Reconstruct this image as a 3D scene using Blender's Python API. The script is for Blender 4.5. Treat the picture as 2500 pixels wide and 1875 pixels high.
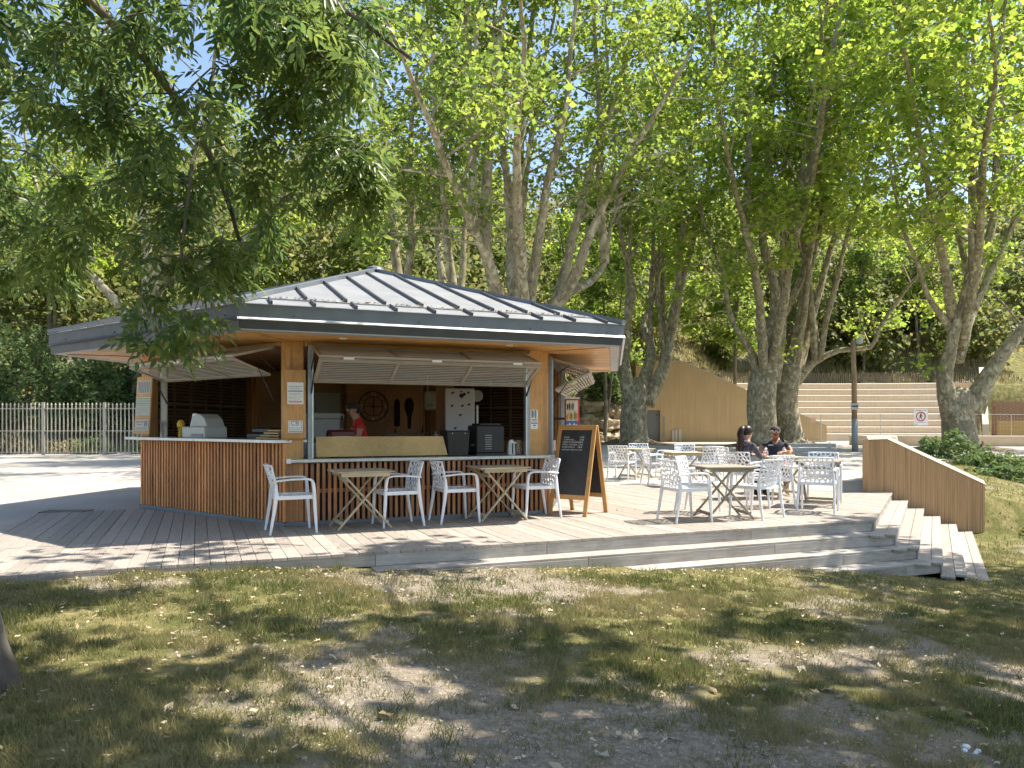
import bpy, bmesh, math, random
import numpy as np
from mathutils import Vector, Matrix, Quaternion

# ------------------------------------------------------------------ camera, sky, sun, exposure
S = bpy.context.scene
C = S.collection
for o in list(bpy.data.objects):
    bpy.data.objects.remove(o)
CAMZ = 1.32
cam_d = bpy.data.cameras.new('camera')
cam = bpy.data.objects.new('camera', cam_d)
C.objects.link(cam)
cam.location = (0, 0, CAMZ)
cam.rotation_euler = (math.radians(90), 0, 0)
cam_d.sensor_width = 36
cam_d.lens = 27.0
cam_d.shift_y = 0.039
cam_d.clip_start = 0.05
cam_d.clip_end = 3000
S.camera = cam

SUN_TO = Vector((0.6, 0.17, 1.0)).normalized()
world = bpy.data.worlds.new('World')
S.world = world
world.use_nodes = True
nt = world.node_tree
nt.nodes.clear()
sky = nt.nodes.new('ShaderNodeTexSky')
sky.sky_type = 'NISHITA'
sky.sun_disc = False
sky.sun_elevation = math.asin(SUN_TO.z)
sky.sun_rotation = math.atan2(SUN_TO.x, SUN_TO.y)
sky.altitude = 100
sky.air_density = 1.0
sky.dust_density = 1.2
sky.ozone_density = 1.0
bg = nt.nodes.new('ShaderNodeBackground')
bg.inputs['Strength'].default_value = 0.135
wo = nt.nodes.new('ShaderNodeOutputWorld')
nt.links.new(sky.outputs[0], bg.inputs[0])
nt.links.new(bg.outputs[0], wo.inputs[0])

sun_d = bpy.data.lights.new('sun', 'SUN')
sun_d.energy = 5.0
sun_d.angle = math.radians(0.53)
sun_d.color = (1.0, 0.935, 0.83)
sun = bpy.data.objects.new('sun', sun_d)
sun.rotation_euler = (-SUN_TO).to_track_quat('-Z', 'Y').to_euler()
sun.location = (20, 5, 40)
C.objects.link(sun)

S.view_settings.view_transform = 'Standard'
S.view_settings.look = 'None'
S.view_settings.gamma = 1.0
S.view_settings.use_curve_mapping = False
S.view_settings.exposure = 1.06
S.render.engine = 'CYCLES'
S.cycles.max_bounces = 6
S.cycles.diffuse_bounces = 3
S.cycles.glossy_bounces = 2
S.cycles.transmission_bounces = 3
S.cycles.use_adaptive_sampling = True
S.cycles.adaptive_threshold = 0.03
S.cycles.transparent_max_bounces = 8
S.cycles.use_denoising = True
S.cycles.sample_clamp_indirect = 6

RNG = np.random.default_rng(11)
random.seed(5)
PI = math.pi

# ------------------------------------------------------------------ materials
def lin(c):
    return tuple(((x / 12.92) if x <= 0.04045 else ((x + 0.055) / 1.055) ** 2.4) for x in c)

class NT:
    """small node-tree helper"""
    def __init__(self, name):
        self.m = bpy.data.materials.new(name)
        self.m.use_nodes = True
        self.t = self.m.node_tree
        self.b = self.t.nodes['Principled BSDF']
        self.out = self.t.nodes['Material Output']
    def n(self, typ, **kw):
        x = self.t.nodes.new(typ)
        for k, v in kw.items():
            setattr(x, k, v)
        return x
    def l(self, a, b):
        self.t.links.new(a, b)
    def coord(self, kind='Object', scale=(1, 1, 1), rot=(0, 0, 0)):
        tc = self.n('ShaderNodeTexCoord')
        mp = self.n('ShaderNodeMapping')
        mp.inputs['Scale'].default_value = scale
        mp.inputs['Rotation'].default_value = rot
        self.l(tc.outputs[kind], mp.inputs[0])
        return mp.outputs[0]
    def noise(self, vec, scale, detail=4, rough=0.55, dist=0.0):
        x = self.n('ShaderNodeTexNoise')
        x.inputs['Scale'].default_value = scale
        x.inputs['Detail'].default_value = detail
        x.inputs['Roughness'].default_value = rough
        x.inputs['Distortion'].default_value = dist
        if vec is not None:
            self.l(vec, x.inputs['Vector'])
        return x.outputs['Fac']
    def ramp(self, fac, stops):
        x = self.n('ShaderNodeValToRGB')
        e = x.color_ramp.elements
        while len(e) < len(stops):
            e.new(0.5)
        for i, (p, c) in enumerate(stops):
            e[i].position = p
            e[i].color = (*c, 1) if len(c) == 3 else c
        self.l(fac, x.inputs[0])
        return x.outputs[0]
    def mix(self, fac, a, b, blend='MIX'):
        x = self.n('ShaderNodeMixRGB', blend_type=blend)
        for s, v in ((0, fac), (1, a), (2, b)):
            if isinstance(v, (int, float)):
                x.inputs[s].default_value = v
            elif isinstance(v, tuple):
                x.inputs[s].default_value = (*v, 1)
            else:
                self.l(v, x.inputs[s])
        return x.outputs[0]
    def bump(self, h, strength=0.3, dist=0.01):
        x = self.n('ShaderNodeBump')
        x.inputs['Strength'].default_value = strength
        x.inputs['Distance'].default_value = dist
        self.l(h, x.inputs['Height'])
        self.l(x.outputs[0], self.b.inputs['Normal'])
    def set(self, col=None, rough=None, metal=None, spec=None):
        if col is not None:
            if isinstance(col, tuple):
                self.b.inputs['Base Color'].default_value = (*col, 1)
            else:
                self.l(col, self.b.inputs['Base Color'])
        if rough is not None:
            if isinstance(rough, (int, float)):
                self.b.inputs['Roughness'].default_value = rough
            else:
                self.l(rough, self.b.inputs['Roughness'])
        if metal is not None:
            self.b.inputs['Metallic'].default_value = metal
        if spec is not None:
            self.b.inputs['Specular IOR Level'].default_value = spec
        return self.m

MATS = {}
def plain(name, col, rough=0.6, metal=0.0, var=0.12, scale=9.0, bump=0.0, spec=0.4):
    """colour with mottling and per-object shift"""
    if name in MATS:
        return MATS[name]
    m = NT(name)
    v = m.coord('Object')
    f = m.noise(v, scale, 5)
    lo = tuple(max(0, c * (1 - var)) for c in col)
    hi = tuple(min(1, c * (1 + var)) for c in col)
    c = m.ramp(f, [(0.3, lo), (0.7, hi)])
    if bump:
        m.bump(m.noise(v, scale * 6, 4), bump, 0.01)
    MATS[name] = m.set(c, rough, metal, spec)
    return MATS[name]

def wood(name, c1, c2, axis='X', rough=0.6, grain=10.0, knots=False, objvar=0.25, bump=0.12):
    """streaky grain along one axis of the object, shade differs per object"""
    m = NT(name)
    st = {'X': (0.35, 6, 6), 'Y': (6, 0.35, 6), 'Z': (6, 6, 0.35)}[axis]
    oi = m.n('ShaderNodeObjectInfo')
    tc = m.n('ShaderNodeTexCoord')
    ad = m.n('ShaderNodeVectorMath', operation='ADD')
    sc = m.n('ShaderNodeVectorMath', operation='SCALE')
    cmb = m.n('ShaderNodeCombineXYZ')
    for i in range(3):
        m.l(oi.outputs['Random'], cmb.inputs[i])
    m.l(cmb.outputs[0], sc.inputs[0])
    sc.inputs['Scale'].default_value = 37.0
    m.l(tc.outputs['Object'], ad.inputs[0])
    m.l(sc.outputs[0], ad.inputs[1])
    mp = m.n('ShaderNodeMapping')
    mp.inputs['Scale'].default_value = st
    m.l(ad.outputs[0], mp.inputs[0])
    g = m.noise(mp.outputs[0], grain, 6, 0.6, 0.4)
    c = m.ramp(g, [(0.32, c1), (0.68, c2)])
    br = m.n('ShaderNodeMapRange')
    br.inputs['To Min'].default_value = 1 - objvar
    br.inputs['To Max'].default_value = 1 + objvar
    m.l(oi.outputs['Random'], br.inputs['Value'])
    hsv = m.n('ShaderNodeHueSaturation')
    m.l(br.outputs[0], hsv.inputs['Value'])
    m.l(c, hsv.inputs['Color'])
    wz = m.noise(ad.outputs[0], 1.7, 5, 0.65)
    c = m.mix(1.0, hsv.outputs[0], m.ramp(wz, [(0.3, (0.66, 0.64, 0.62)), (0.6, (1.05, 1.05, 1.05))]), 'MULTIPLY')
    if knots:
        vo = m.n('ShaderNodeTexVoronoi')
        vo.inputs['Scale'].default_value = 3.2
        m.l(ad.outputs[0], vo.inputs['Vector'])
        k = m.ramp(vo.outputs['Distance'], [(0.0, (1, 1, 1)), (0.07, (0, 0, 0))])
        c = m.mix(k, c, tuple(x * 0.35 for x in c1))
    m.bump(g, bump, 0.006)
    MATS[name] = m.set(c, rough)
    return MATS[name]

def leaf_mat(name, stops, trans=0.45, rough=0.55, tcol=1.25):
    m = NT(name)
    ge = m.n('ShaderNodeNewGeometry')
    c = m.ramp(ge.outputs['Random Per Island'], stops)
    v = m.coord('Object')
    big = m.noise(v, 0.8, 3)
    c2 = m.mix(m.ramp(big, [(0.38, (0, 0, 0)), (0.62, (0.55, 0.55, 0.55))]), c, stops[-1][1])
    m.set(c2, rough, spec=0.35)
    tr = m.n('ShaderNodeBsdfTranslucent')
    hs = m.n('ShaderNodeHueSaturation')
    hs.inputs['Value'].default_value = tcol
    hs.inputs['Hue'].default_value = 0.489
    hs.inputs['Saturation'].default_value = 1.0
    m.l(c2, hs.inputs['Color'])
    m.l(hs.outputs[0], tr.inputs[0])
    mx = m.n('ShaderNodeMixShader')
    mx.inputs[0].default_value = trans
    m.l(m.b.outputs[0], mx.inputs[1])
    m.l(tr.outputs[0], mx.inputs[2])
    m.l(mx.outputs[0], m.out.inputs[0])
    MATS[name] = m.m
    return m.m

# timber
wood('pine', (0.46, 0.235, 0.075), (0.60, 0.335, 0.125), 'Z', 0.55, objvar=0.08)
wood('pine_h', (0.46, 0.235, 0.075), (0.60, 0.335, 0.125), 'X', 0.55, objvar=0.10)
wood('pine_board', (0.50, 0.32, 0.12), (0.60, 0.41, 0.17), 'X', 0.6, knots=True, objvar=0.05)
wood('soffit_wood', (0.54, 0.28, 0.09), (0.66, 0.37, 0.13), 'X', 0.5, objvar=0.10)
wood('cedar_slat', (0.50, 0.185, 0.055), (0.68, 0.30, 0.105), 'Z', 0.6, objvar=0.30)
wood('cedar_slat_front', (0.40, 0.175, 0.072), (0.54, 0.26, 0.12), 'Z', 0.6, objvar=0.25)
wood('shaded_louvre', (0.15, 0.095, 0.06), (0.20, 0.13, 0.082), 'X', 0.6, objvar=0.1)  # interior shade is put into this colour, far darker than the grey shutters
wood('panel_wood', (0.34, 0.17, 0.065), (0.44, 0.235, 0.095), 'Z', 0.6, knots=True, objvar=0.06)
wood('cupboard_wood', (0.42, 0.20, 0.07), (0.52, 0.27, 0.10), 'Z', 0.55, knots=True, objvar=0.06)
wood('table_wood', (0.42, 0.35, 0.23), (0.55, 0.47, 0.33), 'X', 0.7, objvar=0.12)
wood('weathered_table', (0.26, 0.225, 0.165), (0.36, 0.315, 0.235), 'X', 0.7, objvar=0.12)
wood('sign_wood', (0.46, 0.24, 0.075), (0.58, 0.32, 0.11), 'Z', 0.5, knots=True, objvar=0.08)
wood('grey_timber', (0.32, 0.29, 0.25), (0.46, 0.42, 0.37), 'X', 0.75, objvar=0.10)
wood('lamp_post_wood', (0.28, 0.17, 0.08), (0.38, 0.24, 0.12), 'Z', 0.6, objvar=0.05)
wood('chestnut_pale', (0.20, 0.15, 0.10), (0.40, 0.33, 0.24), 'Z', 0.8, objvar=0.2)
# metals, paint, plastics
plain('zinc_roof', (0.27, 0.273, 0.278), 0.5, 0.15, 0.14, 2.2)
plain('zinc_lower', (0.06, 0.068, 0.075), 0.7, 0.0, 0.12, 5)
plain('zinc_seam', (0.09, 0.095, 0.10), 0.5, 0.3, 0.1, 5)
plain('zinc_sunlit_edge', (0.62, 0.63, 0.64), 0.45, 0.2, 0.05, 3)  # sunlight on the drip edge is put into this pale colour
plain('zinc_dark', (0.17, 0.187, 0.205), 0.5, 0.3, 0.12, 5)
plain('zinc_shaded_fascia', (0.095, 0.095, 0.095), 0.5, 0.3, 0.14, 6)  # zinc of the sides away from the sun, their shade put into the colour
plain('zinc_soffit', (0.36, 0.355, 0.35), 0.55, 0.2, 0.08, 5)
plain('steel_frame', (0.27, 0.29, 0.31), 0.38, 0.7, 0.10, 8)
plain('zinc_counter', (0.48, 0.51, 0.53), 0.33, 0.75, 0.14, 12)
plain('shutter_grey', (0.36, 0.32, 0.26), 0.5, 0.1, 0.08, 8)
plain('shutter_slat', (0.48, 0.44, 0.38), 0.45, 0.05, 0.08, 8)
plain('white_plastic', (0.76, 0.77, 0.79), 0.34, 0, 0.06, 4, spec=0.5)
plain('white_paint', (0.78, 0.77, 0.74), 0.5, 0, 0.04, 6)
plain('cream_metal', (0.42, 0.38, 0.30), 0.5, 0, 0.05, 5)
plain('black_plastic', (0.02, 0.02, 0.021), 0.4, 0, 0.2, 6)
plain('dark_metal', (0.035, 0.035, 0.038), 0.45, 0.3, 0.2, 8)
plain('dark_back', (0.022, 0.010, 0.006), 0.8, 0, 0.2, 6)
plain('chalk_board', (0.035, 0.034, 0.036), 0.42, 0, 0.25, 5)
plain('chalk', (0.72, 0.72, 0.70), 0.9, 0, 0.06, 20)
plain('paper', (0.74, 0.74, 0.74), 0.7, 0, 0.03, 5)
plain('paper_grey', (0.44, 0.46, 0.40), 0.7, 0, 0.05, 5)
plain('ink', (0.03, 0.03, 0.04), 0.7, 0, 0.1, 5)
plain('ink_grey', (0.22, 0.23, 0.24), 0.7, 0, 0.25, 40)
plain('ink_blue', (0.03, 0.05, 0.22), 0.7, 0, 0.1, 5)
plain('ink_red', (0.50, 0.03, 0.03), 0.6, 0, 0.1, 5)
plain('ink_yellow', (0.62, 0.52, 0.05), 0.6, 0, 0.1, 5)
plain('ink_green', (0.10, 0.24, 0.07), 0.6, 0, 0.1, 5)
plain('red_paint', (0.55, 0.015, 0.015), 0.35, 0, 0.08, 5)
plain('ochre_wall', (0.46, 0.30, 0.115), 0.85, 0, 0.07, 1.4, bump=0.25)
plain('buff_concrete', (0.60, 0.47, 0.32), 0.85, 0, 0.07, 1.6, bump=0.25)
plain('buff_lip', (0.54, 0.46, 0.36), 0.8, 0, 0.05, 2)
plain('grey_door', (0.16, 0.165, 0.16), 0.5, 0, 0.05, 3)
plain('fridge_white', (0.66, 0.66, 0.70), 0.35, 0, 0.03, 4)
plain('machine_grey', (0.42, 0.43, 0.40), 0.5, 0, 0.05, 6)
plain('heater_cream', (0.66, 0.62, 0.52), 0.4, 0, 0.03, 4)
plain('maroon', (0.09, 0.012, 0.016), 0.35, 0, 0.2, 5)
plain('clock_metal', (0.05, 0.035, 0.025), 0.5, 0.5, 0.2, 12)
plain('clock_numeral', (0.75, 0.62, 0.42), 0.6, 0, 0.1, 6)
plain('rock', (0.42, 0.34, 0.23), 0.9, 0, 0.3, 3.0, bump=0.8)
plain('skin', (0.52, 0.28, 0.19), 0.5, 0, 0.06, 12)
plain('skin_dark', (0.30, 0.14, 0.08), 0.5, 0, 0.08, 12)
plain('hair', (0.022, 0.011, 0.007), 0.4, 0, 0.5, 60)
plain('hoodie', (0.075, 0.07, 0.085), 0.85, 0, 0.15, 20)
plain('tshirt_dark', (0.028, 0.03, 0.045), 0.85, 0, 0.2, 20)
plain('red_shirt', (0.62, 0.035, 0.03), 0.8, 0, 0.12, 14)
plain('trousers', (0.03, 0.03, 0.035), 0.85, 0, 0.2, 15)
plain('shorts_red', (0.42, 0.02, 0.06), 0.8, 0, 0.2, 30)
plain('cap_cloth', (0.05, 0.04, 0.032), 0.8, 0, 0.2, 20)
plain('shoe', (0.05, 0.045, 0.045), 0.6, 0, 0.2, 10)
plain('bench_grey', (0.26, 0.28, 0.28), 0.6, 0, 0.1, 5)
plain('tan_hand', (0.55, 0.33, 0.16), 0.6, 0, 0.1, 5)
plain('glass_jar', (0.32, 0.24, 0.17), 0.2, 0, 0.2, 8)
plain('steel_bright', (0.55, 0.55, 0.54), 0.25, 0.9, 0.05, 8)
plain('yellow_toy', (0.60, 0.38, 0.03), 0.5, 0, 0.2, 12)
plain('dry_leaf', (0.52, 0.40, 0.24), 0.8, 0, 0.4, 25)
plain('sky_blue_print', (0.05, 0.22, 0.55), 0.5, 0, 0.3, 30)
plain('pink_print', (0.60, 0.36, 0.30), 0.6, 0, 0.2, 20)
plain('orange_print', (0.62, 0.25, 0.04), 0.5, 0, 0.4, 30)
plain('cream_print', (0.70, 0.64, 0.48), 0.5, 0, 0.2, 30)
plain('brown_stone', (0.30, 0.19, 0.115), 0.9, 0, 0.3, 5, bump=0.6)
plain('dark_grate', (0.19, 0.17, 0.145), 0.7, 0.1, 0.2, 10)
# foliage
leaf_mat('plane_leaf', [(0.0, (0.055, 0.105, 0.016)), (0.5, (0.105, 0.18, 0.024)), (0.85, (0.165, 0.235, 0.03)), (1.0, (0.25, 0.29, 0.045))], 0.60, tcol=2.6)
leaf_mat('plane_leaf_cool', [(0.0, (0.05, 0.095, 0.024)), (0.5, (0.10, 0.165, 0.03)), (1.0, (0.185, 0.23, 0.036))], 0.58, tcol=2.5)
leaf_mat('ash_leaf', [(0.0, (0.035, 0.075, 0.028)), (0.5, (0.065, 0.115, 0.034)), (1.0, (0.13, 0.17, 0.036))], 0.50, 0.36, tcol=2.3)
leaf_mat('wood_leaf', [(0.0, (0.05, 0.09, 0.024)), (0.5, (0.10, 0.15, 0.036)), (0.9, (0.16, 0.195, 0.05)), (1.0, (0.22, 0.19, 0.07))], 0.5, tcol=2.1)
leaf_mat('shrub_leaf', [(0.0, (0.045, 0.095, 0.03)), (0.5, (0.085, 0.145, 0.045)), (1.0, (0.16, 0.21, 0.07))], 0.4, tcol=1.6)
leaf_mat('grass_blade', [(0.0, (0.06, 0.10, 0.02)), (0.5, (0.115, 0.15, 0.034)), (0.8, (0.19, 0.19, 0.06)), (1.0, (0.40, 0.32, 0.16))], 0.3, 0.7, tcol=1.3)
leaf_mat('dry_grass', [(0.0, (0.16, 0.15, 0.06)), (0.5, (0.27, 0.22, 0.10)), (1.0, (0.36, 0.30, 0.16))], 0.25, 0.8, tcol=1.1)

def bark_mat(name, base, dark, pale, spots=True):
    m = NT(name)
    v = m.coord('Object')
    big = m.noise(v, 1.3, 5, 0.6, 0.5)
    c = m.ramp(big, [(0.30, dark), (0.5, base), (0.72, pale)])
    if spots:
        fl = m.noise(m.coord('Object', (1, 1, 0.6)), 6.5, 3, 0.5, 0.6)
        c = m.mix(m.ramp(fl, [(0.53, (0, 0, 0)), (0.58, (0.75, 0.75, 0.75))]), c, tuple(x * 0.50 for x in base))
        fl2 = m.noise(m.coord('Object', (1.3, 1.3, 0.7)), 4.0, 3, 0.5, 0.4)
        c = m.mix(m.ramp(fl2, [(0.56, (0, 0, 0)), (0.62, (0.7, 0.7, 0.7))]), c, tuple(min(1, x * 1.3) for x in pale))
    m.bump(m.noise(m.coord('Object', (1, 1, 0.3)), 9, 6), 0.5, 0.04)
    MATS[name] = m.set(c, 0.85, spec=0.2)
bark_mat('plane_bark', (0.31, 0.265, 0.17), (0.21, 0.18, 0.115), (0.44, 0.395, 0.28))
bark_mat('ash_bark', (0.15, 0.13, 0.105), (0.06, 0.052, 0.045), (0.25, 0.22, 0.18), False)
bark_mat('thin_bark', (0.20, 0.175, 0.125), (0.12, 0.105, 0.08), (0.30, 0.27, 0.20), False)

def ground_mat():
    m = NT('park_ground')
    at = m.n('ShaderNodeAttribute', attribute_name='cover')
    v = m.coord('Object')
    n1 = m.noise(v, 26, 6, 0.7)
    n2 = m.noise(v, 3.2, 6, 0.65)
    n3 = m.noise(v, 140, 3, 0.6)
    dirt = m.ramp(n1, [(0.25, (0.15, 0.12, 0.085)), (0.5, (0.29, 0.24, 0.18)), (0.75, (0.45, 0.39, 0.31))])
    straw = m.ramp(n1, [(0.3, (0.16, 0.135, 0.055)), (0.7, (0.36, 0.30, 0.13))])
    green = m.ramp(n1, [(0.3, (0.07, 0.08, 0.022)), (0.7, (0.17, 0.165, 0.05))])
    veg = m.mix(m.ramp(n2, [(0.42, (0, 0, 0)), (0.62, (1, 1, 1))]), green, straw)
    ad = m.n('ShaderNodeMath', operation='ADD')
    m.l(at.outputs['Fac'], ad.inputs[0])
    mm = m.n('ShaderNodeMath', operation='MULTIPLY_ADD')
    m.l(n1, mm.inputs[0]); mm.inputs[1].default_value = 0.9; mm.inputs[2].default_value = -0.45
    m.l(mm.outputs[0], ad.inputs[1])
    f = m.ramp(ad.outputs[0], [(0.38, (0, 0, 0)), (0.62, (1, 1, 1))])
    c = m.mix(f, dirt, veg)
    c = m.mix(m.ramp(n3, [(0.35, (0.35, 0.35, 0.35)), (0.5, (0, 0, 0))]), c, (0.07, 0.06, 0.045))
    m.bump(m.mix(0.5, n1, n3), 0.8, 0.03)
    MATS['park_ground'] = m.set(c, 0.95, spec=0.15)
ground_mat()

def plaza_mat():
    m = NT('plaza_concrete')
    v = m.coord('Object')
    n1 = m.noise(v, 0.5, 5, 0.6)
    n2 = m.noise(v, 40, 4, 0.6)
    c = m.ramp(n1, [(0.3, (0.34, 0.31, 0.265)), (0.7, (0.45, 0.415, 0.36))])
    c = m.mix(m.ramp(n2, [(0.3, (0.25, 0.25, 0.25)), (0.55, (0, 0, 0))]), c, (0.30, 0.27, 0.23))
    m.bump(n2, 0.25, 0.004)
    MATS['plaza_concrete'] = m.set(c, 0.85, spec=0.25)
plaza_mat()

def deck_mat():
    """grooved decking: grooves run along local X of each plank"""
    m = NT('deck_wood')
    oi = m.n('ShaderNodeObjectInfo')
    v = m.coord('Object', (0.5, 7, 7))
    g = m.noise(v, 9, 6, 0.6, 0.3)
    c = m.ramp(g, [(0.3, (0.30, 0.262, 0.222)), (0.7, (0.47, 0.425, 0.375))])
    tc = m.n('ShaderNodeTexCoord')
    w = m.n('ShaderNodeTexWave', wave_type='BANDS', bands_direction='Y', wave_profile='SIN')
    w.inputs['Scale'].default_value = 22.0
    w.inputs['Distortion'].default_value = 0.1
    m.l(tc.outputs['Object'], w.inputs['Vector'])
    gr = m.ramp(w.outputs['Fac'], [(0.0, (0.5, 0.5, 0.5)), (0.35, (0, 0, 0))])
    c = m.mix(gr, c, (0.16, 0.12, 0.09))
    big = m.noise(m.coord('Object', (1, 1, 1)), 2.0, 4)
    c = m.mix(m.ramp(big, [(0.35, (0, 0, 0)), (0.75, (0.35, 0.35, 0.35))]), c, (0.36, 0.28, 0.21))
    hsv = m.n('ShaderNodeHueSaturation')
    br = m.n('ShaderNodeMapRange')
    br.inputs['To Min'].default_value = 0.84
    br.inputs['To Max'].default_value = 1.14
    m.l(oi.outputs['Random'], br.inputs['Value'])
    m.l(br.outputs[0], hsv.inputs['Value'])
    m.l(c, hsv.inputs['Color'])
    m.bump(w.outputs['Fac'], 0.5, 0.004)
    MATS['deck_wood'] = m.set(hsv.outputs[0], 0.7, spec=0.3)
deck_mat()

def ribbed_mat(name, col, scale, dark=0.55):
    """board-marked, ribbed concrete: fine vertical lines"""
    m = NT(name)
    v = m.coord('Object', (1, 1, 0.03))
    g = m.noise(v, scale, 4, 0.6)
    big = m.noise(m.coord('Object'), 0.9, 5, 0.6)
    c = m.ramp(g, [(0.28, tuple(x * dark for x in col)), (0.48, col), (0.8, tuple(min(1, x * 1.12) for x in col))])
    c = m.mix(m.ramp(big, [(0.35, (0, 0, 0)), (0.7, (0.3, 0.3, 0.3))]), c, tuple(x * 0.78 for x in col))
    m.bump(g, 0.6, 0.02)
    MATS[name] = m.set(c, 0.9, spec=0.2)
ribbed_mat('ribbed_buff', (0.52, 0.335, 0.185), 16)
ribbed_mat('ribbed_tier', (0.62, 0.51, 0.38), 14, 0.86)
ribbed_mat('ribbed_ochre', (0.49, 0.345, 0.185), 9, 0.84)

plain('soil', (0.14, 0.10, 0.065), 0.95, 0, 0.45, 4.0, bump=0.8)

# ------------------------------------------------------------------ mesh helpers
class MB:
    """collects geometry for ONE mesh object"""
    def __init__(self):
        self.v = []; self.f = []
    def add(self, verts, faces):
        n = len(self.v)
        self.v += [tuple(p) for p in verts]
        self.f += [tuple(i + n for i in f) for f in faces]
        return self
    def box(self, lo, hi):
        x0, y0, z0 = lo; x1, y1, z1 = hi
        return self.add([(x0, y0, z0), (x1, y0, z0), (x1, y1, z0), (x0, y1, z0), (x0, y0, z1), (x1, y0, z1), (x1, y1, z1), (x0, y1, z1)],
                        [(0, 3, 2, 1), (4, 5, 6, 7), (0, 1, 5, 4), (1, 2, 6, 5), (2, 3, 7, 6), (3, 0, 4, 7)])
    def obox(self, c, ax, ay, az, sx, sy, sz):
        c, ax, ay, az = Vector(c), Vector(ax), Vector(ay), Vector(az)
        p = []
        for k in (-.5, .5):
            for i, j in ((-.5, -.5), (.5, -.5), (.5, .5), (-.5, .5)):
                p.append(c + ax * i * sx + ay * j * sy + az * k * sz)
        return self.add(p, [(0, 3, 2, 1), (4, 5, 6, 7), (0, 1, 5, 4), (1, 2, 6, 5), (2, 3, 7, 6), (3, 0, 4, 7)])
    def bar(self, a, b, w, h, up=(0, 0, 1)):
        a, b = Vector(a), Vector(b)
        d = (b - a); L = d.length; d.normalize()
        up = Vector(up)
        s = d.cross(up)
        if s.length < 1e-4:
            s = d.cross(Vector((1, 0, 0)))
        s.normalize(); u = s.cross(d)
        return self.obox((a + b) / 2, d, s, u, L, w, h)
    def tube(self, pts, r, sides=8, cap=True):
        pts = [Vector(p) for p in pts]
        if isinstance(r, (int, float)):
            r = [r] * len(pts)
        n0 = len(self.v)
        ref = None
        for i, p in enumerate(pts):
            t = (pts[min(i + 1, len(pts) - 1)] - pts[max(i - 1, 0)]).normalized()
            if ref is None:
                ref = t.orthogonal().normalized()
            else:
                ref = (ref - t * ref.dot(t))
                ref = ref.normalized() if ref.length > 1e-5 else t.orthogonal().normalized()
            b = t.cross(ref)
            for k in range(sides):
                a = 2 * PI * k / sides
                self.v.append(tuple(p + (ref * math.cos(a) + b * math.sin(a)) * r[i]))
        for i in range(len(pts) - 1):
            for k in range(sides):
                a = n0 + i * sides + k; b_ = n0 + i * sides + (k + 1) % sides
                self.f.append((a, b_, b_ + sides, a + sides))
        if cap:
            self.f.append(tuple(n0 + k for k in reversed(range(sides))))
            e = n0 + (len(pts) - 1) * sides
            self.f.append(tuple(e + k for k in range(sides)))
        return self
    def sweep(self, pts, ws, hs, side):
        """rectangular section; side = fixed sideways vector"""
        pts = [Vector(p) for p in pts]; side = Vector(side).normalized()
        if isinstance(ws, (int, float)): ws = [ws] * len(pts)
        if isinstance(hs, (int, float)): hs = [hs] * len(pts)
        n0 = len(self.v); c = 0.28
        for i, p in enumerate(pts):
            t = (pts[min(i + 1, len(pts) - 1)] - pts[max(i - 1, 0)]).normalized()
            n = t.cross(side).normalized()
            w, h = ws[i] / 2, hs[i] / 2
            for (a, b) in ((-1, -1 + c * 2), (-1 + c * 2, -1), (1 - c * 2, -1), (1, -1 + c * 2), (1, 1 - c * 2), (1 - c * 2, 1), (-1 + c * 2, 1), (-1, 1 - c * 2)):
                self.v.append(tuple(p + side * a * w + n * b * h))
        for i in range(len(pts) - 1):
            for k in range(8):
                a = n0 + i * 8 + k; b = n0 + i * 8 + (k + 1) % 8
                self.f.append((a, b, b + 8, a + 8))
        self.f.append(tuple(n0 + k for k in reversed(range(8))))
        e = n0 + (len(pts) - 1) * 8
        self.f.append(tuple(e + k for k in range(8)))
        return self
    def prism(self, poly, z0, z1):
        n = len(poly)
        v = [(p[0], p[1], z0) for p in poly] + [(p[0], p[1], z1) for p in poly]
        f = [tuple(reversed(range(n))), tuple(range(n, 2 * n))] + [(i, (i + 1) % n, (i + 1) % n + n, i + n) for i in range(n)]
        return self.add(v, f)
    def lathe(self, prof, c=(0, 0, 0), sides=20, axis=None):
        n0 = len(self.v); c = Vector(c)
        q = Vector((0, 0, 1)).rotation_difference(Vector(axis)) if axis else Quaternion()
        for r, z in prof:
            for k in range(sides):
                a = 2 * PI * k / sides
                self.v.append(tuple(c + q @ Vector((r * math.cos(a), r * math.sin(a), z))))
        for i in range(len(prof) - 1):
            for k in range(sides):
                a = n0 + i * sides + k; b = n0 + i * sides + (k + 1) % sides
                self.f.append((a, b, b + sides, a + sides))
        self.f.append(tuple(n0 + k for k in reversed(range(sides))))
        e = n0 + (len(prof) - 1) * sides
        self.f.append(tuple(e + k for k in range(sides)))
        return self
    def mesh(self, name, mat, smooth=False, bevel=0.0):
        me = bpy.data.meshes.new(name)
        me.from_pydata(self.v, [], self.f)
        if bevel:
            bm = bmesh.new(); bm.from_mesh(me)
            bmesh.ops.bevel(bm, geom=bm.edges[:], offset=bevel, segments=1, affect='EDGES', clamp_overlap=True)
            bm.to_mesh(me); bm.free()
        me.materials.append(MATS[mat] if isinstance(mat, str) else mat)
        if smooth:
            me.polygons.foreach_set('use_smooth', [True] * len(me.polygons))
        me.update()
        return me

def link(name, me, parent=None, loc=None, rot=None):
    o = bpy.data.objects.new(name, me)
    C.objects.link(o)
    if parent is not None:
        o.parent = parent
    if loc is not None:
        o.location = loc
    if rot is not None:
        o.rotation_euler = rot
    return o

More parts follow.
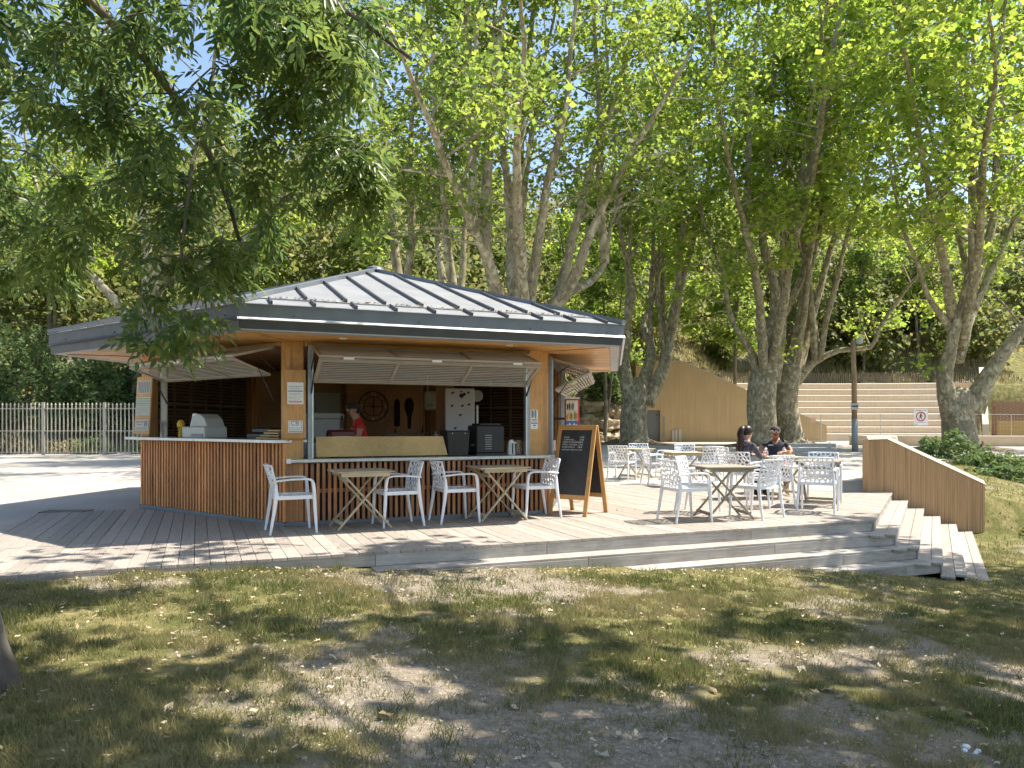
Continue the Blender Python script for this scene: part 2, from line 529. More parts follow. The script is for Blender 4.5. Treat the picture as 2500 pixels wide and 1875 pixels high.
def put(name, mb, mat, parent=None, smooth=False, bevel=0.0):
    """mb holds world coordinates; parents are Empties that are only moved, never turned"""
    o = link(name, mb.mesh(name, mat, smooth, bevel), parent)
    if parent is not None:
        w = Vector((0, 0, 0)); p = parent
        while p is not None:
            w += p.location; p = p.parent
        o.location = -w
    return o

def loc_put(name, mb, mat, parent=None, smooth=False, bevel=0.0):
    """mb holds coordinates local to the parent"""
    return link(name, mb.mesh(name, mat, smooth, bevel), parent)

def empty(name, loc=(0, 0, 0), rz=0.0):
    o = bpy.data.objects.new(name, None)
    o.empty_display_size = 0.2
    C.objects.link(o)
    o.location = loc
    o.rotation_euler = (0, 0, rz)
    return o

def tag(o, label, cat, group=None):
    o['label'] = label; o['category'] = cat
    if group: o['group'] = group
    return o

def struct(o, kind='structure', label=None):
    o['kind'] = kind
    if label: o['label'] = label
    return o

def dup(root, loc, rz):
    r = root.copy(); C.objects.link(r)
    r.location = loc; r.rotation_euler = (0, 0, rz)
    for ch in root.children:
        c = ch.copy(); C.objects.link(c); c.parent = r
        for g in ch.children:
            d = g.copy(); C.objects.link(d); d.parent = c
    return r

def clip(poly, n, d):
    """keep the part of a convex polygon where n.p <= d"""
    out = []
    for i in range(len(poly)):
        a, b = poly[i], poly[(i + 1) % len(poly)]
        da = n[0] * a[0] + n[1] * a[1] - d; db = n[0] * b[0] + n[1] * b[1] - d
        if da <= 0: out.append(a)
        if da * db < 0:
            t = da / (da - db)
            out.append((a[0] + (b[0] - a[0]) * t, a[1] + (b[1] - a[1]) * t))
    return out

def np_mesh(name, verts, quads, mat, tris=None):
    """fast mesh from numpy arrays"""
    me = bpy.data.meshes.new(name)
    verts = np.asarray(verts, np.float32)
    nq = 0 if quads is None else len(quads); ntr = 0 if tris is None else len(tris)
    me.vertices.add(len(verts)); me.vertices.foreach_set('co', verts.ravel())
    loops = []
    if nq: loops.append(np.asarray(quads, np.int32).ravel())
    if ntr: loops.append(np.asarray(tris, np.int32).ravel())
    loops = np.concatenate(loops)
    me.loops.add(len(loops)); me.loops.foreach_set('vertex_index', loops)
    st = np.concatenate([np.arange(nq) * 4, nq * 4 + np.arange(ntr) * 3]).astype(np.int32)
    me.polygons.add(nq + ntr); me.polygons.foreach_set('loop_start', st)
    me.update(calc_edges=True)
    me.materials.append(MATS[mat])
    return me

def vnoise(x, y, seed=0):
    """smooth value noise, numpy"""
    r = np.random.default_rng(seed).random((257, 257))
    xi = np.floor(x).astype(int); yi = np.floor(y).astype(int)
    fx = x - xi; fy = y - yi
    fx = fx * fx * (3 - 2 * fx); fy = fy * fy * (3 - 2 * fy)
    g = lambda a, b: r[a % 257, b % 257]
    return (g(xi, yi) * (1 - fx) + g(xi + 1, yi) * fx) * (1 - fy) + (g(xi, yi + 1) * (1 - fx) + g(xi + 1, yi + 1) * fx) * fy
def fbm(x, y, seed=0, o=4):
    s = 0; a = .5
    for k in range(o):
        s = s + a * vnoise(x * 2 ** k + 31 * k, y * 2 ** k + 17 * k, seed + k); a *= .5
    return s / (1 - .5 ** o)
def sstep(a, b, x):
    t = np.clip((x - a) / (b - a), 0, 1)
    return t * t * (3 - 2 * t)

def text_obj(name, s, size, mat, parent, mw, ext=0.001):
    """lettering as a thin mesh; mw = world matrix of the text plane"""
    cu = bpy.data.curves.new(name, 'FONT')
    cu.body = s; cu.size = size; cu.extrude = ext; cu.resolution_u = 2
    cu.align_x = 'LEFT'; cu.align_y = 'BOTTOM'
    tmp = bpy.data.objects.new('tmp_text', cu); C.objects.link(tmp)
    dg = bpy.context.evaluated_depsgraph_get()
    me = bpy.data.meshes.new_from_object(tmp.evaluated_get(dg))
    bpy.data.objects.remove(tmp)
    me.transform(mw)
    me.name = name
    me.materials.clear(); me.materials.append(MATS[mat])
    o = link(name, me, parent)
    if parent is not None:
        w = Vector((0, 0, 0)); p = parent
        while p is not None:
            w += p.location; p = p.parent
        o.location = -w
    return o

def plane_mat(origin, u, n):
    """matrix with X = u, Z = n (outward), Y = up-ish"""
    u = Vector(u).normalized(); n = Vector(n).normalized(); y = n.cross(u)
    return Matrix(((u.x, y.x, n.x, origin[0]), (u.y, y.y, n.y, origin[1]), (u.z, y.z, n.z, origin[2]), (0, 0, 0, 1)))

# ------------------------------------------------------------------ layout constants
K = Vector((4.98, 10.53))                       # front right corner of the deck
TH = math.radians(22.3)
U1 = Vector((math.cos(TH), math.sin(TH)))       # along the deck's front edge
N1 = Vector((U1.y, -U1.x))                      # out of the front edge
TS = math.radians(61.2)
U2 = Vector((math.cos(TS), math.sin(TS)))       # along the deck's right edge
N2 = Vector((U2.y, -U2.x))
DECK = [tuple(K - U1 * 10.95), tuple(K), (7.37, 14.86), (2.1, 16.8), (-1.0, 16.6), (-5.75, 11.95), (-7.05, 11.3)]
RISE, RUN = 0.15, 0.27

def lawn_z(x, y):
    dx, dy = x - K.x, y - K.y
    t = dx * U1.x + dy * U1.y
    d = dx * N1.x + dy * N1.y
    e = dx * N2.x + dy * N2.y
    h = np.interp(t, [-14, -9.5, -8.2, -6.85, -3.97, -1.53, 1.2, 4.5, 9], [-0.03, -0.05, -0.075, -0.155, -0.31, -0.46, -0.77, -0.85, -0.86])
    h = h - 0.02 * np.clip(d - 1.5, 0, 8)
    h = h + 0.03 * (fbm(x * 0.9 + 50, y * 0.9 + 50, 3) - 0.5)
    # the lawn behind the buff wall climbs to the plaza
    bd = np.minimum((x - (7.6 + (y - 15.1) * 0.62)) * 0.85, 33.0 - y)
    back = -0.80 * sstep(0.2, 5.5, bd)
    w = sstep(14.9, 15.3, y)
    h = h * (1 - w) + (back - 0.03) * w
    inside = sstep(0.0, 0.35, -d) * sstep(0.0, 0.35, -e) * (y < 30)
    h = h - 0.5 * inside * (1 - w)
    return h

def hill_z(x, y):
    ys = np.interp(x, [-80, -8, 4, 7, 13, 20, 60, 70], [35, 36, 52, 57.6, 58.5, 67, 67, 62])
    b = np.interp(x, [-8, 5, 8, 13, 20, 60], [0.0, 0.3, 2.0, 4.6, 4.4, 4.4])
    d = y - ys
    z = np.where(d > 0, b * sstep(0, 0.8, d) + 0.50 * np.clip(d, 0, 60) * (0.6 + 0.4 * sstep(0, 12, d)), 0)
    z = z + np.where(d > 0.5, (fbm(x * 0.25, y * 0.25, 9) - 0.5) * np.clip(d, 0, 6) * 0.4, 0)
    return z

def ground_z(x, y):
    pl = sstep(0, 0.6, np.minimum.reduce([y - (15.5 + 0 * x), (7.2 + (y - 15.3) * 0.62) - x + 0 * y]) )
    plaza_side = (x < 7.4 + np.clip(y - 15.1, 0, 99) * 0.62) | (y > 33)
    z = np.where((y > 15.0) & plaza_side, -0.06, lawn_z(x, y))
    left = (x < -7.2) & (y > 8)
    z = np.where(left, np.minimum(z, -0.06), z)
    return z + hill_z(x, y)

def cover_f(x, y):
    """how much turf covers the soil, 0..1"""
    n = fbm(x * 0.55 + 9, y * 0.55 + 4, 21, 4)
    n2 = fbm(x * 2.3, y * 2.3, 33, 3)
    c = 0.64 + (n - 0.5) * 1.5 + (n2 - 0.5) * 0.8
    worn = np.exp(-(((x - 0.2) / 2.4) ** 2 + ((y - 4.1) / 1.3) ** 2)) * 0.34 + np.exp(-(((x + 0.9) / 1.0) ** 2 + ((y - 4.6) / 1.0) ** 2)) * 0.2
    worn = worn + np.exp(-(((x - 1.0) / 2.2) ** 2 + ((y - 7.2) / 0.6) ** 2)) * 0.15
    c = c - worn + 0.14 * sstep(2.0, 6, x) + 0.10 * sstep(-1.2, -3.2, x)
    return np.clip(c, 0, 1)

# ------------------------------------------------------------------ ground, plaza, deck
def build_ground():
    def ax(segs):
        out = []
        for a, b, st in segs:
            out += list(np.arange(a, b, st))
        return np.array(out + [segs[-1][1]])
    xs = ax([(-900, -120, 60), (-120, -30, 6), (-30, -9, 1.5), (-9, 11, 0.11), (11, 40, 1.2), (40, 120, 6), (120, 900, 60)])
    ys = ax([(-300, -20, 40), (-20, 2.6, 2), (2.6, 12, 0.10), (12, 20, 0.3), (20, 56, 1.5), (56, 70, 0.5), (70, 130, 3), (130, 900, 60)])
    X, Y = np.meshgrid(xs, ys)
    Z = ground_z(X, Y)
    v = np.stack([X.ravel(), Y.ravel(), Z.ravel()], 1)
    nx, ny = len(xs), len(ys)
    i = np.arange(nx * ny).reshape(ny, nx)
    q = np.stack([i[:-1, :-1].ravel(), i[:-1, 1:].ravel(), i[1:, 1:].ravel(), i[1:, :-1].ravel()], 1)
    me = np_mesh('ground', v, q, 'park_ground')
    at = me.attributes.new('cover', 'FLOAT', 'POINT')
    at.data.foreach_set('value', cover_f(X.ravel(), Y.ravel()).astype(np.float32))
    me.polygons.foreach_set('use_smooth', [True] * len(me.polygons))
    return struct(link('ground', me), label='worn park lawn of patchy grass and pale bare soil')
build_ground()

PLAZA = [(-70, 6.3), DECK[0], DECK[6], DECK[5], DECK[4], DECK[3], DECK[2], (7.75, 15.0), (16, 28.6), (23, 33), (95, 33), (95, 66), (17, 66), (17, 57.4), (3.5, 57.4), (3, 36), (-70, 34.5)]
bm = bmesh.new()
vs = [bm.verts.new((p[0], p[1], -0.012)) for p in PLAZA]
f = bm.faces.new(vs)
bmesh.ops.triangulate(bm, faces=[f])
me = bpy.data.meshes.new('plaza'); bm.to_mesh(me); bm.free()
if me.polygons[0].normal.z < 0: me.flip_normals()
me.materials.append(MATS['plaza_concrete'])
plaza = struct(link('plaza', me), label='pale concrete plaza dappled by the plane trees')

deck = empty('deck', (0, 0, 0)); struct(deck, label='raised terrace of grooved timber boards with broad steps')
PW, GAP = 0.142, 0.007
def build_deck():
    t0 = -12.6
    n = 0
    for i in range(int(16.8 / PW)):
        a = t0 + i * PW; b = a + PW - GAP
        poly = clip(DECK, (U1.x, U1.y), b + U1.dot(K))
        poly = clip(poly, (-U1.x, -U1.y), -(a + U1.dot(K)))
        if len(poly) < 3: continue
        # cut across the plank: short boards along the outer edge on the left, staggered butts elsewhere
        cuts = [0.0]
        if a < -8.0: cuts = [0.0, 0.55, 1.12, 1.7]
        elif a < -5.6: cuts = [0.0, 0.62]
        elif i % 3 == 0: cuts = [0.0, 2.4 + (i * 0.37) % 1.6]
        else: cuts = [0.0, 3.3 + (i * 0.53) % 2.0]
        cuts.append(99)
        for c0, c1 in zip(cuts[:-1], cuts[1:]):
            q = clip(poly, (N1.x, N1.y), N1.dot(K) - c0 - (0.0 if c0 == 0 else GAP / 2))
            q = clip(q, (-N1.x, -N1.y), -(N1.dot(K) - c1 + GAP / 2))
            if len(q) < 3: continue
            # local frame: X along the plank
            cx = sum(p[0] for p in q) / len(q); cy = sum(p[1] for p in q) / len(q)
            ang = TH + PI / 2
            ca, sa = math.cos(-ang), math.sin(-ang)
            loc = [((p[0] - cx) * ca - (p[1] - cy) * sa, (p[0] - cx) * sa + (p[1] - cy) * ca) for p in q]
            ar = sum(loc[j][0] * loc[(j + 1) % len(loc)][1] - loc[(j + 1) % len(loc)][0] * loc[j][1] for j in range(len(loc)))
            if ar < 0: loc.reverse()
            zz = random.uniform(-0.002, 0.002)
            o = link('plank', MB().prism(loc, -0.028, 0.0).mesh('plank', 'deck_wood'), deck, (cx, cy, zz), (0, 0, ang))
            n += 1
    return n
build_deck()
inset = [tuple(Vector(p) + (Vector((0.5, 13)) - Vector(p)).normalized() * 0.03) for p in DECK]
put('deck_base', MB().prism(inset, -0.35, -0.0305), 'dark_back', deck)

def offset_line(o1, o2):
    """corner of the deck outline pushed out by o1 (front) and o2 (side)"""
    A = Matrix(((N1.x, N1.y), (N2.x, N2.y))).inverted()
    r = A @ Vector((o1, o2))
    return K + r
ang1 = TH
def board(name, a, b, w, z0, z1, mat='grey_timber', out=None):
    """board from a to b (2D), width w towards out"""
    a, b = Vector(a), Vector(b)
    d = b - a; L = d.length; an = math.atan2(d.y, d.x)
    nn = Vector((-d.y, d.x)) / L
    c = (a + b) / 2 + nn * w / 2
    me = MB().box((-L / 2, -w / 2, z0 - z1), (L / 2, w / 2, 0)).mesh(name, mat, bevel=0.004)
    return link(name, me, deck, (c.x, c.y, z1), (0, 0, an))
starts = {1: -6.95, 2: -4.3, 3: -1.9, 4: 0}
for k in range(1, 5):
    corner = offset_line(RUN * k, RUN * k)
    incorner = offset_line(RUN * (k - 1), RUN * (k - 1))
    # riser boards under the edge of the tier above
    ts = (starts[k - 1] - 0.02) if k > 1 else -10.9; te = (incorner - K).dot(U1) - 0.002
    brk = [ts, ts + (te - ts) * 0.34, ts + (te - ts) * 0.71, te] if k > 1 else [ts, -8.6, -6.9, -4.95, -2.1, te]
    for a, b in zip(brk[:-1], brk[1:]):
        p = K + U1 * a + N1 * (RUN * (k - 1) - 0.032); q = K + U1 * (b - 0.004) + N1 * (RUN * (k - 1) - 0.032)
        board('riser', p, q, -0.024, -RISE * k + 0.001, -RISE * (k - 1) - 0.0285)
    if k == 4: continue
    # tread boards
    te2 = (corner - K).dot(U1)
    for (wa, wb) in ((0.0, RUN / 2 - 0.003), (RUN / 2 + 0.003, RUN)):
        off = RUN * (k - 1) + wa - 0.03
        p = K + U1 * (starts[k]) + N1 * off; q = K + U1 * (te2 - (RUN - wb) * 0.35) + N1 * off
        board('tread', p, q, -(wb - wa) - (0.02 if wb == RUN else 0), -RISE * k - 0.028, -RISE * k)
    # end of the front step, closing board towards the side stairs
    p = K + U1 * te2 + N1 * (RUN * (k - 1)); q = K + U1 * te2 + N1 * (RUN * k - 0.03)
    board('riser', p, q, -0.02, -RISE * k - 0.15, -RISE * k - 0.0285)
WALL_Y = 14.86
for k in range(1, 6):
    # side stairs: two planks per tread, running beside the deck's right edge up to the buff wall
    for j, (wa, wb) in enumerate(((0.0, RUN / 2 - 0.003), (RUN / 2 + 0.003, RUN))):
        o0 = RUN * (k - 1) + wa - (0.03 if j == 0 else 0.0)
        o1 = RUN * (k - 1) + wb
        p = offset_line(RUN * k + 0.004 if k <= 3 else RUN * (k - 0.5), o0)
        L = (WALL_Y - p.y) / U2.y
        q = p + U2 * (L - 0.02)
        a, b = Vector(p), Vector(q)
        d = b - a; LL = d.length
        c = (a + b) / 2 + N2 * (o1 - o0) / 2
        me = MB().box((-LL / 2, -(o1 - o0) / 2, -0.028), (LL / 2, (o1 - o0) / 2, 0)).mesh('tread', 'deck_wood', bevel=0.003)
        link('tread', me, deck, (c.x, c.y, -RISE * k + random.uniform(-.001, .001)), (0, 0, TS))
    p = offset_line(RUN * (k - 1), RUN * (k - 1) - 0.032)
    L = (WALL_Y - p.y) / U2.y
    q = p + U2 * (L - 0.02)
    board('riser', p, q, -0.022, -RISE * k + 0.001, -RISE * (k - 1) - 0.0285)

# grate let into the boards on the left
g = MB()
for i in range(9):
    g.box((-0.30, -0.15 + i * 0.036, -0.01), (0.30, -0.15 + i * 0.036 + 0.02, 0.0))
g.box((-0.32, -0.17, -0.012), (-0.30, 0.18, 0.002)); g.box((0.30, -0.17, -0.012), (0.32, 0.18, 0.002))
gr = link('drain_grate', g.mesh('drain_grate', 'dark_grate'), None, (-6.75, 11.62, 0.006), (0, 0, 0.05))
tag(gr, 'dark drain grate set in the paving left of the kiosk counter', 'drain grate')

# ------------------------------------------------------------------ kiosk
O2 = Vector((-2.4284, 13.5629)); KT = math.radians(-97.44)
RW, RR = 3.724, 4.969
def hexv(r, k): return O2 + Vector((math.cos(KT + k * PI / 3), math.sin(KT + k * PI / 3))) * r
HW = [hexv(RW, k) for k in range(6)]; HR = [hexv(RR, k) for k in range(6)]
FU = []; FN = []
for k in range(6):
    u = (HW[(k + 1) % 6] - HW[k]).normalized(); FU.append(u); FN.append(Vector((u.y, -u.x)))
def FP(k, s, off, z):
    p = HW[k] + FU[k] * s + FN[k] * off
    return Vector((p.x, p.y, z))
def fbox(mb, k, s0, s1, o0, o1, z0, z1):
    u = Vector((*FU[k], 0)); n = Vector((*FN[k], 0))
    return mb.obox(FP(k, (s0 + s1) / 2, (o0 + o1) / 2, (z0 + z1) / 2), u, n, (0, 0, 1), abs(s1 - s0), abs(o1 - o0), z1 - z0)
def fang(k): return math.atan2(FU[k].y, FU[k].x)

kiosk = empty('refreshment_kiosk', (O2.x, O2.y, 0))
tag(kiosk, 'hexagonal timber snack kiosk with grey zinc roof and raised louvre shutters', 'kiosk')
def kput(name, mb, mat, parent=None, **kw): return put(name, mb, mat, parent or kiosk, **kw)

ZS = 2.386; ZE = 2.69; ZD = 2.509; ZA = 4.0     # soffit, eave top, drip edge, apex
# floor, plinth
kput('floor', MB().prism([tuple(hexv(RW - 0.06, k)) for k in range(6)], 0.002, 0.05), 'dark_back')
for k in range(6):
    mb = MB(); fbox(mb, k, -0.02, RW + 0.02, -0.06, 0.015, 0.003, 0.055)
    kput('plinth', mb, 'zinc_dark')

# roof panels, eave strips, seams, hips
def slope_pt(k, s, inward):
    """point on the roof of side k: s along the eave, inward = plan distance from the eave"""
    a = HR[k]; u = (HR[(k + 1) % 6] - a).normalized(); n = Vector((u.y, -u.x))
    ap = RR * math.cos(PI / 6)
    p = a + u * s - n * inward
    return Vector((p.x, p.y, ZE + (ZA - ZE) * inward / ap))
AP = RR * math.cos(PI / 6)
roof = kput('roof', MB().prism([tuple(hexv(RR - 0.15, k)) for k in range(6)], ZS + 0.06, ZE - 0.05), 'dark_back')
for k in range(6):
    u = (HR[(k + 1) % 6] - HR[k]).normalized()
    def strip(i0, i1, lift, th=.03):
        h0 = i0 * math.tan(PI / 6) if True else 0
        h1 = i1 * math.tan(PI / 6)
        P = [slope_pt(k, h0, i0), slope_pt(k, RR - h0, i0), slope_pt(k, RR - h1, i1), slope_pt(k, h1, i1)]
        up = Vector((0, 0, lift))
        P = [p + up for p in P]
        lo = [p - Vector((0, 0, th)) for p in P]
        if i1 >= AP - 1e-3:
            P = P[:3]; lo = lo[:3]
            return MB().add(P + lo, [(0, 1, 2), (5, 4, 3), (0, 3, 4, 1), (1, 4, 5, 2), (2, 5, 3, 0)])
        return MB().add(P + lo, [(0, 1, 2, 3), (7, 6, 5, 4), (0, 4, 5, 1), (1, 5, 6, 2), (2, 6, 7, 3), (3, 7, 4, 0)])
    kput('roof_panel', strip(0.34, AP, 0.016), 'zinc_roof')
    kput('eave_strip', strip(-0.03, 0.335, 0.0, .008), 'zinc_roof')
    nse = 10
    for j in range(nse):
        s = RR * (j + 0.62) / (nse + 0.25)
        top = min(s, RR - s) / math.tan(PI / 6) - 0.07
        if top > 0.50:
            a = slope_pt(k, s, 0.36) + Vector((0, 0, 0.034)); b = slope_pt(k, s, top) + Vector((0, 0, 0.034))
            kput('seam', MB().bar(a, b, 0.024, 0.045), 'zinc_seam')
        if top > 0.1:
            a = slope_pt(k, s + 0.05, -0.03) + Vector((0, 0, 0.02)); b = slope_pt(k, s + 0.05, min(0.31, top)) + Vector((0, 0, 0.02))
            kput('seam', MB().bar(a, b, 0.024, 0.04), 'zinc_seam')
    a = slope_pt(k, -0.01, -0.02) + Vector((0, 0, 0.03)); b = Vector((O2.x, O2.y, ZA + 0.04))
    kput('hip_cap', MB().bar(a, b, 0.10, 0.06), 'zinc_dark')
kput('roof_finial', MB().lathe([(0.16, 0), (0.14, 0.05), (0.05, 0.085), (0.0, 0.09)], (O2.x, O2.y, ZA + 0.02), 12), 'zinc_dark')

# fascia: upper band, drip edge, lower band
for k in range(6):
    a, b = HR[k], HR[(k + 1) % 6]
    u = (b - a).normalized(); n = Vector((u.y, -u.x)); c = (a + b) / 2
    U3 = Vector((*u, 0)); N3 = Vector((*n, 0))
    mfa = 'zinc_dark' if k in (0, 1, 2) else 'zinc_shaded_fascia'  # sides turned from the sun get the darker, shade-coloured zinc
    L = RR
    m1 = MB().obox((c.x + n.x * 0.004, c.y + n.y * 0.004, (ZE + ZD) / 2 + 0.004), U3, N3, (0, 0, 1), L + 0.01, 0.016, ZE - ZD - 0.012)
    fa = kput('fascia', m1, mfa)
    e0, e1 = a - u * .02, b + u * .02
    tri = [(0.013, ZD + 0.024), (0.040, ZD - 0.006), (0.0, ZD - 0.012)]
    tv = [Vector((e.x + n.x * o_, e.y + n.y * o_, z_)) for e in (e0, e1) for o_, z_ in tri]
    kput('drip_edge', MB().add(tv, [(0, 1, 2), (5, 4, 3), (0, 3, 4, 1), (1, 4, 5, 2), (2, 5, 3, 0)]), 'zinc_sunlit_edge' if k in (0, 1, 2) else 'zinc_shaded_fascia', fa)  # coloured pale as if sunlit on the first sides, shade-dark on the rest
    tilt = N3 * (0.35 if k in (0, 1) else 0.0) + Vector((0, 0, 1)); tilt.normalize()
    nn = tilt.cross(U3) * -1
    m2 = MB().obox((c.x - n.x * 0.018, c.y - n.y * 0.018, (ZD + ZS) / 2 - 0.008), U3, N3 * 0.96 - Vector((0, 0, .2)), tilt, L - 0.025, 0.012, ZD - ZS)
    kput('fascia_lower', m2, 'zinc_lower' if k in (0, 1, 2) else 'zinc_shaded_fascia', fa)
    for s in (0.12, 0.42, 0.72, 0.95):
        p = a + u * RR * s + n * 0.014
        kput('rivet', MB().lathe([(0.008, 0), (0.008, 0.012)], (p.x, p.y, ZD + 0.05), 6, (n.x, n.y, 0.4)), 'dark_metal', fa)

# soffit: metal border and boards
def ring(k, r0, r1):
    return [tuple(hexv(r0, k)), tuple(hexv(r0, k + 1)), tuple(hexv(r1, k + 1)), tuple(hexv(r1, k))]
for k in range(6):
    q = ring(k, RR - 0.03, RR - 0.20)
    kput('soffit_border', MB().prism(q[::-1] if False else q, ZS - 0.004, ZS + 0.02), 'zinc_soffit')
    trap = ring(k, RR - 0.205, RW - 0.08)
    if k in (0, 1, 5):
        a, b = HR[k], HR[(k + 1) % 6]
        u = (b - a).normalized(); n = Vector((u.y, -u.x))
        d, nrm = (u, n) if k != 1 else (n, u)
        vals = [nrm.dot(Vector(p)) for p in trap]
        w = 0.185; v = min(vals)
        while v < max(vals):
            q = clip(clip(trap, (nrm.x, nrm.y), v + w - 0.006), (-nrm.x, -nrm.y), -v)
            v += w
            if len(q) < 3: continue
            cx = sum(p[0] for p in q) / len(q); cy = sum(p[1] for p in q) / len(q); an = math.atan2(d.y, d.x)
            ca, sa = math.cos(-an), math.sin(-an)
            loc = [((p[0] - cx) * ca - (p[1] - cy) * sa, (p[0] - cx) * sa + (p[1] - cy) * ca) for p in q]
            ar = sum(loc[j][0] * loc[(j + 1) % len(loc)][1] - loc[(j + 1) % len(loc)][0] * loc[j][1] for j in range(len(loc)))
            if ar < 0: loc.reverse()
            link('soffit_board', MB().prism(loc, 0.0, 0.018).mesh('soffit_board', 'soffit_wood'), kiosk, (cx - O2.x, cy - O2.y, ZS + random.uniform(0, .002)), (0, 0, an))
    else:
        kput('soffit_board', MB().prism(trap, ZS, ZS + 0.018), 'soffit_wood')
    # hip joint strip
    a = hexv(RR - 0.22, k); b = hexv(RW, k)
    kput('soffit_strip', MB().bar((a.x, a.y, ZS - 0.006), (b.x, b.y, ZS - 0.006), 0.05, 0.012), 'soffit_wood')
kput('ceiling', MB().prism([tuple(hexv(RW - 0.085, k)) for k in range(6)], ZS + 0.02, ZS + 0.04), 'panel_wood')
for k, s in ((0, 0.25), (0, 0.7), (1, 0.5)):
    a, b = HR[k], HR[(k + 1) % 6]; u = (b - a).normalized(); n = Vector((u.y, -u.x)); p = a + u * RR * s - n * 0.45
    kput('downlight', MB().lathe([(0.05, 0), (0.05, 0.012)], (p.x, p.y, ZS - 0.012), 14), 'white_paint')

# corner posts
def post(k):
    p = HW[k]; d = (O2 - p).normalized()
    for f, (s0, s1) in ((k, (0.0, 0.235)), ((k - 1) % 6, (RW - 0.12, RW))):
        mb = MB(); fbox(mb, f, s0 + 0.01, s1 - 0.01, -0.16, -0.012 if f == k else -0.014, 0.05, ZS - 0.002)
        kput('post', mb, 'pine')
for k in range(6): post(k)
for k in (0,):
    mb = MB(); fbox(mb, 0, 3.425, 3.64, -0.16, 0.012, 0.86, ZS - 0.002); kput('post', mb, 'pine')
    mb = MB(); fbox(mb, 0, 0.0, 0.05, -0.05, 0.03, 1.1, ZS - 0.002); kput('post', mb, 'pine')
# header beams
for k in range(6):
    mb = MB(); fbox(mb, k, 0.24, RW - 0.13, -0.12, -0.02, 2.335, ZS - 0.003); kput('header_beam', mb, 'pine_h')

# slatted aprons
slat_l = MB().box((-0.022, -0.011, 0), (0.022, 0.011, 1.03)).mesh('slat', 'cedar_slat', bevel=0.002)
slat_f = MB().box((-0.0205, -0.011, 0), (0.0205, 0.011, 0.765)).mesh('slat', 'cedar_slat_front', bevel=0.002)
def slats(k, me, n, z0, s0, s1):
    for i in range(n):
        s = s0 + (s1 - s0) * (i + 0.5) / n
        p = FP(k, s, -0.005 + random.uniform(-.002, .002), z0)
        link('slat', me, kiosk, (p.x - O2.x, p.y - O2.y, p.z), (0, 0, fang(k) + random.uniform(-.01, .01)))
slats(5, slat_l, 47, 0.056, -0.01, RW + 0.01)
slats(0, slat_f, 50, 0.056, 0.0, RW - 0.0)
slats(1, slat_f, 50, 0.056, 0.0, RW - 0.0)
for k, zt in ((5, 1.06), (0, 0.80), (1, 0.80), (2, 0.9), (3, 1.0), (4, 1.0)):
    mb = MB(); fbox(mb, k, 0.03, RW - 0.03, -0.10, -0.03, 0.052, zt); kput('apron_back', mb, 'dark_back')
    if k in (0, 1):
        for z in (0.42,):
            mb = MB(); fbox(mb, k, 0.02, RW - 0.02, -0.0295, -0.0235, z, z + 0.05); kput('apron_rail', mb, 'cedar_slat_front')

# counters
def counter(k, s0, s1, o0, o1, z, th=0.045):
    mb = MB(); fbox(mb, k, s0, s1, o0, o1, z - th, z); return kput('counter_top', mb, 'zinc_counter', bevel=0.005)
counter(5, -0.18, RW + 0.03, -0.55, 0.17, 1.118)
counter(0, 0.03, RW - 0.02, -0.60, 0.13, 0.868)
counter(1, 0.10, RW, -0.45, 0.10, 0.866)
mb = MB(); fbox(mb, 0, 0.0, 0.055, 0.06, 0.145, 0.815, 0.875); kput('counter_end_cap', mb, 'white_paint', bevel=0.004)

# steel frames round the openings
def frame(k, s0, s1, z0, z1, w=0.05):
    parts = [(s0, s0 + w, z0, z1), (s1 - w, s1, z0, z1), (s0 + w, s1 - w, z1 - w, z1)]
    if k == 5: parts.pop(1)
    for a in parts:
        mb = MB(); fbox(mb, k, a[0], a[1], -0.06, 0.035, a[2], a[3]); kput('opening_frame', mb, 'steel_frame')
    for sx in (s0 + w, s1 - w - 0.02)[:1 if k == 5 else 2]:
        mb = MB(); fbox(mb, k, sx, sx + 0.02, -0.03, 0.05, z0, z1 - w); kput('opening_frame', mb, 'zinc_counter')
frame(0, 0.275, 3.42, 0.869, 2.335)
frame(5, 0.66, 3.56, 1.119, 2.335)
frame(1, 0.30, 3.45, 0.867, 2.335)

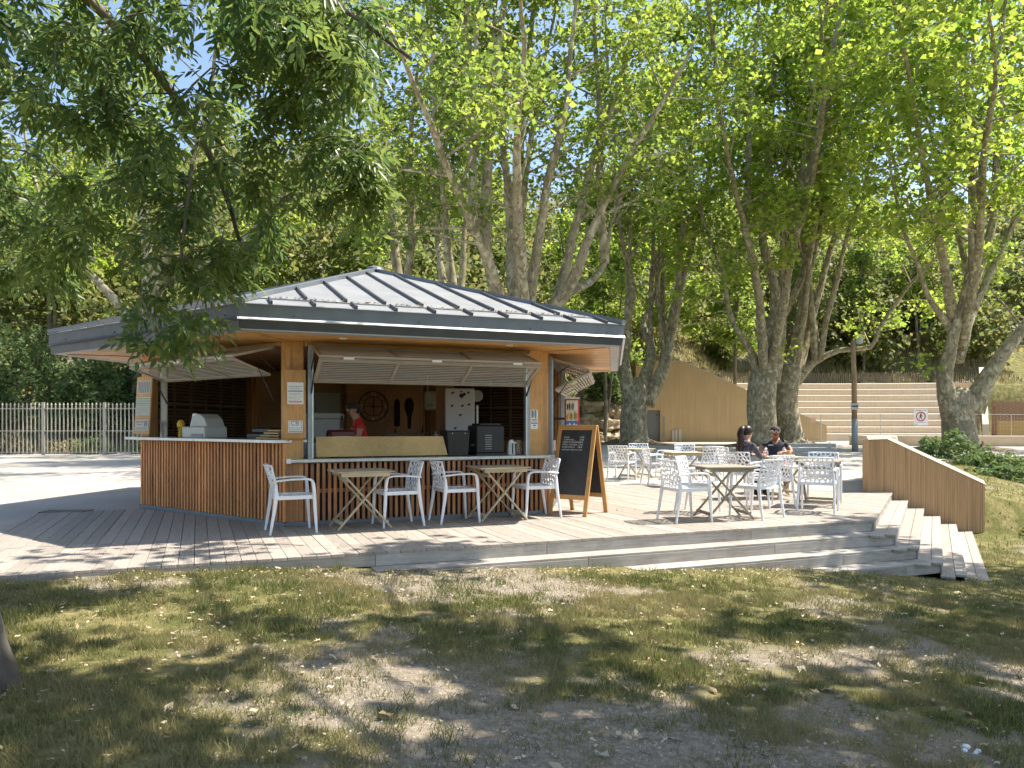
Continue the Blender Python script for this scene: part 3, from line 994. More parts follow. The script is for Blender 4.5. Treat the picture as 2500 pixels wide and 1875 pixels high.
# folding louvre shutters: upper leaf out from the head of the opening, lower leaf folded back in
def shutter(k, s0, s1, tip_off, tip_z, low_off, low_z, hz=2.315):
    sh = empty('folding_shutter'); sh.parent = kiosk
    sh.location = (0, 0, 0)
    sh['label'] = {0: 'wide grey louvre shutter folded up over the front opening', 5: 'grey louvre shutter folded up over the cash desk opening', 1: 'louvre shutter folded up on the far side by the chalkboard'}[k]
    n = Vector((*FN[k], 0)); u = Vector((*FU[k], 0))
    for nm, (oa, za, ob, zb) in (('upper_leaf', (0.03, hz, tip_off, tip_z)), ('lower_leaf', (tip_off, tip_z - 0.035, low_off, low_z))):
        A = FP(k, 0, oa, za); B = FP(k, 0, ob, zb)
        d = B - A; L = d.length; dn = d.normalized(); nrm = u.cross(dn)
        fr = MB(); w = 0.045
        for sa in (s0, s1 - w):
            fr.obox(A + u * (sa + w / 2) + dn * L / 2, u, dn, nrm, w, L, 0.03)
        for da in (0.0, L - w):
            fr.obox(A + u * (s0 + s1) / 2 + dn * (da + w / 2), u, dn, nrm, s1 - s0 - 2 * w, w, 0.03)
        nb = 3
        for j in range(1, nb):
            fr.obox(A + u * (s0 + (s1 - s0) * j / nb) + dn * L / 2, u, dn, nrm, w, L - 2 * w, 0.028)
        leaf = put('shutter_' + nm, fr, 'shutter_grey', sh)
        sl = MB(); ns = 11
        for j in range(nb):
            a = s0 + (s1 - s0) * j / nb + w * 0.6; b = s0 + (s1 - s0) * (j + 1) / nb - w * 0.6
            for i in range(ns):
                t = w + (L - 2 * w) * (i + 0.5) / ns
                sd = (dn * math.cos(0.3) + nrm * math.sin(0.3)); sn = u.cross(sd)
                sl.obox(A + u * (a + b) / 2 + dn * t, u, sd, sn, b - a, (L - 2 * w) / ns * 0.56, 0.007)
        so = put('louvre_slats', sl, 'shutter_slat', leaf); so['kind'] = 'stuff'
    # hinges
    for t in (0.12, 0.5, 0.88):
        P = FP(k, s0 + (s1 - s0) * t, tip_off + 0.008, tip_z - 0.018)
        put('hinge', MB().obox(P, u, n, (0, 0, 1), 0.13, 0.02, 0.028), 'white_paint', sh)
    # gas struts
    for s in (s0 - 0.015, s1 + 0.015):
        a = FP(k, s, 0.04, 1.72 if k == 0 else 1.62); b = FP(k, s, tip_off * 0.45, (low_z + tip_z) / 2 - 0.02)
        put('strut', MB().tube([a, a.lerp(b, .55)], 0.012, 6).tube([a.lerp(b, .55), b], 0.006, 6), 'dark_metal', sh)
        b2 = FP(k, s, tip_off * 0.5, hz - 0.1)
        put('strut', MB().tube([FP(k, s, 0.03, 2.02), b2], 0.007, 6), 'dark_metal', sh)
    return sh
shutter(0, 0.335, 3.345, 0.60, 2.155, 0.07, 1.865)
shutter(5, 0.90, 3.52, 0.62, 2.165, 0.08, 1.955)
shutter(1, 0.42, 3.38, 0.60, 2.135, 0.07, 1.84)

# the closed back sides: louvre shutters seen from inside, coloured dark for shade, timber lining, cupboard wall
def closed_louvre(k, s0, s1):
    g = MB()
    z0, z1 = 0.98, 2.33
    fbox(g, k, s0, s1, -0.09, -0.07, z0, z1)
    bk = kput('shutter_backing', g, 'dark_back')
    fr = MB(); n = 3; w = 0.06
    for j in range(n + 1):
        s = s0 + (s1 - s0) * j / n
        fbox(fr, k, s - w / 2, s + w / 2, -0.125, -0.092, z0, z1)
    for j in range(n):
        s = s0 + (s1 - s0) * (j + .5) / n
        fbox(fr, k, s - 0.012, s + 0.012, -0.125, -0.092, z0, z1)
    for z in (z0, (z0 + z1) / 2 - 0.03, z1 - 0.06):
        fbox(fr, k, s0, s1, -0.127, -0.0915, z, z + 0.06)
    kput('louvre_frame', fr, 'shaded_louvre')
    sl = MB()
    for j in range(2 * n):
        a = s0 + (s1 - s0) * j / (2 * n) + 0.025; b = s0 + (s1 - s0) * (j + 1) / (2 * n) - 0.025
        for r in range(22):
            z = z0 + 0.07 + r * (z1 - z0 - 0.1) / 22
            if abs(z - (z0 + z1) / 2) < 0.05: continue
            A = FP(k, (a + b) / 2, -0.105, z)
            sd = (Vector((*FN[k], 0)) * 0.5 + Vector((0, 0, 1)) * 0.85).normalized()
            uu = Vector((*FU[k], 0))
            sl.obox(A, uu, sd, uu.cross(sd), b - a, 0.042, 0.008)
    so = kput('louvre_slats', sl, 'shaded_louvre'); so['kind'] = 'stuff'
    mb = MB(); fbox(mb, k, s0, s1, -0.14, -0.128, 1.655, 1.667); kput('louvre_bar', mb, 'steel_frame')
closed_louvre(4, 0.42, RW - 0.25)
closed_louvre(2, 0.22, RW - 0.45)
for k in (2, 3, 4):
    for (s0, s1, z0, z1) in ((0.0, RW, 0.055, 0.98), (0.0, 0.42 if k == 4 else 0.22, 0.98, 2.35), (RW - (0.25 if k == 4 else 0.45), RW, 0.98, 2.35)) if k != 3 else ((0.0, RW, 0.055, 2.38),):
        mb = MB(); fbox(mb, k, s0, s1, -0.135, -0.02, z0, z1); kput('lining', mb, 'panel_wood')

# boards for notices on the posts
def notice(k, s0, s1, z0, z1, off, name, lab):
    mb = MB(); fbox(mb, k, s0, s1, off - 0.02, off, z0, z1)
    o = kput(name, mb, 'pine'); o['label'] = lab
    return o
nb = notice(0, -0.028, 0.243, 1.135, 2.015, 0.075, 'notice_board', 'pine notice board on the near corner post')
def paper(parent, k, s0, s1, z0, z1, off, mat='paper'):
    mb = MB(); fbox(mb, k, s0, s1, off, off + 0.003, z0, z1); return kput('paper', mb, mat, parent)
def marks(parent, k, off, rects, mat):
    mb = MB()
    for (s0, s1, z0, z1) in rects: fbox(mb, k, s0, s1, off, off + 0.001, z0, z1)
    return kput('print', mb, mat, parent)
p1 = paper(nb, 0, 0.012, 0.215, 1.572, 1.853, 0.076)
marks(nb, 0, 0.0795, [(0.03, 0.20, 1.80, 1.806), (0.03, 0.16, 1.785, 1.788), (0.03, 0.19, 1.77, 1.773), (0.06, 0.20, 1.755, 1.758), (0.03, 0.18, 1.71, 1.714), (0.03, 0.20, 1.695, 1.698), (0.03, 0.11, 1.655, 1.658), (0.03, 0.17, 1.64, 1.643)], 'ink_grey')
marks(nb, 0, 0.0795, [(0.022, 0.205, 1.735, 1.745)], 'ink_blue')
marks(nb, 0, 0.0795, [(0.03, 0.08, 1.666, 1.672), (0.09, 0.13, 1.672, 1.678), (0.14, 0.20, 1.666, 1.672)], 'ink_yellow')
marks(nb, 0, 0.0795, [(0.025, 0.20, 1.606, 1.614), (0.04, 0.19, 1.592, 1.597)], 'ink_red')
p2 = paper(nb, 0, 0.022, 0.204, 1.21, 1.362, 0.076)
marks(nb, 0, 0.0795, [(0.035, 0.19, 1.348, 1.351), (0.035, 0.19, 1.244, 1.247), (0.035, 0.038, 1.247, 1.348), (0.187, 0.19, 1.247, 1.348)], 'ink')
def ftext(parent, k, s, z, off, txt, size, mat, bold=0):
    return text_obj('lettering', txt, size, mat, parent, plane_mat(FP(k, s, off, z), (*FU[k], 0), (*FN[k], 0)), 0.0006 + bold)
ftext(nb, 0, 0.052, 1.282, 0.081, 'CB', 0.085, 'ink_grey')
ftext(nb, 0, 0.048, 1.256, 0.081, 'CARTE BLEUE', 0.020, 'ink_grey')
marks(nb, 0, 0.0795, [(0.03, 0.196, 1.222, 1.229)], 'ink')
pp = paper(None, 0, 3.437, 3.555, 1.245, 1.53, 0.013)
marks(None, 0, 0.0165, [(3.452, 3.485, 1.41, 1.52), (3.49, 3.50, 1.43, 1.50), (3.505, 3.53, 1.40, 1.525)], 'ink_grey')
marks(None, 0, 0.0165, [(3.455, 3.54, 1.375, 1.385), (3.46, 3.535, 1.358, 1.364), (3.445, 3.55, 1.325, 1.338), (3.478, 3.52, 1.295, 1.308), (3.492, 3.505, 1.27, 1.28)], 'ink')
# slot and hole in the far post
mb = MB(); fbox(mb, 0, 3.50, 3.52, 0.0125, 0.0135, 1.72, 1.80); kput('post_slot', mb, 'cedar_slat')
mb = MB(); fbox(mb, 0, 3.585, 3.595, 0.0125, 0.0135, 1.75, 1.76); kput('post_slot', mb, 'dark_metal')

# leaning panel of three leaflets at the far end of the cash desk
u5 = Vector((*FU[5], 0)); n5 = Vector((*FN[5], 0))
lp_lo = FP(5, 0.36, 0.16, 1.165); tilt_u = u5
up = (Vector((0, 0, 1)) + u5 * 0.12).normalized()
lp = MB().obox(lp_lo + up * 0.44, u5, n5, up, 0.46, 0.02, 0.88)
lpo = kput('leaflet_board', lp, 'pine'); lpo['label'] = 'leaning pine board with three printed leaflets'
def lpaper(v0, v1, mat, inset_=0.03):
    c = lp_lo + up * (v0 + v1) / 2 + n5 * 0.0125
    return kput('leaflet', MB().obox(c, u5, n5, up, 0.46 - 2 * inset_, 0.003, v1 - v0), mat, lpo)
def lmark(rects, mat):
    mb = MB()
    for (a0, a1, v0, v1) in rects:
        mb.obox(lp_lo + up * (v0 + v1) / 2 + u5 * (a0 + a1) / 2 + n5 * 0.0148, u5, n5, up, a1 - a0, 0.001, v1 - v0)
    kput('print', mb, mat, lpo)
lpaper(0.62, 0.82, 'paper_grey'); lpaper(0.29, 0.57, 'paper_grey', 0.015); lpaper(0.05, 0.225, 'paper_grey')
lmark([(-0.2, 0.2, 0.54, 0.548), (-0.2, 0.2, 0.505, 0.513), (-0.2, 0.2, 0.47, 0.478), (-0.2, 0.2, 0.44, 0.445)], 'ink_green')
lmark([(-0.2, 0.2, 0.40 - i * 0.02, 0.404 - i * 0.02) for i in range(5)] + [(-0.16 + i * 0.05, -0.13 + i * 0.05, 0.635, 0.80) for i in range(7)], 'ink_grey')
lmark([(-0.17, -0.09, 0.17, 0.20), (-0.06, 0.04, 0.175, 0.20), (0.07, 0.17, 0.12, 0.205)], 'ink_grey')
lmark([(-0.15, 0.0, 0.14, 0.15)], 'ink_red')
lmark([(-0.17, 0.16, 0.07 + i * 0.015, 0.073 + i * 0.015) for i in range(3)], 'ink')

# low pine screen inside the front opening
A = FP(0, 0.40, -0.06, 0.885); B = FP(0, 2.20, -0.06, 0.885)
uu = Vector((*FU[0], 0)); vv = (Vector((0, 0, 1)) - Vector((*FN[0], 0)) * 0.25).normalized()
scr = MB().add([A, B, B + vv * 0.27 - uu * 0.05, A + vv * 0.275, A - Vector((*FN[0], 0)) * .02, B - Vector((*FN[0], 0)) * .02, B + vv * 0.27 - uu * 0.05 - Vector((*FN[0], 0)) * .02, A + vv * 0.275 - Vector((*FN[0], 0)) * .02],
               [(0, 1, 2, 3), (7, 6, 5, 4), (0, 4, 5, 1), (1, 5, 6, 2), (2, 6, 7, 3), (3, 7, 4, 0)])
me = scr.mesh('counter_screen', 'pine_board'); o = link('counter_screen', me, kiosk, (-O2.x, -O2.y, 0))

# dry leaves caught on the roof above the eave
def debris_pts():
    out = []
    for k, n in ((0, 260), (5, 30)):
        for i in range(n):
            s = random.uniform(0.4, RR - 0.3); inn = 0.35 + abs(random.gauss(0, 0.03))
            out.append(slope_pt(k, s, inn) + Vector((0, 0, 0.03)))
    return out
mb = MB()
for p in debris_pts():
    r = random.uniform(0.008, 0.028); a = random.uniform(0, PI)
    d = Vector((math.cos(a), math.sin(a), random.uniform(-.3, .5))) * r; e = Vector((-math.sin(a), math.cos(a), random.uniform(-.3, .5))) * r * 0.6
    mb.add([p - d, p - e, p + d, p + e], [(0, 1, 2, 3)])
o = put('roof_debris', mb, 'dry_leaf'); struct(o, 'stuff', 'dry leaves caught along the zinc roof above the eave')

# ------------------------------------------------------------------ things inside and on the kiosk
def item(name, label, cat, loc, rz=0.0, group=None):
    return tag(empty(name, loc, rz), label, cat, group)
A0 = fang(0); A5 = fang(5); A3 = fang(3)

# cash register on the high counter
p = FP(5, 1.70, -0.10, 1.119)
reg = item('cash_register', 'grey cash register on the high counter', 'cash register', p, A5)
loc_put('base', MB().box((-0.30, -0.20, 0), (0.30, 0.16, 0.16)), 'machine_grey', reg, bevel=0.012)
pr = [(0.0, 0.0), (0.03, 0.14), (0.12, 0.20), (0.24, 0.20), (0.36, 0.13), (0.43, 0.0)]
n = len(pr)
mb = MB().add([(x - 0.16, -0.14, 0.161 + z * 0.9) for x, z in pr] + [(x - 0.16, 0.14, 0.161 + z * 0.9) for x, z in pr],
              [tuple(range(n)), tuple(reversed(range(n, 2 * n)))] + [(i, i + n, (i + 1) % n + n, (i + 1) % n) for i in range(n)])
loc_put('hood', mb, 'machine_grey', reg, bevel=0.006)
loc_put('drawer', MB().box((-0.05, -0.208, 0.02), (0.26, -0.201, 0.06)), 'ink_grey', reg)
p = FP(5, 1.52, 0.04, 1.119)
cs = item('price_card', 'white picture card propped against the cash register', 'card', p, A5)
M = Matrix.Rotation(math.radians(-12), 4, 'X')
mb = MB().box((-0.06, 0, 0.0), (0.06, 0.006, 0.36)); mb.v = [tuple(M @ Vector(v)) for v in mb.v]
loc_put('card', mb, 'paper', cs)
mb = MB().box((-0.035, -0.003, 0.16), (0.03, -0.001, 0.32)); mb.v = [tuple(M @ Vector(v)) for v in mb.v]
loc_put('photo', mb, 'ink_grey', cs)
mb = MB().box((-0.064, -0.05, 0.0), (0.064, -0.045, 0.14)); loc_put('lower_card', mb, 'paper', cs)
mb = MB().box((-0.03, -0.052, 0.085), (0.03, -0.0505, 0.097)).box((-0.01, -0.052, 0.035), (0.012, -0.0505, 0.05)); loc_put('print', mb, 'ink_blue', cs)
p = FP(5, 1.02, -0.10, 1.119)
fg = item('yellow_ornament', 'small yellow ornament by the frame of the cash desk opening', 'ornament', p, A5)
loc_put('body', MB().lathe([(0.02, 0), (0.045, 0.02), (0.03, 0.10), (0.05, 0.15), (0.06, 0.20), (0.045, 0.25), (0.0, 0.27)], (0, 0, 0), 10), 'yellow_toy', fg, smooth=True)
for sx in (-0.025, 0.025):
    loc_put('eye', MB().lathe([(0.013, 0), (0.013, 0.008)], (sx * .7, -0.04, 0.145), 8, (0, -1, 0)), 'ink', fg)
for i, (ln, sh) in enumerate(((0.50, 0), (0.40, 0.03), (0.34, 0.06), (0.26, 0.10))):
    p = FP(5, 3.30 + sh, -0.16 - 0.01 * i, 1.12 + i * 0.034)
    b = link('wooden_board', MB().box((-ln / 2, -0.14, 0), (ln / 2, 0.14, 0.02)).mesh('wooden_board', 'pine_board', bevel=0.003), None, p, (0, 0, A5 + 0.1 * math.sin(i * 3)))
    tag(b, ['lowest pine board of the small stack by the corner post', 'second pine board up in the stack by the corner post', 'third pine board up in the stack by the corner post', 'topmost short pine board of the stack by the corner post'][i], 'board', 'pine boards stacked on the counter')
# dark tray and machine shadowed behind the cash desk
p = FP(5, 2.85, -0.32, 1.119)
dt = item('till_screen', 'dark low machine behind the stack of pine boards', 'machine', p, A5)
loc_put('body', MB().box((-0.26, -0.14, 0), (0.26, 0.14, 0.07)), 'black_plastic', dt, bevel=0.01)
loc_put('lid', MB().box((-0.20, -0.10, 0.07), (0.22, 0.12, 0.15)), 'black_plastic', dt, bevel=0.02)

# front counter
p = FP(0, 2.36, -0.22, 0.869)
bb = item('black_box', 'square black bin beside the pine counter screen', 'bin', p, A0 + 0.05)
loc_put('body', MB().add([(-.15, -.14, 0), (.15, -.14, 0), (.15, .14, 0), (-.15, .14, 0), (-.175, -.16, .345), (.165, -.16, .345), (.165, .16, .345), (-.175, .16, .345)], [(0, 3, 2, 1), (4, 5, 6, 7), (0, 1, 5, 4), (1, 2, 6, 5), (2, 3, 7, 6), (3, 0, 4, 7)]), 'black_plastic', bb, bevel=0.008)
loc_put('rim', MB().box((-.18, -.166, .346), (.17, .166, .358)), 'dark_metal', bb)
for sx in (-0.1, 0.09): loc_put('screw', MB().lathe([(0.006, 0), (0.006, 0.005)], (sx, -.161, 0.32), 6, (0, -1, 0)), 'steel_bright', bb)
p = FP(0, 2.86, -0.26, 0.869)
cm = item('coffee_machine', 'large black coffee machine on the front counter', 'coffee machine', p, A0)
loc_put('body', MB().box((-.22, -.20, .03), (.20, .22, .43)), 'black_plastic', cm, bevel=0.015)
loc_put('foot_plate', MB().box((-.24, -.22, 0), (.24, .24, .03)), 'dark_metal', cm)
loc_put('top_tray', MB().box((-.16, -.18, .431), (.15, .2, .46)), 'dark_metal', cm, bevel=0.006)
loc_put('side_panel', MB().box((.201, -.15, .06), (.205, .18, .40)), 'dark_metal', cm)
for i in range(7):
    loc_put('vent_slat', MB().box((-.10, -.208, .09 + i * .032), (.0, -.201, .10 + i * .032)), 'steel_frame', cm)
loc_put('handle', MB().bar((-.22, -.1, .15), (-.28, -.1, .15), .03, .03), 'black_plastic', cm)
p = FP(0, 3.19, -0.12, 0.869)
ke = item('milk_flask', 'white and steel milk flask right of the coffee machine', 'flask', p, A0)
loc_put('body', MB().lathe([(.062, 0), (.062, .02), (.055, .12), (.045, .19), (.03, .21), (.03, .222)], (0, 0, 0), 14), 'white_paint', ke, smooth=True)
loc_put('band', MB().box((-.012, -.068, .01), (.004, -.055, .17)), 'black_plastic', ke)
loc_put('spout', MB().bar((.03, 0, .19), (.075, 0, .17), .02, .02), 'steel_bright', ke)
p = FP(0, 3.315, -0.16, 0.869)
ja = item('glass_jug', 'brown glass jug beside the opening frame', 'jug', p, A0)
loc_put('body', MB().lathe([(.045, 0), (.06, .02), (.062, .09), (.045, .15), (.05, .21), (.052, .215)], (0, 0, 0), 14), 'glass_jar', ja, smooth=True)
loc_put('handle', MB().tube([(.05, 0, .18), (.09, 0, .16), (.09, 0, .08), (.06, 0, .06)], .008, 6), 'glass_jar', ja)

# fridge with black magnets
p = Vector((-0.99, 14.45, 0.051))
fr_ = item('white_fridge', 'tall white fridge dotted with black magnets', 'fridge', p, math.radians(6))
loc_put('body', MB().box((-.27, -.25, 0.02), (.27, .3, 1.93)), 'fridge_white', fr_, bevel=0.015)
loc_put('door', MB().box((-.27, -.275, 0.05), (.27, -.253, 1.92)), 'fridge_white', fr_, bevel=0.008)
loc_put('plinth', MB().box((-.25, -.22, 0), (.25, .28, .018)), 'dark_metal', fr_)
for (x, z, s) in ((-.14, 1.84, .02), (.02, 1.86, .014), (.03, 1.79, .045), (.15, 1.845, .02), (-.15, 1.60, .02), (.04, 1.60, .02), (.16, 1.625, .02), (.0, 1.43, .02), (-.09, 1.19, .02), (.02, 1.875, .008)):
    loc_put('magnet', MB().lathe([(s, 0), (s, .008)], (x, -.275, z), 7, (0, -1, 0)).lathe([(s * .7, 0), (s * .7, .007)], (x + s * 1.1, -.275, z + s * .6), 6, (0, -1, 0)), 'ink', fr_)
# speaker-like round lamp next to the fridge
p = Vector((-0.66, 14.6, 0.051))
sl_ = item('standing_lamp', 'pale round headed standing lamp beside the fridge', 'lamp', p)
loc_put('pole', MB().tube([(0, 0, .02), (0, 0, 1.62)], .022, 10), 'white_paint', sl_)
loc_put('head', MB().lathe([(.10, 0), (.11, .015), (.10, .03)], (0, -.01, 1.80), 18, (0, -1, 0)), 'machine_grey', sl_)
loc_put('base', MB().lathe([(.14, 0), (.14, .02)], (0, 0, 0), 16), 'white_paint', sl_)

# cupboard with two doors on the back wall
n3 = Vector((*FN[3], 0)); u3 = Vector((*FU[3], 0))
pc = FP(3, 1.06, -0.36, 0.056)
cup = item('cupboard', 'two door pine cupboard at the back of the kiosk', 'cupboard', pc, A3)   # local -y points outwards, +y inwards
loc_put('carcass', MB().box((-.80, -.20, 0), (.80, .20, 2.10)), 'cupboard_wood', cup, bevel=0.004)
for x0, x1 in ((-.72, -.01), (.01, .72)):
    d = loc_put('door', MB().box((x0, .202, 0.1), (x1, .222, 2.03)), 'cupboard_wood', cup, bevel=0.003)
    loc_put('knob', MB().lathe([(.015, 0), (.018, .025)], (x0 + .05 if x0 > 0 else x1 - .05, .222, 1.0), 8, (0, 1, 0)), 'dark_metal', d)
def inner(k, s, off, z): return FP(k, s, off, z)
pk = FP(3, 1.31, -0.60, 1.69)
ck = item('wall_clock', 'large round openwork clock with 12, 3 and 6 on the cupboard door', 'clock', pk, A3 + PI)
def circ(mb, r, w, y0, y1, n=36):
    for i in range(n):
        a = 2 * PI * i / n; b = 2 * PI * (i + 1) / n
        P = []
        for y in (y0, y1):
            for rr, t in ((r - w, a), (r + w, a), (r + w, b), (r - w, b)):
                P.append((rr * math.cos(t), y, rr * math.sin(t)))
        mb.add(P, [(0, 1, 2, 3), (7, 6, 5, 4), (1, 5, 6, 2), (0, 3, 7, 4)])
mb = MB(); circ(mb, .31, .012, -.012, 0.004); loc_put('outer_ring', mb, 'clock_metal', ck)
mb = MB(); circ(mb, .205, .008, -.012, 0.004); loc_put('inner_ring', mb, 'clock_metal', ck)
mb = MB()
for a in (0, PI / 2):
    mb.bar((-.2 * math.cos(a), -.008, -.2 * math.sin(a)), (.2 * math.cos(a), -.008, .2 * math.sin(a)), .012, .02, (0, 1, 0))
loc_put('spokes', mb, 'clock_metal', ck)
loc_put('hour_hand', MB().bar((0, -.018, 0), (-.10, -.018, .06), .006, .022, (0, 1, 0)), 'ink', ck)
loc_put('minute_hand', MB().bar((0, -.024, 0), (.02, -.024, .17), .005, .016, (0, 1, 0)), 'ink', ck)
loc_put('hub', MB().lathe([(.03, 0), (.03, .03)], (0, 0, 0), 12, (0, -1, 0)), 'clock_metal', ck)
def ltext(parent, s, x, z, size, mat, y=-0.014):
    cu = bpy.data.curves.new('numeral', 'FONT'); cu.body = s; cu.size = size; cu.extrude = .003; cu.resolution_u = 2
    cu.align_x = 'CENTER'; cu.align_y = 'CENTER'
    t = bpy.data.objects.new('t', cu); C.objects.link(t)
    me = bpy.data.meshes.new_from_object(t.evaluated_get(bpy.context.evaluated_depsgraph_get()))
    bpy.data.objects.remove(t)
    me.transform(Matrix.Translation((x, y, z)) @ Matrix.Rotation(PI / 2, 4, 'X'))
    me.materials.clear(); me.materials.append(MATS[mat])
    return link('numeral', me, parent)
for s, a in (('12', 90), ('3', 0), ('6', -90), ('9', 180)):
    ltext(ck, s, .258 * math.cos(math.radians(a)), .258 * math.sin(math.radians(a)), .115, 'clock_numeral')
mb = MB()
for a in (30, 60, 120, 150, 210, 240, 300, 330):
    c_, s_ = math.cos(math.radians(a)), math.sin(math.radians(a)); mb.bar((.225 * c_, -.008, .225 * s_), (.29 * c_, -.008, .29 * s_), .01, .02, (0, 1, 0))
loc_put('hour_marks', mb, 'clock_metal', ck)
# carved masks
for s, prof, lab in ((0.80, [(.02, -.30), (.062, -.28), (.066, -.10), (.066, .10), (.06, .22), (.04, .28), (.0, .30)], 'long narrow dark carved mask next to the clock'),
                     (0.53, [(.035, -.34), (.04, -.2), (.045, -.08), (.085, .06), (.098, .17), (.08, .26), (.045, .31), (.0, .33)], 'broad shouldered dark carved figure hanging by the water heater')):
    p = FP(3, s, -0.60, 1.56)
    m_ = item('carved_mask', lab, 'mask', p, A3 + PI, 'carved masks on the cupboard')
    nfr = len(prof)
    mb = MB().lathe(prof, (0, 0, 0), 14)
    mb.v = [(x, max(-.03, min(0, y * .5 - .005)), z) for x, y, z in mb.v]
    loc_put('face', mb, 'dark_back', m_, smooth=True)
    loc_put('nose', MB().bar((0, -.03, -.02), (0, -.045, .10), .02, .02), 'dark_back', m_)
    for sx in (-.025, .025): loc_put('eye', MB().box((sx - .012, -.036, .12), (sx + .012, -.03, .128)), 'ink', m_)
# water heater
p = Vector((-1.62, 15.55, 1.60))
wh = item('water_heater', 'cream water heater hanging above the sink', 'water heater', p, math.radians(8))
loc_put('body', MB().box((-.145, -.1, 0), (.145, .12, .38)), 'heater_cream', wh, bevel=0.03)
loc_put('panel', MB().box((-.135, -.106, .055), (.02, -.1005, .13)), 'machine_grey', wh)
loc_put('pipe', MB().tube([(-.09, .02, .38), (-.09, .02, .70)], .008, 6), 'white_paint', wh)
# partition beside the heater
mb = MB().box((-1.50, 15.15, 0.056), (-1.16, 15.25, 2.37)); kput('partition', mb, 'panel_wood')
# back worktop with bottles and sink
p = Vector((-2.0, 15.5, 0.056))
wt = item('worktop', 'dark worktop with sink at the back under the water heater', 'worktop', p, A3 + PI)
loc_put('top', MB().box((-.62, -.28, .92), (.62, .28, .96)), 'machine_grey', wt)
loc_put('cabinet', MB().box((-.6, -.26, 0), (.6, .26, .918)), 'panel_wood', wt)
loc_put('splash_rail', MB().box((-.62, -.30, .961), (.3, -.285, 1.09)), 'glass_jar', wt)
blabs = ['tall dark bottle standing under the water heater', 'stubby brown bottle between the two tall ones', 'tall thin bottle at the right of the sink shelf', 'small black bottle beside the narrow mask', 'squat white pot by the partition', 'short dark jar left of the sink']
for i, (x, y, h, r, mt) in enumerate(((-1.78, 15.30, .26, .03, 'ink'), (-1.70, 15.28, .20, .045, 'glass_jar'), (-1.60, 15.26, .24, .03, 'glass_jar'), (-2.30, 15.15, .22, .028, 'ink'), (-1.50, 15.05, .16, .05, 'white_paint'), (-2.05, 15.20, .14, .04, 'dark_back'))):
    z = 1.017
    b = link('bottle', MB().lathe([(r, 0), (r, h * .6), (r * .4, h * .75), (r * .4, h)], (0, 0, 0), 10).mesh('bottle', mt, True), None, (x, y, z))
    tag(b, blabs[i], 'bottle', 'bottles on the back worktop')
# grey appliance and maroon grill on the left of the front opening
p = Vector((-3.25, 13.0, 0.051))
ap_ = item('chest_freezer', 'pale grey chest freezer behind the maroon grill', 'freezer', p, A0 * 0.3)
loc_put('body', MB().box((-.32, -.3, 0), (.36, .3, 1.36)), 'machine_grey', ap_, bevel=0.02)
loc_put('lid', MB().box((-.33, -.31, 1.362), (.37, .31, 1.45)), 'machine_grey', ap_, bevel=0.012)
loc_put('handle', MB().box((.372, -.25, 1.2), (.40, -.2, 1.4)), 'dark_metal', ap_)
p = FP(0, 0.76, -0.36, 0.869)
gm = item('contact_grill', 'maroon contact grill behind the pine counter screen', 'grill', p, A0)
loc_put('base', MB().box((-.15, -.16, 0), (.17, .16, .22)), 'maroon', gm, bevel=0.02)
loc_put('lid', MB().box((-.17, -.17, .225), (.18, .17, .37)), 'maroon', gm, bevel=0.03)
loc_put('handle', MB().box((-.11, -.20, .26), (.10, -.172, .285)), 'steel_bright', gm)
# grey white-board on the back wall
mb = MB(); fbox(mb, 3, 1.92, 2.6, -0.16, -0.137, 1.1, 1.98); o = kput('wall_panel', mb, 'machine_grey')
# red framed ice-cream menu hanging outside by the far post
p = Vector((1.02, 13.05, 1.19))
ad = item('ice_cream_board', 'red framed picture menu of ice creams above the chalkboard', 'menu board', p, math.radians(-3))
loc_put('frame', MB().box((-.125, -.02, 0), (.125, .03, .57)), 'red_paint', ad, bevel=0.01)
loc_put('top_strip', MB().box((-.125, -.024, .555), (.125, .032, .58)), 'paper', ad)
loc_put('panel', MB().box((-.10, -.026, .355), (.10, -.0215, .53)), 'cream_print', ad)
loc_put('panel', MB().box((-.10, -.026, .185), (.10, -.0215, .353)), 'cream_print', ad)
loc_put('panel', MB().box((-.10, -.026, .01), (.10, -.0215, .183)), 'sky_blue_print', ad)
def blob(mb, x, z, w, h): mb.lathe([(w * .35, 0), (w * .5, h * .35), (w * .5, h * .8), (w * .2, h)], (x, -.028, z), 8)
for i, mt in enumerate(('ink', 'ink', 'glass_jar', 'ink')):
    mb = MB(); blob(mb, -.075 + i * .03, .37, .024, .10 + .015 * (i % 2)); mb.v = [(x, -.0275 + (y + .028) * .1, z) for x, y, z in mb.v]
    loc_put('picture', mb, mt, ad)
loc_put('picture', MB().box((.045, -.0285, .37), (.095, -.0265, .525)), 'paper', ad)
for i, mt in enumerate(('orange_print', 'ink_yellow', 'ink_red', 'ink_yellow', 'ink_green', 'orange_print')):
    mb = MB(); blob(mb, -.08 + i * .032, .20, .026, .10 + .02 * ((i * 2) % 3)); mb.v = [(x, -.0275 + (y + .028) * .1, z) for x, y, z in mb.v]
    loc_put('picture', mb, mt, ad)
for i, mt in enumerate(('cream_print', 'paper', 'orange_print', 'paper', 'cream_print')):
    mb = MB(); blob(mb, -.078 + i * .038, .025 + .02 * (i % 2), .034, .10); mb.v = [(x, -.0275 + (y + .028) * .1, z) for x, y, z in mb.v]
    loc_put('picture', mb, mt, ad)
loc_put('bracket', MB().box((-.30, .031, .2), (.05, .05, .24)), 'dark_metal', ad)
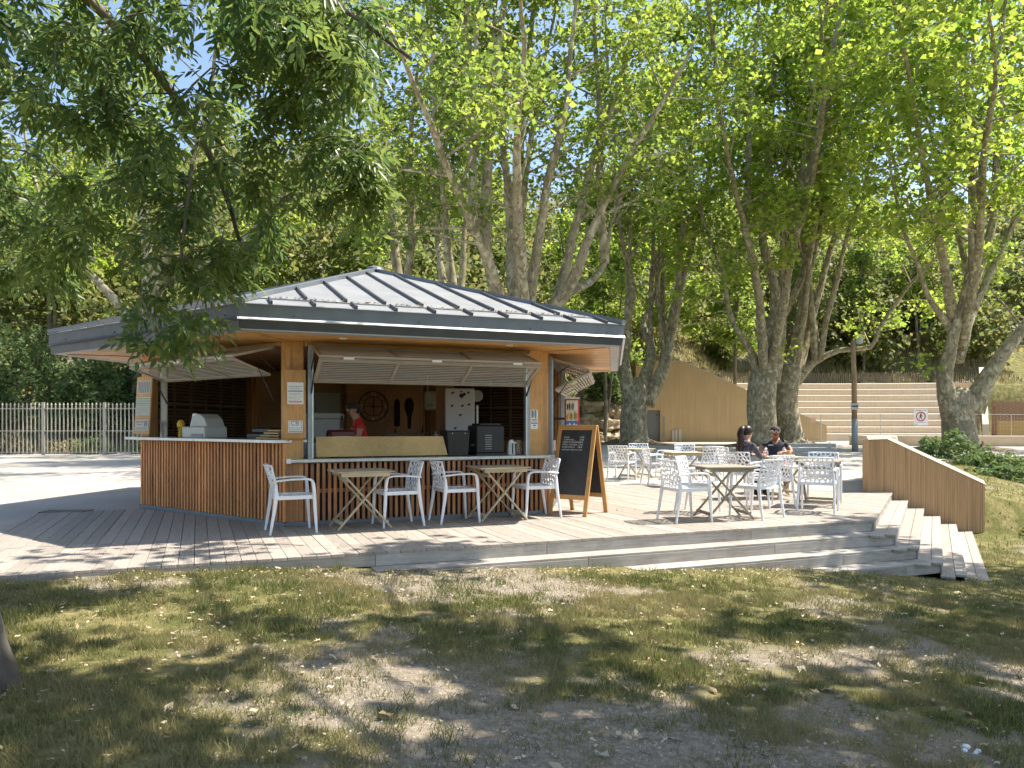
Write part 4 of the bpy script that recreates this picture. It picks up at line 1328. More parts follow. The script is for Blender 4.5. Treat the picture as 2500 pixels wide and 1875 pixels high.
# rack of post cards beside the far opening
p = FP(1, 0.62, 0.02, 0.868)
rk = item('leaflet_rack', 'tilted rack of leaflets standing on the far side counter', 'rack', p, fang(1))
loc_put('back', MB().add([(-.2, -.02, 0), (.2, -.02, 0), (.2, .1, .42), (-.2, .1, .42), (-.2, 0, 0), (.2, 0, 0), (.2, .12, .42), (-.2, .12, .42)], [(0, 3, 2, 1), (4, 5, 6, 7), (0, 1, 5, 4), (1, 2, 6, 5), (2, 3, 7, 6), (3, 0, 4, 7)]), 'panel_wood', rk)
for i in range(6):
    loc_put('leaflet', MB().box((-.18 + (i % 3) * .13, -.035 + (i // 3) * .06, .04 + (i // 3) * .2), (-.08 + (i % 3) * .13, -.028 + (i // 3) * .06, .20 + (i // 3) * .2)), ['paper', 'ink_red', 'cream_print', 'maroon', 'paper', 'sky_blue_print'][i], rk)

# ------------------------------------------------------------------ chalkboard A-frame
FLt, FRt = Vector((0.53, 11.2)), Vector((1.05, 10.86)); BLt, BRt = Vector((0.90, 11.78)), Vector((1.43, 11.46))
cb = item('chalkboard', 'free standing pine A-frame chalkboard with a handwritten price list', 'chalkboard', ((FLt.x + BRt.x) / 2, (FLt.y + BRt.y) / 2, 0))
topc = (FLt + FRt + BLt + BRt) / 4; du = (FRt - FLt).normalized()
HB = 1.30
def aleaf(L, R, side, nm):
    half = 0.315
    Lb = Vector((L.x, L.y, 0.0)); Rb = Vector((R.x, R.y, 0.0))
    q = (Vector(L) + Vector(R)) / 2
    dn2 = (q - topc).normalized()
    Lt = Vector((topc.x - du.x * half + dn2.x * .018, topc.y - du.y * half + dn2.y * .018, HB)); Rt = Vector((topc.x + du.x * half + dn2.x * .018, topc.y + du.y * half + dn2.y * .018, HB))
    u = (Rt - Lt).normalized()
    Lb = (Lt + Rt) / 2 - u * half; Lb = Vector((q.x - u.x * half, q.y - u.y * half, 0)); Rb = Vector((q.x + u.x * half, q.y + u.y * half, 0))
    v = (Lt - Lb).normalized(); nrm = u.cross(v) * side; ln = (Lt - Lb).length
    w = 0.062
    lf = put('frame_leaf', MB().obox(Lb + u * w / 2 + v * ln / 2, u, v, nrm, w, ln, .028), 'sign_wood', cb, bevel=.003)
    put('stile', MB().obox(Rb - u * w / 2 + v * ln / 2, u, v, nrm, w, ln, .028), 'sign_wood', lf, bevel=.003)
    W = 2 * half
    for (a, b) in ((ln - .075, ln), (.24, .305)):
        put('rail', MB().obox(Lb + u * half + v * (a + b) / 2, u, v, nrm, W - 2 * w - .002, b - a, .026), 'sign_wood', lf, bevel=.002)
    put('board', MB().obox(Lb + u * half + v * (.305 + ln - .075) / 2, u, v, nrm, W - 2 * w - .002, ln - .075 - .305 - .002, .012), 'chalk_board', lf)
    return Lb, u, v, nrm, ln, W
Lb, u_, v_, n_, ln, W = aleaf(FLt, FRt, 1, 'front')
aleaf(BLt, BRt, -1, 'back')
if n_.dot(Vector((0, -1, 0))) < 0: n_ = -n_
rows = [('. SUCRE', '2,00€', .0), ('. CONFITURE ..... ', '2,50€', .0), ('. CRÊPE DE FROMENT', '2,80€', -.01), ('. PÂTE À TARTINER', '2,70€', -.01), ('. SUCRE CITRON', '2,80€', -.015), ('   SUPPLEMENT CHANTILLY 0,50€', '', -.02)]
for i, (a, b, dx) in enumerate(rows):
    z = ln - .20 - i * .037
    base = Lb + v_ * z + n_ * .0075
    M = plane_mat(base + u_ * (.10 + dx), u_, n_)
    text_obj('lettering', a, .030 if i < 5 else .024, 'chalk', cb, M, .0004)
    if b: text_obj('lettering', b, .033, 'chalk', cb, plane_mat(base + u_ * (.375 + dx), u_, n_), .0004)
ch = [(Vector((FLt.x, FLt.y, 0)).lerp(Vector((BLt.x, BLt.y, 0)), t) + Vector((du.x * .3, du.y * .3, .26 - .09 * math.sin(PI * t)))) for t in [i / 8 for i in range(9)]]
put('chain', MB().tube(ch, .004, 5), 'steel_bright', cb)

# ------------------------------------------------------------------ white openwork chairs
def voronoi(w, h, pts):
    cells = []
    for i, p in enumerate(pts):
        poly = [(0, 0), (w, 0), (w, h), (0, h)]
        for j, q in enumerate(pts):
            if i == j: continue
            n = (q[0] - p[0], q[1] - p[1]); d = (q[0] ** 2 + q[1] ** 2 - p[0] ** 2 - p[1] ** 2) / 2
            poly = clip(poly, n, d)
            if len(poly) < 3: break
        if len(poly) >= 3: cells.append(poly)
    return cells
def openwork(w, h, nx, ny, seed, rib, th, fn):
    """perforated sheet w x h with Voronoi holes; fn(u, v, t) maps sheet coordinates to 3D, t = 0/1 the two sides"""
    r = random.Random(seed)
    pts = [((i + .5 + (.25 if j % 2 else -.25) + r.uniform(-.33, .33)) * w / nx, (j + .5 + r.uniform(-.33, .33)) * h / ny) for i in range(nx) for j in range(ny)]
    mb = MB()
    for poly in voronoi(w, h, pts):
        n = len(poly)
        cx = sum(p[0] for p in poly) / n; cy = sum(p[1] for p in poly) / n
        md = sum(math.hypot(p[0] - cx, p[1] - cy) for p in poly) / n
        s = max(0.15, 1 - rib / md)
        # inset, with the corners cut so that the holes are rounded
        inn = []; out = []
        for k in range(n):
            a, b = poly[k], poly[(k + 1) % n]
            for t in (.25, .75):
                q = (a[0] + (b[0] - a[0]) * t, a[1] + (b[1] - a[1]) * t)
                inn.append((cx + (q[0] - cx) * s, cy + (q[1] - cy) * s))
        m = len(inn)
        base = len(mb.v)
        outp = []
        for k in range(n):
            outp.append(poly[k])
        for t in (0, 1):
            for p in outp: mb.v.append(tuple(fn(p[0] / w, p[1] / h, t)))
            for p in inn: mb.v.append(tuple(fn(p[0] / w, p[1] / h, t)))
        N = n + m
        for k in range(n):
            o0, o1 = base + k, base + (k + 1) % n
            i0, i1 = base + n + 2 * k, base + n + 2 * k + 1
            ip = base + n + (2 * k - 1) % m
            mb.f += [(o0, o1, i1, i0), (o0, i0, ip)]
            mb.f += [(o0 + N, i0 + N, i1 + N, o1 + N), (o0 + N, ip + N, i0 + N)]
            mb.f += [(i0, i1, i1 + N, i0 + N), (ip, i0, i0 + N, ip + N)]
    return mb

def make_chair():
    root = empty('openwork_chair')
    # local: +x is the way the sitter faces
    def seat_f(u, v, t):
        x = -0.205 + 0.43 * v; y = (u - .5) * 0.45
        return (x, y, 0.445 - 0.018 * (1 - (2 * u - 1) ** 2) - 0.012 * t + 0.012 * v)
    def back_f(u, v, t):
        hh = 2 * u - 1
        return (-0.215 - 0.105 * v ** 1.2 + 0.055 * hh ** 2 * (0.5 + .5 * v) - 0.012 * t, hh * (0.225 + 0.012 * v), 0.435 + 0.385 * v)
    mb = openwork(.45, .43, 7, 6, 3, .014, .01, seat_f)
    s_ = loc_put('seat', mb, 'white_plastic', root)
    rim = MB()
    ring_ = [(-.21, -.23), (-.21, .23), (.235, .23), (.235, -.23)]
    for a, b in zip(ring_, ring_[1:] + ring_[:1]):
        rim.bar((a[0], a[1], .435), (b[0], b[1], .435), .034, .045)
    loc_put('seat_rim', rim, 'white_plastic', s_)
    mb = openwork(.46, .39, 7, 6, 8, .0135, .01, back_f)
    b_ = loc_put('backrest', mb, 'white_plastic', root)
    rim = MB()
    edge = [back_f(0, v / 6, .5) for v in range(7)] + [back_f(u / 8, 1, .5) for u in range(1, 9)] + [back_f(1, v / 6, .5) for v in range(5, -1, -1)]
    rim.tube(edge, .013, 6)
    loc_put('back_rim', rim, 'white_plastic', b_, smooth=True)
    for sy in (-1, 1):
        y = sy * .245
        pts = [(-.215, y * .96, .60), (-.215, y, .46), (-.235, y * 1.02, .30), (-.285, y * 1.05, 0)]
        loc_put('leg', MB().sweep(pts, [.026, .034, .034, .026], [.03, .05, .042, .028], (0, 1, 0)), 'white_plastic', root)
        pts = [(.255, y * 1.05, 0), (.235, y * 1.04, .30), (.225, y * 1.04, .52), (.215, y * 1.04, .60)]
        loc_put('leg', MB().sweep(pts, [.028, .034, .036, .038], [.026, .040, .040, .040], (0, 1, 0)), 'white_plastic', root)
        pts = [(.217, y * 1.04, .585), (.208, y * 1.04, .622), (.185, y * 1.04, .645), (.13, y * 1.04, .655), (-.05, y * 1.03, .652), (-.17, y, .64), (-.25, y * .95, .63)]
        loc_put('armrest', MB().sweep(pts, [.04, .044, .046, .048, .046, .042, .03], [.038, .034, .028, .024, .024, .024, .024], (0, 1, 0)), 'white_plastic', root)
    return root

TERR = 'white openwork chairs on the terrace'
CHAIRS = [
    (-2.70, 9.42, 24, 'white openwork chair at the slatted corner, side on, left of the pine table'),
    (-1.50, 10.02, 206, 'white openwork chair facing left at the pine table nearest the corner'),
    (-0.77, 10.38, 24, 'white openwork chair facing right at the pine table nearer the chalkboard'),
    (0.33, 10.88, 202, 'white openwork chair right beside the chalkboard'),
    (2.36, 10.47, 18, 'white openwork chair nearest the deck edge, left of the weathered table'),
    (2.78, 11.45, 330, 'sunlit white chair behind the weathered folding table'),
    (3.45, 10.87, 128, 'white chair with its back to us right of the weathered folding table'),
    (4.12, 12.25, 112, 'white chair seen from behind in front of the seated man'),
    (4.60, 11.55, 62, 'white chair nearest the side stairs, seen from behind'),
    (5.30, 13.05, 250, 'white chair across the grey table nearest the side stairs'),
    (4.18, 13.62, 35, 'white chair the woman with the ponytail sits on'),
    (4.72, 16.4, 15, 'white chair standing alone behind the woman, side on'),
    (2.58, 18.05, 60, 'white chair seen from behind, nearest the chalkboard among the far chairs'),
    (3.22, 19.45, 265, 'white chair behind the farthest left table, facing us'),
    (3.20, 17.0, 8, 'white chair turned right between the two far tables'),
    (3.95, 19.4, 185, 'bluish shaded white chair seen edge on behind the far tables'),
    (4.20, 18.6, 262, 'white chair facing us at the middle far table'),
    (4.42, 17.3, 100, 'white chair seen from behind at the middle far table'),
    (5.35, 16.4, 200, 'white chair just behind the table of the seated couple'),
    (6.45, 19.0, 260, 'farthest white chair, behind the seated man'),
    (5.05, 14.72, 262, 'white chair the man in sunglasses sits on'),
]
proto = make_chair()
for i, (x, y, a, lab) in enumerate(CHAIRS):
    if i == 0:
        ch_ = proto; ch_.location = (x, y, 0.003); ch_.rotation_euler = (0, 0, math.radians(a))
    else:
        ch_ = dup(proto, (x, y, 0.003), math.radians(a))
    tag(ch_, lab, 'chair', TERR)
    if y > 16.6 or (x > 6 and y > 15): ch_.location.z = -0.009

# ------------------------------------------------------------------ folding tables
def make_table(mat, w=.72, d=.66, name='folding_table'):
    root = empty(name)
    # x = long way with the crossing legs in the x-z plane
    for j in range(6):
        y0 = -d / 2 + j * d / 6
        loc_put('top_slat', MB().box((-w / 2, y0 + .003, .715), (w / 2, y0 + d / 6 - .003, .735)), mat, root, bevel=.003)
    for y in (-d / 2 + .04, d / 2 - .04):
        loc_put('apron', MB().box((-w / 2 + .06, y - .011, .665), (w / 2 - .05, y + .011, .7145)), mat, root, bevel=.003)
    for k, y in enumerate((-d / 2 + .065, d / 2 - .065)):
        loc_put('leg', MB().bar((-w / 2 + .02, y, .012), (w / 2 - .09, y, .70), .022, .042, (0, 1, 0)), mat, root, bevel=.003)
        y2 = y + (.026 if k == 0 else -.026)
        loc_put('leg', MB().bar((w / 2 - .02, y2, .012), (-w / 2 + .09, y2, .70), .022, .042, (0, 1, 0)), mat, root, bevel=.003)
    for x, z in ((-w / 2 + .075, .09), (w / 2 - .075, .09), (-w / 2 + .15, .62)):
        loc_put('stretcher', MB().box((x - .016, -d / 2 + .08, z - .02), (x + .016, d / 2 - .08, z + .02)), mat, root, bevel=.002)
    return root
TABLES = [
    (-1.93, 9.78, 24, 'table_wood', 'pale folding table nearest the slatted kiosk corner'),
    (-0.20, 10.62, 23, 'table_wood', 'pale folding table against the front counter nearer the chalkboard'),
    (2.95, 10.72, 6, 'weathered_table', 'weathered grey folding table nearest the deck edge'),
    (4.95, 12.40, 60, 'weathered_table', 'dark weathered table nearest the side stairs'),
    (4.85, 13.75, 20, 'table_wood', 'pale table between the woman and the man'),
    (3.02, 18.75, 40, 'table_wood', 'small far table closest to the chalkboard'),
    (3.62, 16.3, 10, 'table_wood', 'far table in the sun in the middle of the terrace'),
    (5.05, 20.0, 0, 'table_wood', 'farthest pale table on the concrete plaza'),
]
tp = {}
for x, y, a, mat, lab in TABLES:
    if mat not in tp:
        t_ = make_table(mat); tp[mat] = t_
        t_.location = (x, y, 0.001); t_.rotation_euler = (0, 0, math.radians(a))
    else:
        t_ = dup(tp[mat], (x, y, 0.001), math.radians(a))
    if y > 16.2: t_.location.z = -0.011
    tag(t_, lab, 'table', 'folding tables on the terrace')
# tumbler on the couple's table
gl = link('orange_tumbler', MB().lathe([(.03, 0), (.036, .10), (.033, .10), (.028, .01)], (0, 0, 0), 12).mesh('orange_tumbler', 'tan_hand', True), None, (5.02, 13.90, .737))
tag(gl, 'small amber tumbler on the table in front of the man', 'glass')

# grey park bench behind the man
pb = item('park_bench', 'grey slatted park bench behind the seated man', 'bench', (7.35, 19.3, -0.012), math.radians(-4))
for i in range(3):
    loc_put('back_slat', MB().box((-.85, .20 + i * .012, .50 + i * .12), (.85, .225 + i * .012, .60 + i * .12)), 'bench_grey', pb, bevel=.006)
for i in range(4):
    loc_put('seat_slat', MB().box((-.85, -.24 + i * .108, .42), (.85, -.145 + i * .108, .45)), 'bench_grey', pb, bevel=.006)
for x in (-.7, .7):
    loc_put('leg', MB().box((x - .03, -.22, 0), (x + .03, -.16, .419)).box((x - .03, .16, 0), (x + .03, .22, .419)).box((x - .03, -.16, .36), (x + .03, .16, .418)), 'bench_grey', pb)
    loc_put('back_post', MB().bar((x, .215, .42), (x, .26, .86), .05, .03), 'bench_grey', pb)

# ------------------------------------------------------------------ buff retaining wall by the side stairs
bw = tag(empty('retaining_wall', (6.9, 15.0, 0)), 'low sloping buff wall with vertical ribs beside the side stairs', 'wall')
P0 = [(6.90, -0.25), (9.16, -0.95), (9.16, 0.145), (7.26, 1.03), (6.90, 1.015)]
def vwall(poly, y0, y1):
    n = len(poly)
    return MB().add([(x, y0, z) for x, z in poly] + [(x, y1, z) for x, z in poly], [tuple(range(n)), tuple(reversed(range(n, 2 * n)))] + [((i + 1) % n, i, i + n, (i + 1) % n + n) for i in range(n)])
put('wall_face', vwall(P0, 14.88, 15.10), 'ribbed_buff', bw)
# proud ribs
ribp = []
x = 6.915
while x < 9.14:
    zt = np.interp(x, [6.9, 7.26, 9.16], [1.015, 1.03, .145]) - .012
    w = random.uniform(.016, .03)
    rb = MB().box((x, 14.868 + random.uniform(0, .006), -1.0), (x + w, 14.8805, zt - random.uniform(0, .01)))
    put('wall_rib', rb, 'ribbed_buff', bw)
    x += w + random.uniform(.012, .03)
cop = [(6.89, 1.0152), (7.26, 1.0302), (9.17, .1452)]
mb = MB()
for a, b in zip(cop[:-1], cop[1:]):
    mb.add([(a[0], 14.86, a[1]), (b[0], 14.86, b[1]), (b[0], 15.11, b[1]), (a[0], 15.11, a[1]), (a[0], 14.93, a[1] + .075), (b[0], 14.93, b[1] + .075), (b[0], 15.11, b[1] + .075), (a[0], 15.11, a[1] + .075)], [(0, 3, 2, 1), (4, 5, 6, 7), (0, 1, 5, 4), (1, 2, 6, 5), (2, 3, 7, 6), (3, 0, 4, 7)])
put('coping', mb, 'buff_lip', bw)
# return running back
mb = MB().add([(6.9, 15.12, -.02), (7.12, 15.12, -.02), (8.55, 18.2, -.02), (8.35, 18.3, -.02), (6.9, 15.12, 1.01), (7.12, 15.12, 1.01), (8.55, 18.2, 1.05), (8.35, 18.3, 1.05)], [(0, 3, 2, 1), (4, 5, 6, 7), (0, 1, 5, 4), (1, 2, 6, 5), (2, 3, 7, 6), (3, 0, 4, 7)])
put('wall_return', mb, 'buff_concrete', bw)
for i in range(3):
    b = link('concrete_block', MB().lathe([(.16, 0), (.18, .03), (.18, .98), (.15, 1.05), (.0, 1.06)], (0, 0, 0), 16).mesh('concrete_block', 'buff_concrete', True), None, (8.85 + i * .27, 18.6 + i * .25, -0.012))
    tag(b, ['buff rounded bollard touching the back of the sloping wall', 'middle of three buff rounded bollards behind the sloping wall', 'last of three buff rounded bollards behind the sloping wall'][i], 'bollard', 'bollards behind the wall')

# ------------------------------------------------------------------ lamp post
lpst = tag(empty('lamp_post', (16.5, 37.0, -0.012)), 'tall timber lamp post with grey base in front of the amphitheatre', 'lamp post')
loc_put('pole', MB().tube([(0, 0, 1.6), (-.02, 0, 3.5), (-.09, 0, 5.35)], [.125, .12, .105], 14), 'lamp_post_wood', lpst, smooth=True)
loc_put('base_sleeve', MB().tube([(.03, 0, 0), (0, 0, 1.6)], [.15, .135], 14), 'bench_grey', lpst, smooth=True)
loc_put('sign_plate', MB().box((-.24, -.16, 2.02), (.12, -.14, 2.32)), 'machine_grey', lpst)
loc_put('sign_stripe', MB().box((-.2, -.165, 2.15), (.1, -.1605, 2.22)), 'ink', lpst)
loc_put('arm', MB().tube([(-.08, 0, 5.2), (.15, -.05, 5.28)], .03, 8), 'steel_frame', lpst)
loc_put('lamp_head', MB().lathe([(.10, 0), (.17, .08), (.17, .22), (.06, .30), (0, .31)], (.2, -.06, 5.18), 14), 'machine_grey', lpst, smooth=True)

# ------------------------------------------------------------------ ochre toilet building wall
ow = tag(empty('toilet_block', (12, 57, 0)), 'ochre ribbed toilet block wall with a long sloping top', 'building')
poly = [(9.95, -.02), (10.95 - .98, -.02), (23.35, -.02), (23.35, 1.15), (22.6, 1.45), (17.65, 3.65), (12.75, 5.92), (10.3, 5.95), (9.95, 5.9)]
poly = [(11.0, -.02), (23.35, -.02), (23.35, 1.15), (22.5, 1.55), (17.65, 3.68), (12.8, 5.93), (9.2, 5.95), (9.2, 2.33), (11.0, 2.33)]
put('wall', vwall(poly, 57.0, 57.5), 'ribbed_ochre', ow)
put('wall', MB().box((9.2, 57.05, -.02), (9.75, 57.5, 2.325)), 'ribbed_ochre', ow)
mb = MB()
cop = [(23.35, 1.16), (22.5, 1.56), (17.65, 3.69), (12.8, 5.94), (9.2, 5.96)]
for a, b in zip(cop[:-1], cop[1:]):
    mb.add([(a[0], 56.97, a[1]), (b[0], 56.97, b[1]), (b[0], 57.53, b[1]), (a[0], 57.53, a[1]), (a[0], 56.97, a[1] + .05), (b[0], 56.97, b[1] + .05), (b[0], 57.53, b[1] + .05), (a[0], 57.53, a[1] + .05)], [(0, 1, 2, 3), (7, 6, 5, 4), (1, 0, 4, 5), (2, 1, 5, 6), (3, 2, 6, 7), (0, 3, 7, 4)])
put('coping', mb, 'buff_lip', ow)
dr = put('door', MB().box((10.02, 57.25, -.01), (10.99, 57.32, 2.31)), 'grey_door', ow)
put('door_frame', MB().box((9.76, 57.1, -.01), (10.0, 57.3, 2.32)), 'steel_frame', dr)
put('door_sign', MB().box((10.74, 57.235, 1.95), (10.84, 57.248, 2.05)), 'ink', dr)
M = Matrix.Translation((11.43, 56.985, .32)) @ Matrix.Rotation(PI / 2, 4, 'X') @ Matrix.Rotation(PI / 2, 4, 'Z')
text_obj('lettering', 'sanitaires', .42, 'ink_grey', ow, M, .012)
put('notice', MB().box((9.3, 57.03, 1.35), (9.5, 57.045, 1.65)), 'paper', ow)
for i, (x, h) in enumerate(((11.95, .90), (12.17, .92), (12.42, .93))):
    b = link('leaning_board', MB().box((-.09, -.03, 0), (.09 if i < 2 else .14, .03, h)).mesh('leaning_board', 'buff_lip'), None, (x, 56.85, -0.01), (math.radians(-4), 0, 0))
    tag(b, ['narrowest pale board leaning on the ochre wall by the lettering', 'middle pale board leaning on the ochre wall', 'widest pale board of the three leaning on the ochre wall'][i], 'board', 'boards leaning on the toilet block')

# ------------------------------------------------------------------ amphitheatre
am = tag(empty('amphitheatre', (25, 60, 0)), 'buff concrete amphitheatre of nine long curved tiers', 'amphitheatre')
AC = (26.0, 18.0)
def arc(R, a0, a1, n): return [(AC[0] + R * math.sin(a0 + (a1 - a0) * i / n), AC[1] + R * math.cos(a0 + (a1 - a0) * i / n)) for i in range(n + 1)]
zprev = -.02
for k in range(9):
    R = 42 + .82 * k; z = .58 + .53 * k
    a0, a1 = -.235, .185 + .004 * k
    inn = arc(R, a0, a1, 24); ch2 = arc(R + .07, a0, a1, 24); out = arc(R + .9, a0, a1, 24)
    mb = MB(); v = []
    for i in range(25):
        v += [(inn[i][0], inn[i][1], zprev - .01), (inn[i][0], inn[i][1], z - .05), (ch2[i][0], ch2[i][1], z), (out[i][0], out[i][1], z + .01)]
    f = []
    for i in range(24):
        for j in range(3): f.append((i * 4 + j, (i + 1) * 4 + j, (i + 1) * 4 + j + 1, i * 4 + j + 1))
    put('tier', mb.add(v, f), 'ribbed_tier', am)
    nose = MB(); v = []
    for i in range(25):
        d = Vector((inn[i][0] - AC[0], inn[i][1] - AC[1])).normalized()
        v += [(inn[i][0] - d.x * .012, inn[i][1] - d.y * .012, z - .055), (ch2[i][0] - d.x * .012, ch2[i][1] - d.y * .012, z + .010), (ch2[i][0] + d.x * .1, ch2[i][1] + d.y * .1, z + .012)]
    f = []
    for i in range(24):
        for j in range(2): f.append((i * 3 + j, (i + 1) * 3 + j, (i + 1) * 3 + j + 1, i * 3 + j + 1))
    put('nosing', nose.add(v, f), 'buff_lip', am)
    # stair flight at the right end: two finer steps per tier
    b0, b1 = a1 + .002, .236 + .006 * k
    for h in range(2):
        Rh = R + h * .41; zh = zprev + (z - zprev) * (h + 1) / 2
        q = arc(Rh, b0, b1, 4) + arc(Rh + .5, b0, b1, 4)[::-1]
        put('stair', MB().prism(q[::-1], -.02 if k == 0 else zprev - .3, zh), 'buff_concrete', am)
    zprev = z
# stair parapet
def ap_pt(R, a): return (AC[0] + R * math.sin(a), AC[1] + R * math.cos(a))
lo = ap_pt(41.6, .238); hi = ap_pt(50.2, .287)
lo2 = ap_pt(41.6, .248); hi2 = ap_pt(50.2, .297)
mb = MB().add([(*lo, -.02), (*lo2, -.02), (*hi2, 2.5), (*hi, 2.5), (*lo, 1.30), (*lo2, 1.30), (*hi2, 6.2), (*hi, 6.2)], [(0, 3, 2, 1), (4, 5, 6, 7), (0, 1, 5, 4), (1, 2, 6, 5), (2, 3, 7, 6), (3, 0, 4, 7)])
put('parapet', mb, 'buff_lip', am)
# paling fence above the top tier
pf = tag(empty('paling_fence', (25, 69, 4.8)), 'rustic split chestnut paling fence above the top tier', 'fence')
pts = arc(50.1, -.30, .20, 150)
pal = MB()
for i, p in enumerate(pts):
    h = random.uniform(1.0, 1.15); w = random.uniform(.05, .085); lean = random.uniform(-.04, .04)
    z0 = 4.75 + hill_z(np.array(p[0]), np.array(p[1])) * 0
    pal.add([(p[0] - w / 2, p[1], z0), (p[0] + w / 2, p[1], z0), (p[0] + w / 2 + lean, p[1], z0 + h), (p[0] - w / 2 + lean, p[1], z0 + h), (p[0] - w / 2, p[1] + .03, z0), (p[0] + w / 2, p[1] + .03, z0), (p[0] + w / 2 + lean, p[1] + .03, z0 + h), (p[0] - w / 2 + lean, p[1] + .03, z0 + h)],
            [(0, 1, 2, 3), (7, 6, 5, 4), (1, 5, 6, 2), (4, 0, 3, 7), (3, 2, 6, 7)])
o = put('pales', pal, 'chestnut_pale', pf); o['kind'] = 'stuff'
for z in (5.05, 5.6):
    put('wire', MB().tube([(p[0], p[1] + .05, z) for p in pts[::6]], .012, 4), 'dark_metal', pf)
for i in range(0, 151, 15):
    put('post', MB().tube([(pts[i][0], pts[i][1] + .08, 4.4), (pts[i][0], pts[i][1] + .08, 6.0)], .055, 6), 'chestnut_pale', pf)
# railing continuing the fence by the stairs
rl = tag(empty('iron_railing', (37, 67, 4.8)), 'thin dark iron railing at the head of the amphitheatre stairs', 'railing')
q = arc(50.1, .207, .28, 22)
for i, p in enumerate(q): put('bar', MB().tube([(p[0], p[1], 4.6), (p[0], p[1], 6.0)], .022, 5), 'dark_metal', rl)
put('rail', MB().tube([(p[0], p[1], 6.0) for p in q], .03, 5), 'dark_metal', rl)

# mobile mesh fence closing the tiers, with the no-entry notice
mf = tag(empty('mesh_fence', (25, 55, 0)), 'light temporary mesh fence closing off the amphitheatre', 'fence')
FX = [18.6, 21.95, 26.2, 31.0, 35.5, 39.2]
for i, x in enumerate(FX):
    put('fence_post', MB().tube([(x, 54.6, -.01), (x, 54.6, 2.03)], .03, 6), 'machine_grey', mf)
for x0, x1 in zip(FX[:-1], FX[1:]):
    for z in (.12, 2.0): put('rail', MB().tube([(x0, 54.6, z), (x1, 54.6, z)], .014, 5), 'machine_grey', mf)
    w = MB()
    for j in range(1, int((x1 - x0) / .22)):
        x = x0 + j * .22; w.bar((x, 54.6, .12), (x, 54.6, 2.0), .006, .006)
    for j in range(1, 7): w.bar((x0, 54.6, .12 + j * .27), (x1, 54.6, .12 + j * .27), .006, .006)
    o = put('wire_mesh', w, 'machine_grey', mf); o['kind'] = 'stuff'
ns = tag(empty('no_entry_sign', (29.0, 54.5, 1.0)), 'white no pedestrians sign with a red ring on the mesh fence', 'sign')
put('plate', MB().box((28.55, 54.52, 1.22), (29.50, 54.55, 2.38)), 'paper', ns)
mb = MB(); circ(mb, .31, .035, -.02, -.001, 30); mb.v = [(x + 29.02, y + 54.518, z + 1.84) for x, y, z in mb.v]
put('red_ring', mb, 'ink_red', ns)
mb = MB().lathe([(.05, 0), (.05, .012)], (29.03, 54.518, 2.03), 10, (0, -1, 0))
for a, b, w in (((29.02, 1.98), (29.01, 1.80), .09), ((29.0, 1.82), (28.92, 1.64), .04), ((29.02, 1.82), (29.12, 1.63), .04), ((28.98, 1.95), (28.89, 1.83), .03), ((29.06, 1.95), (29.14, 1.82), .03)):
    mb.bar((a[0], 54.512, a[1]), (b[0], 54.512, b[1]), w, .012, (0, 1, 0))
put('walking_figure', mb, 'ink', ns)
text_obj('lettering', 'ACCES INTERDIT AU PUBLIC', .068, 'ink', ns, Matrix.Translation((28.58, 54.515, 2.25)) @ Matrix.Rotation(PI / 2, 4, 'X'), .003)
put('print', MB().box((28.7, 54.515, 1.42), (29.35, 54.519, 1.44)).box((28.6, 54.515, 1.28), (28.78, 54.519, 1.32)), 'ink_grey', ns)
for i, (x, z, mt, lab) in enumerate(((24.4, 1.55, 'paper', 'small white notice on the mesh fence'), (20.05, 1.55, 'paper', 'pale notice on the mesh fence beside the lamp post'), (21.4, 1.6, 'pink_print', 'faded reddish notice on the mesh fence right of the lamp post'))):
    n_o = link('fence_notice', MB().box((-.17, -.01, -.17), (.17, .01, .17)).mesh('fence_notice', mt), None, (x, 54.55, z)); tag(n_o, lab, 'notice')

# low curved bench wall, brick pier and stone terrace on the right
lb = tag(empty('bench_wall', (28, 47, 0)), 'long low buff bench wall in front of the right hand plane tree', 'wall')
put('seat_block', MB().prism([(21.3, 48.2), (24, 46.6), (36, 44.2), (36.1, 45.4), (24.3, 47.9), (21.6, 49.2)], -.02, .50), 'buff_concrete', lb)
put('coping', MB().prism([(21.25, 48.15), (24, 46.5), (36, 44.1), (36.1, 45.5), (24.3, 48.0), (21.6, 49.3)], .503, .60), 'buff_lip', lb)
bk = tag(empty('brick_terrace_wall', (40, 59, 0)), 'brown brick terrace wall right of the amphitheatre stairs', 'wall')
put('wall', MB().box((37.7, 59.9, -.02), (43.7, 60.4, 3.05)), 'brown_stone', bk)
bm_ = MB().box((-.24, -.03, 0), (.24, .03, .105)).mesh('brick', 'brown_stone')
r0 = 0
for r in range(26):
    for c in range(11):
        x = 37.95 + c * .52 + (.26 if r % 2 else 0)
        if x > 43.5: continue
        link('brick', bm_, bk, (x - 40, 59.885 - 59 + random.uniform(-.012, .012), .01 + r * .117))
lw = tag(empty('low_stone_wall', (41, 55, 0)), 'low curved buff stone wall below the brick terrace', 'wall')
put('wall', MB().prism([(36.2, 57.2), (38.2, 55.6), (48, 53.8), (48, 54.4), (38.4, 56.2), (36.6, 57.7)], -.02, 1.55), 'ochre_wall', lw)

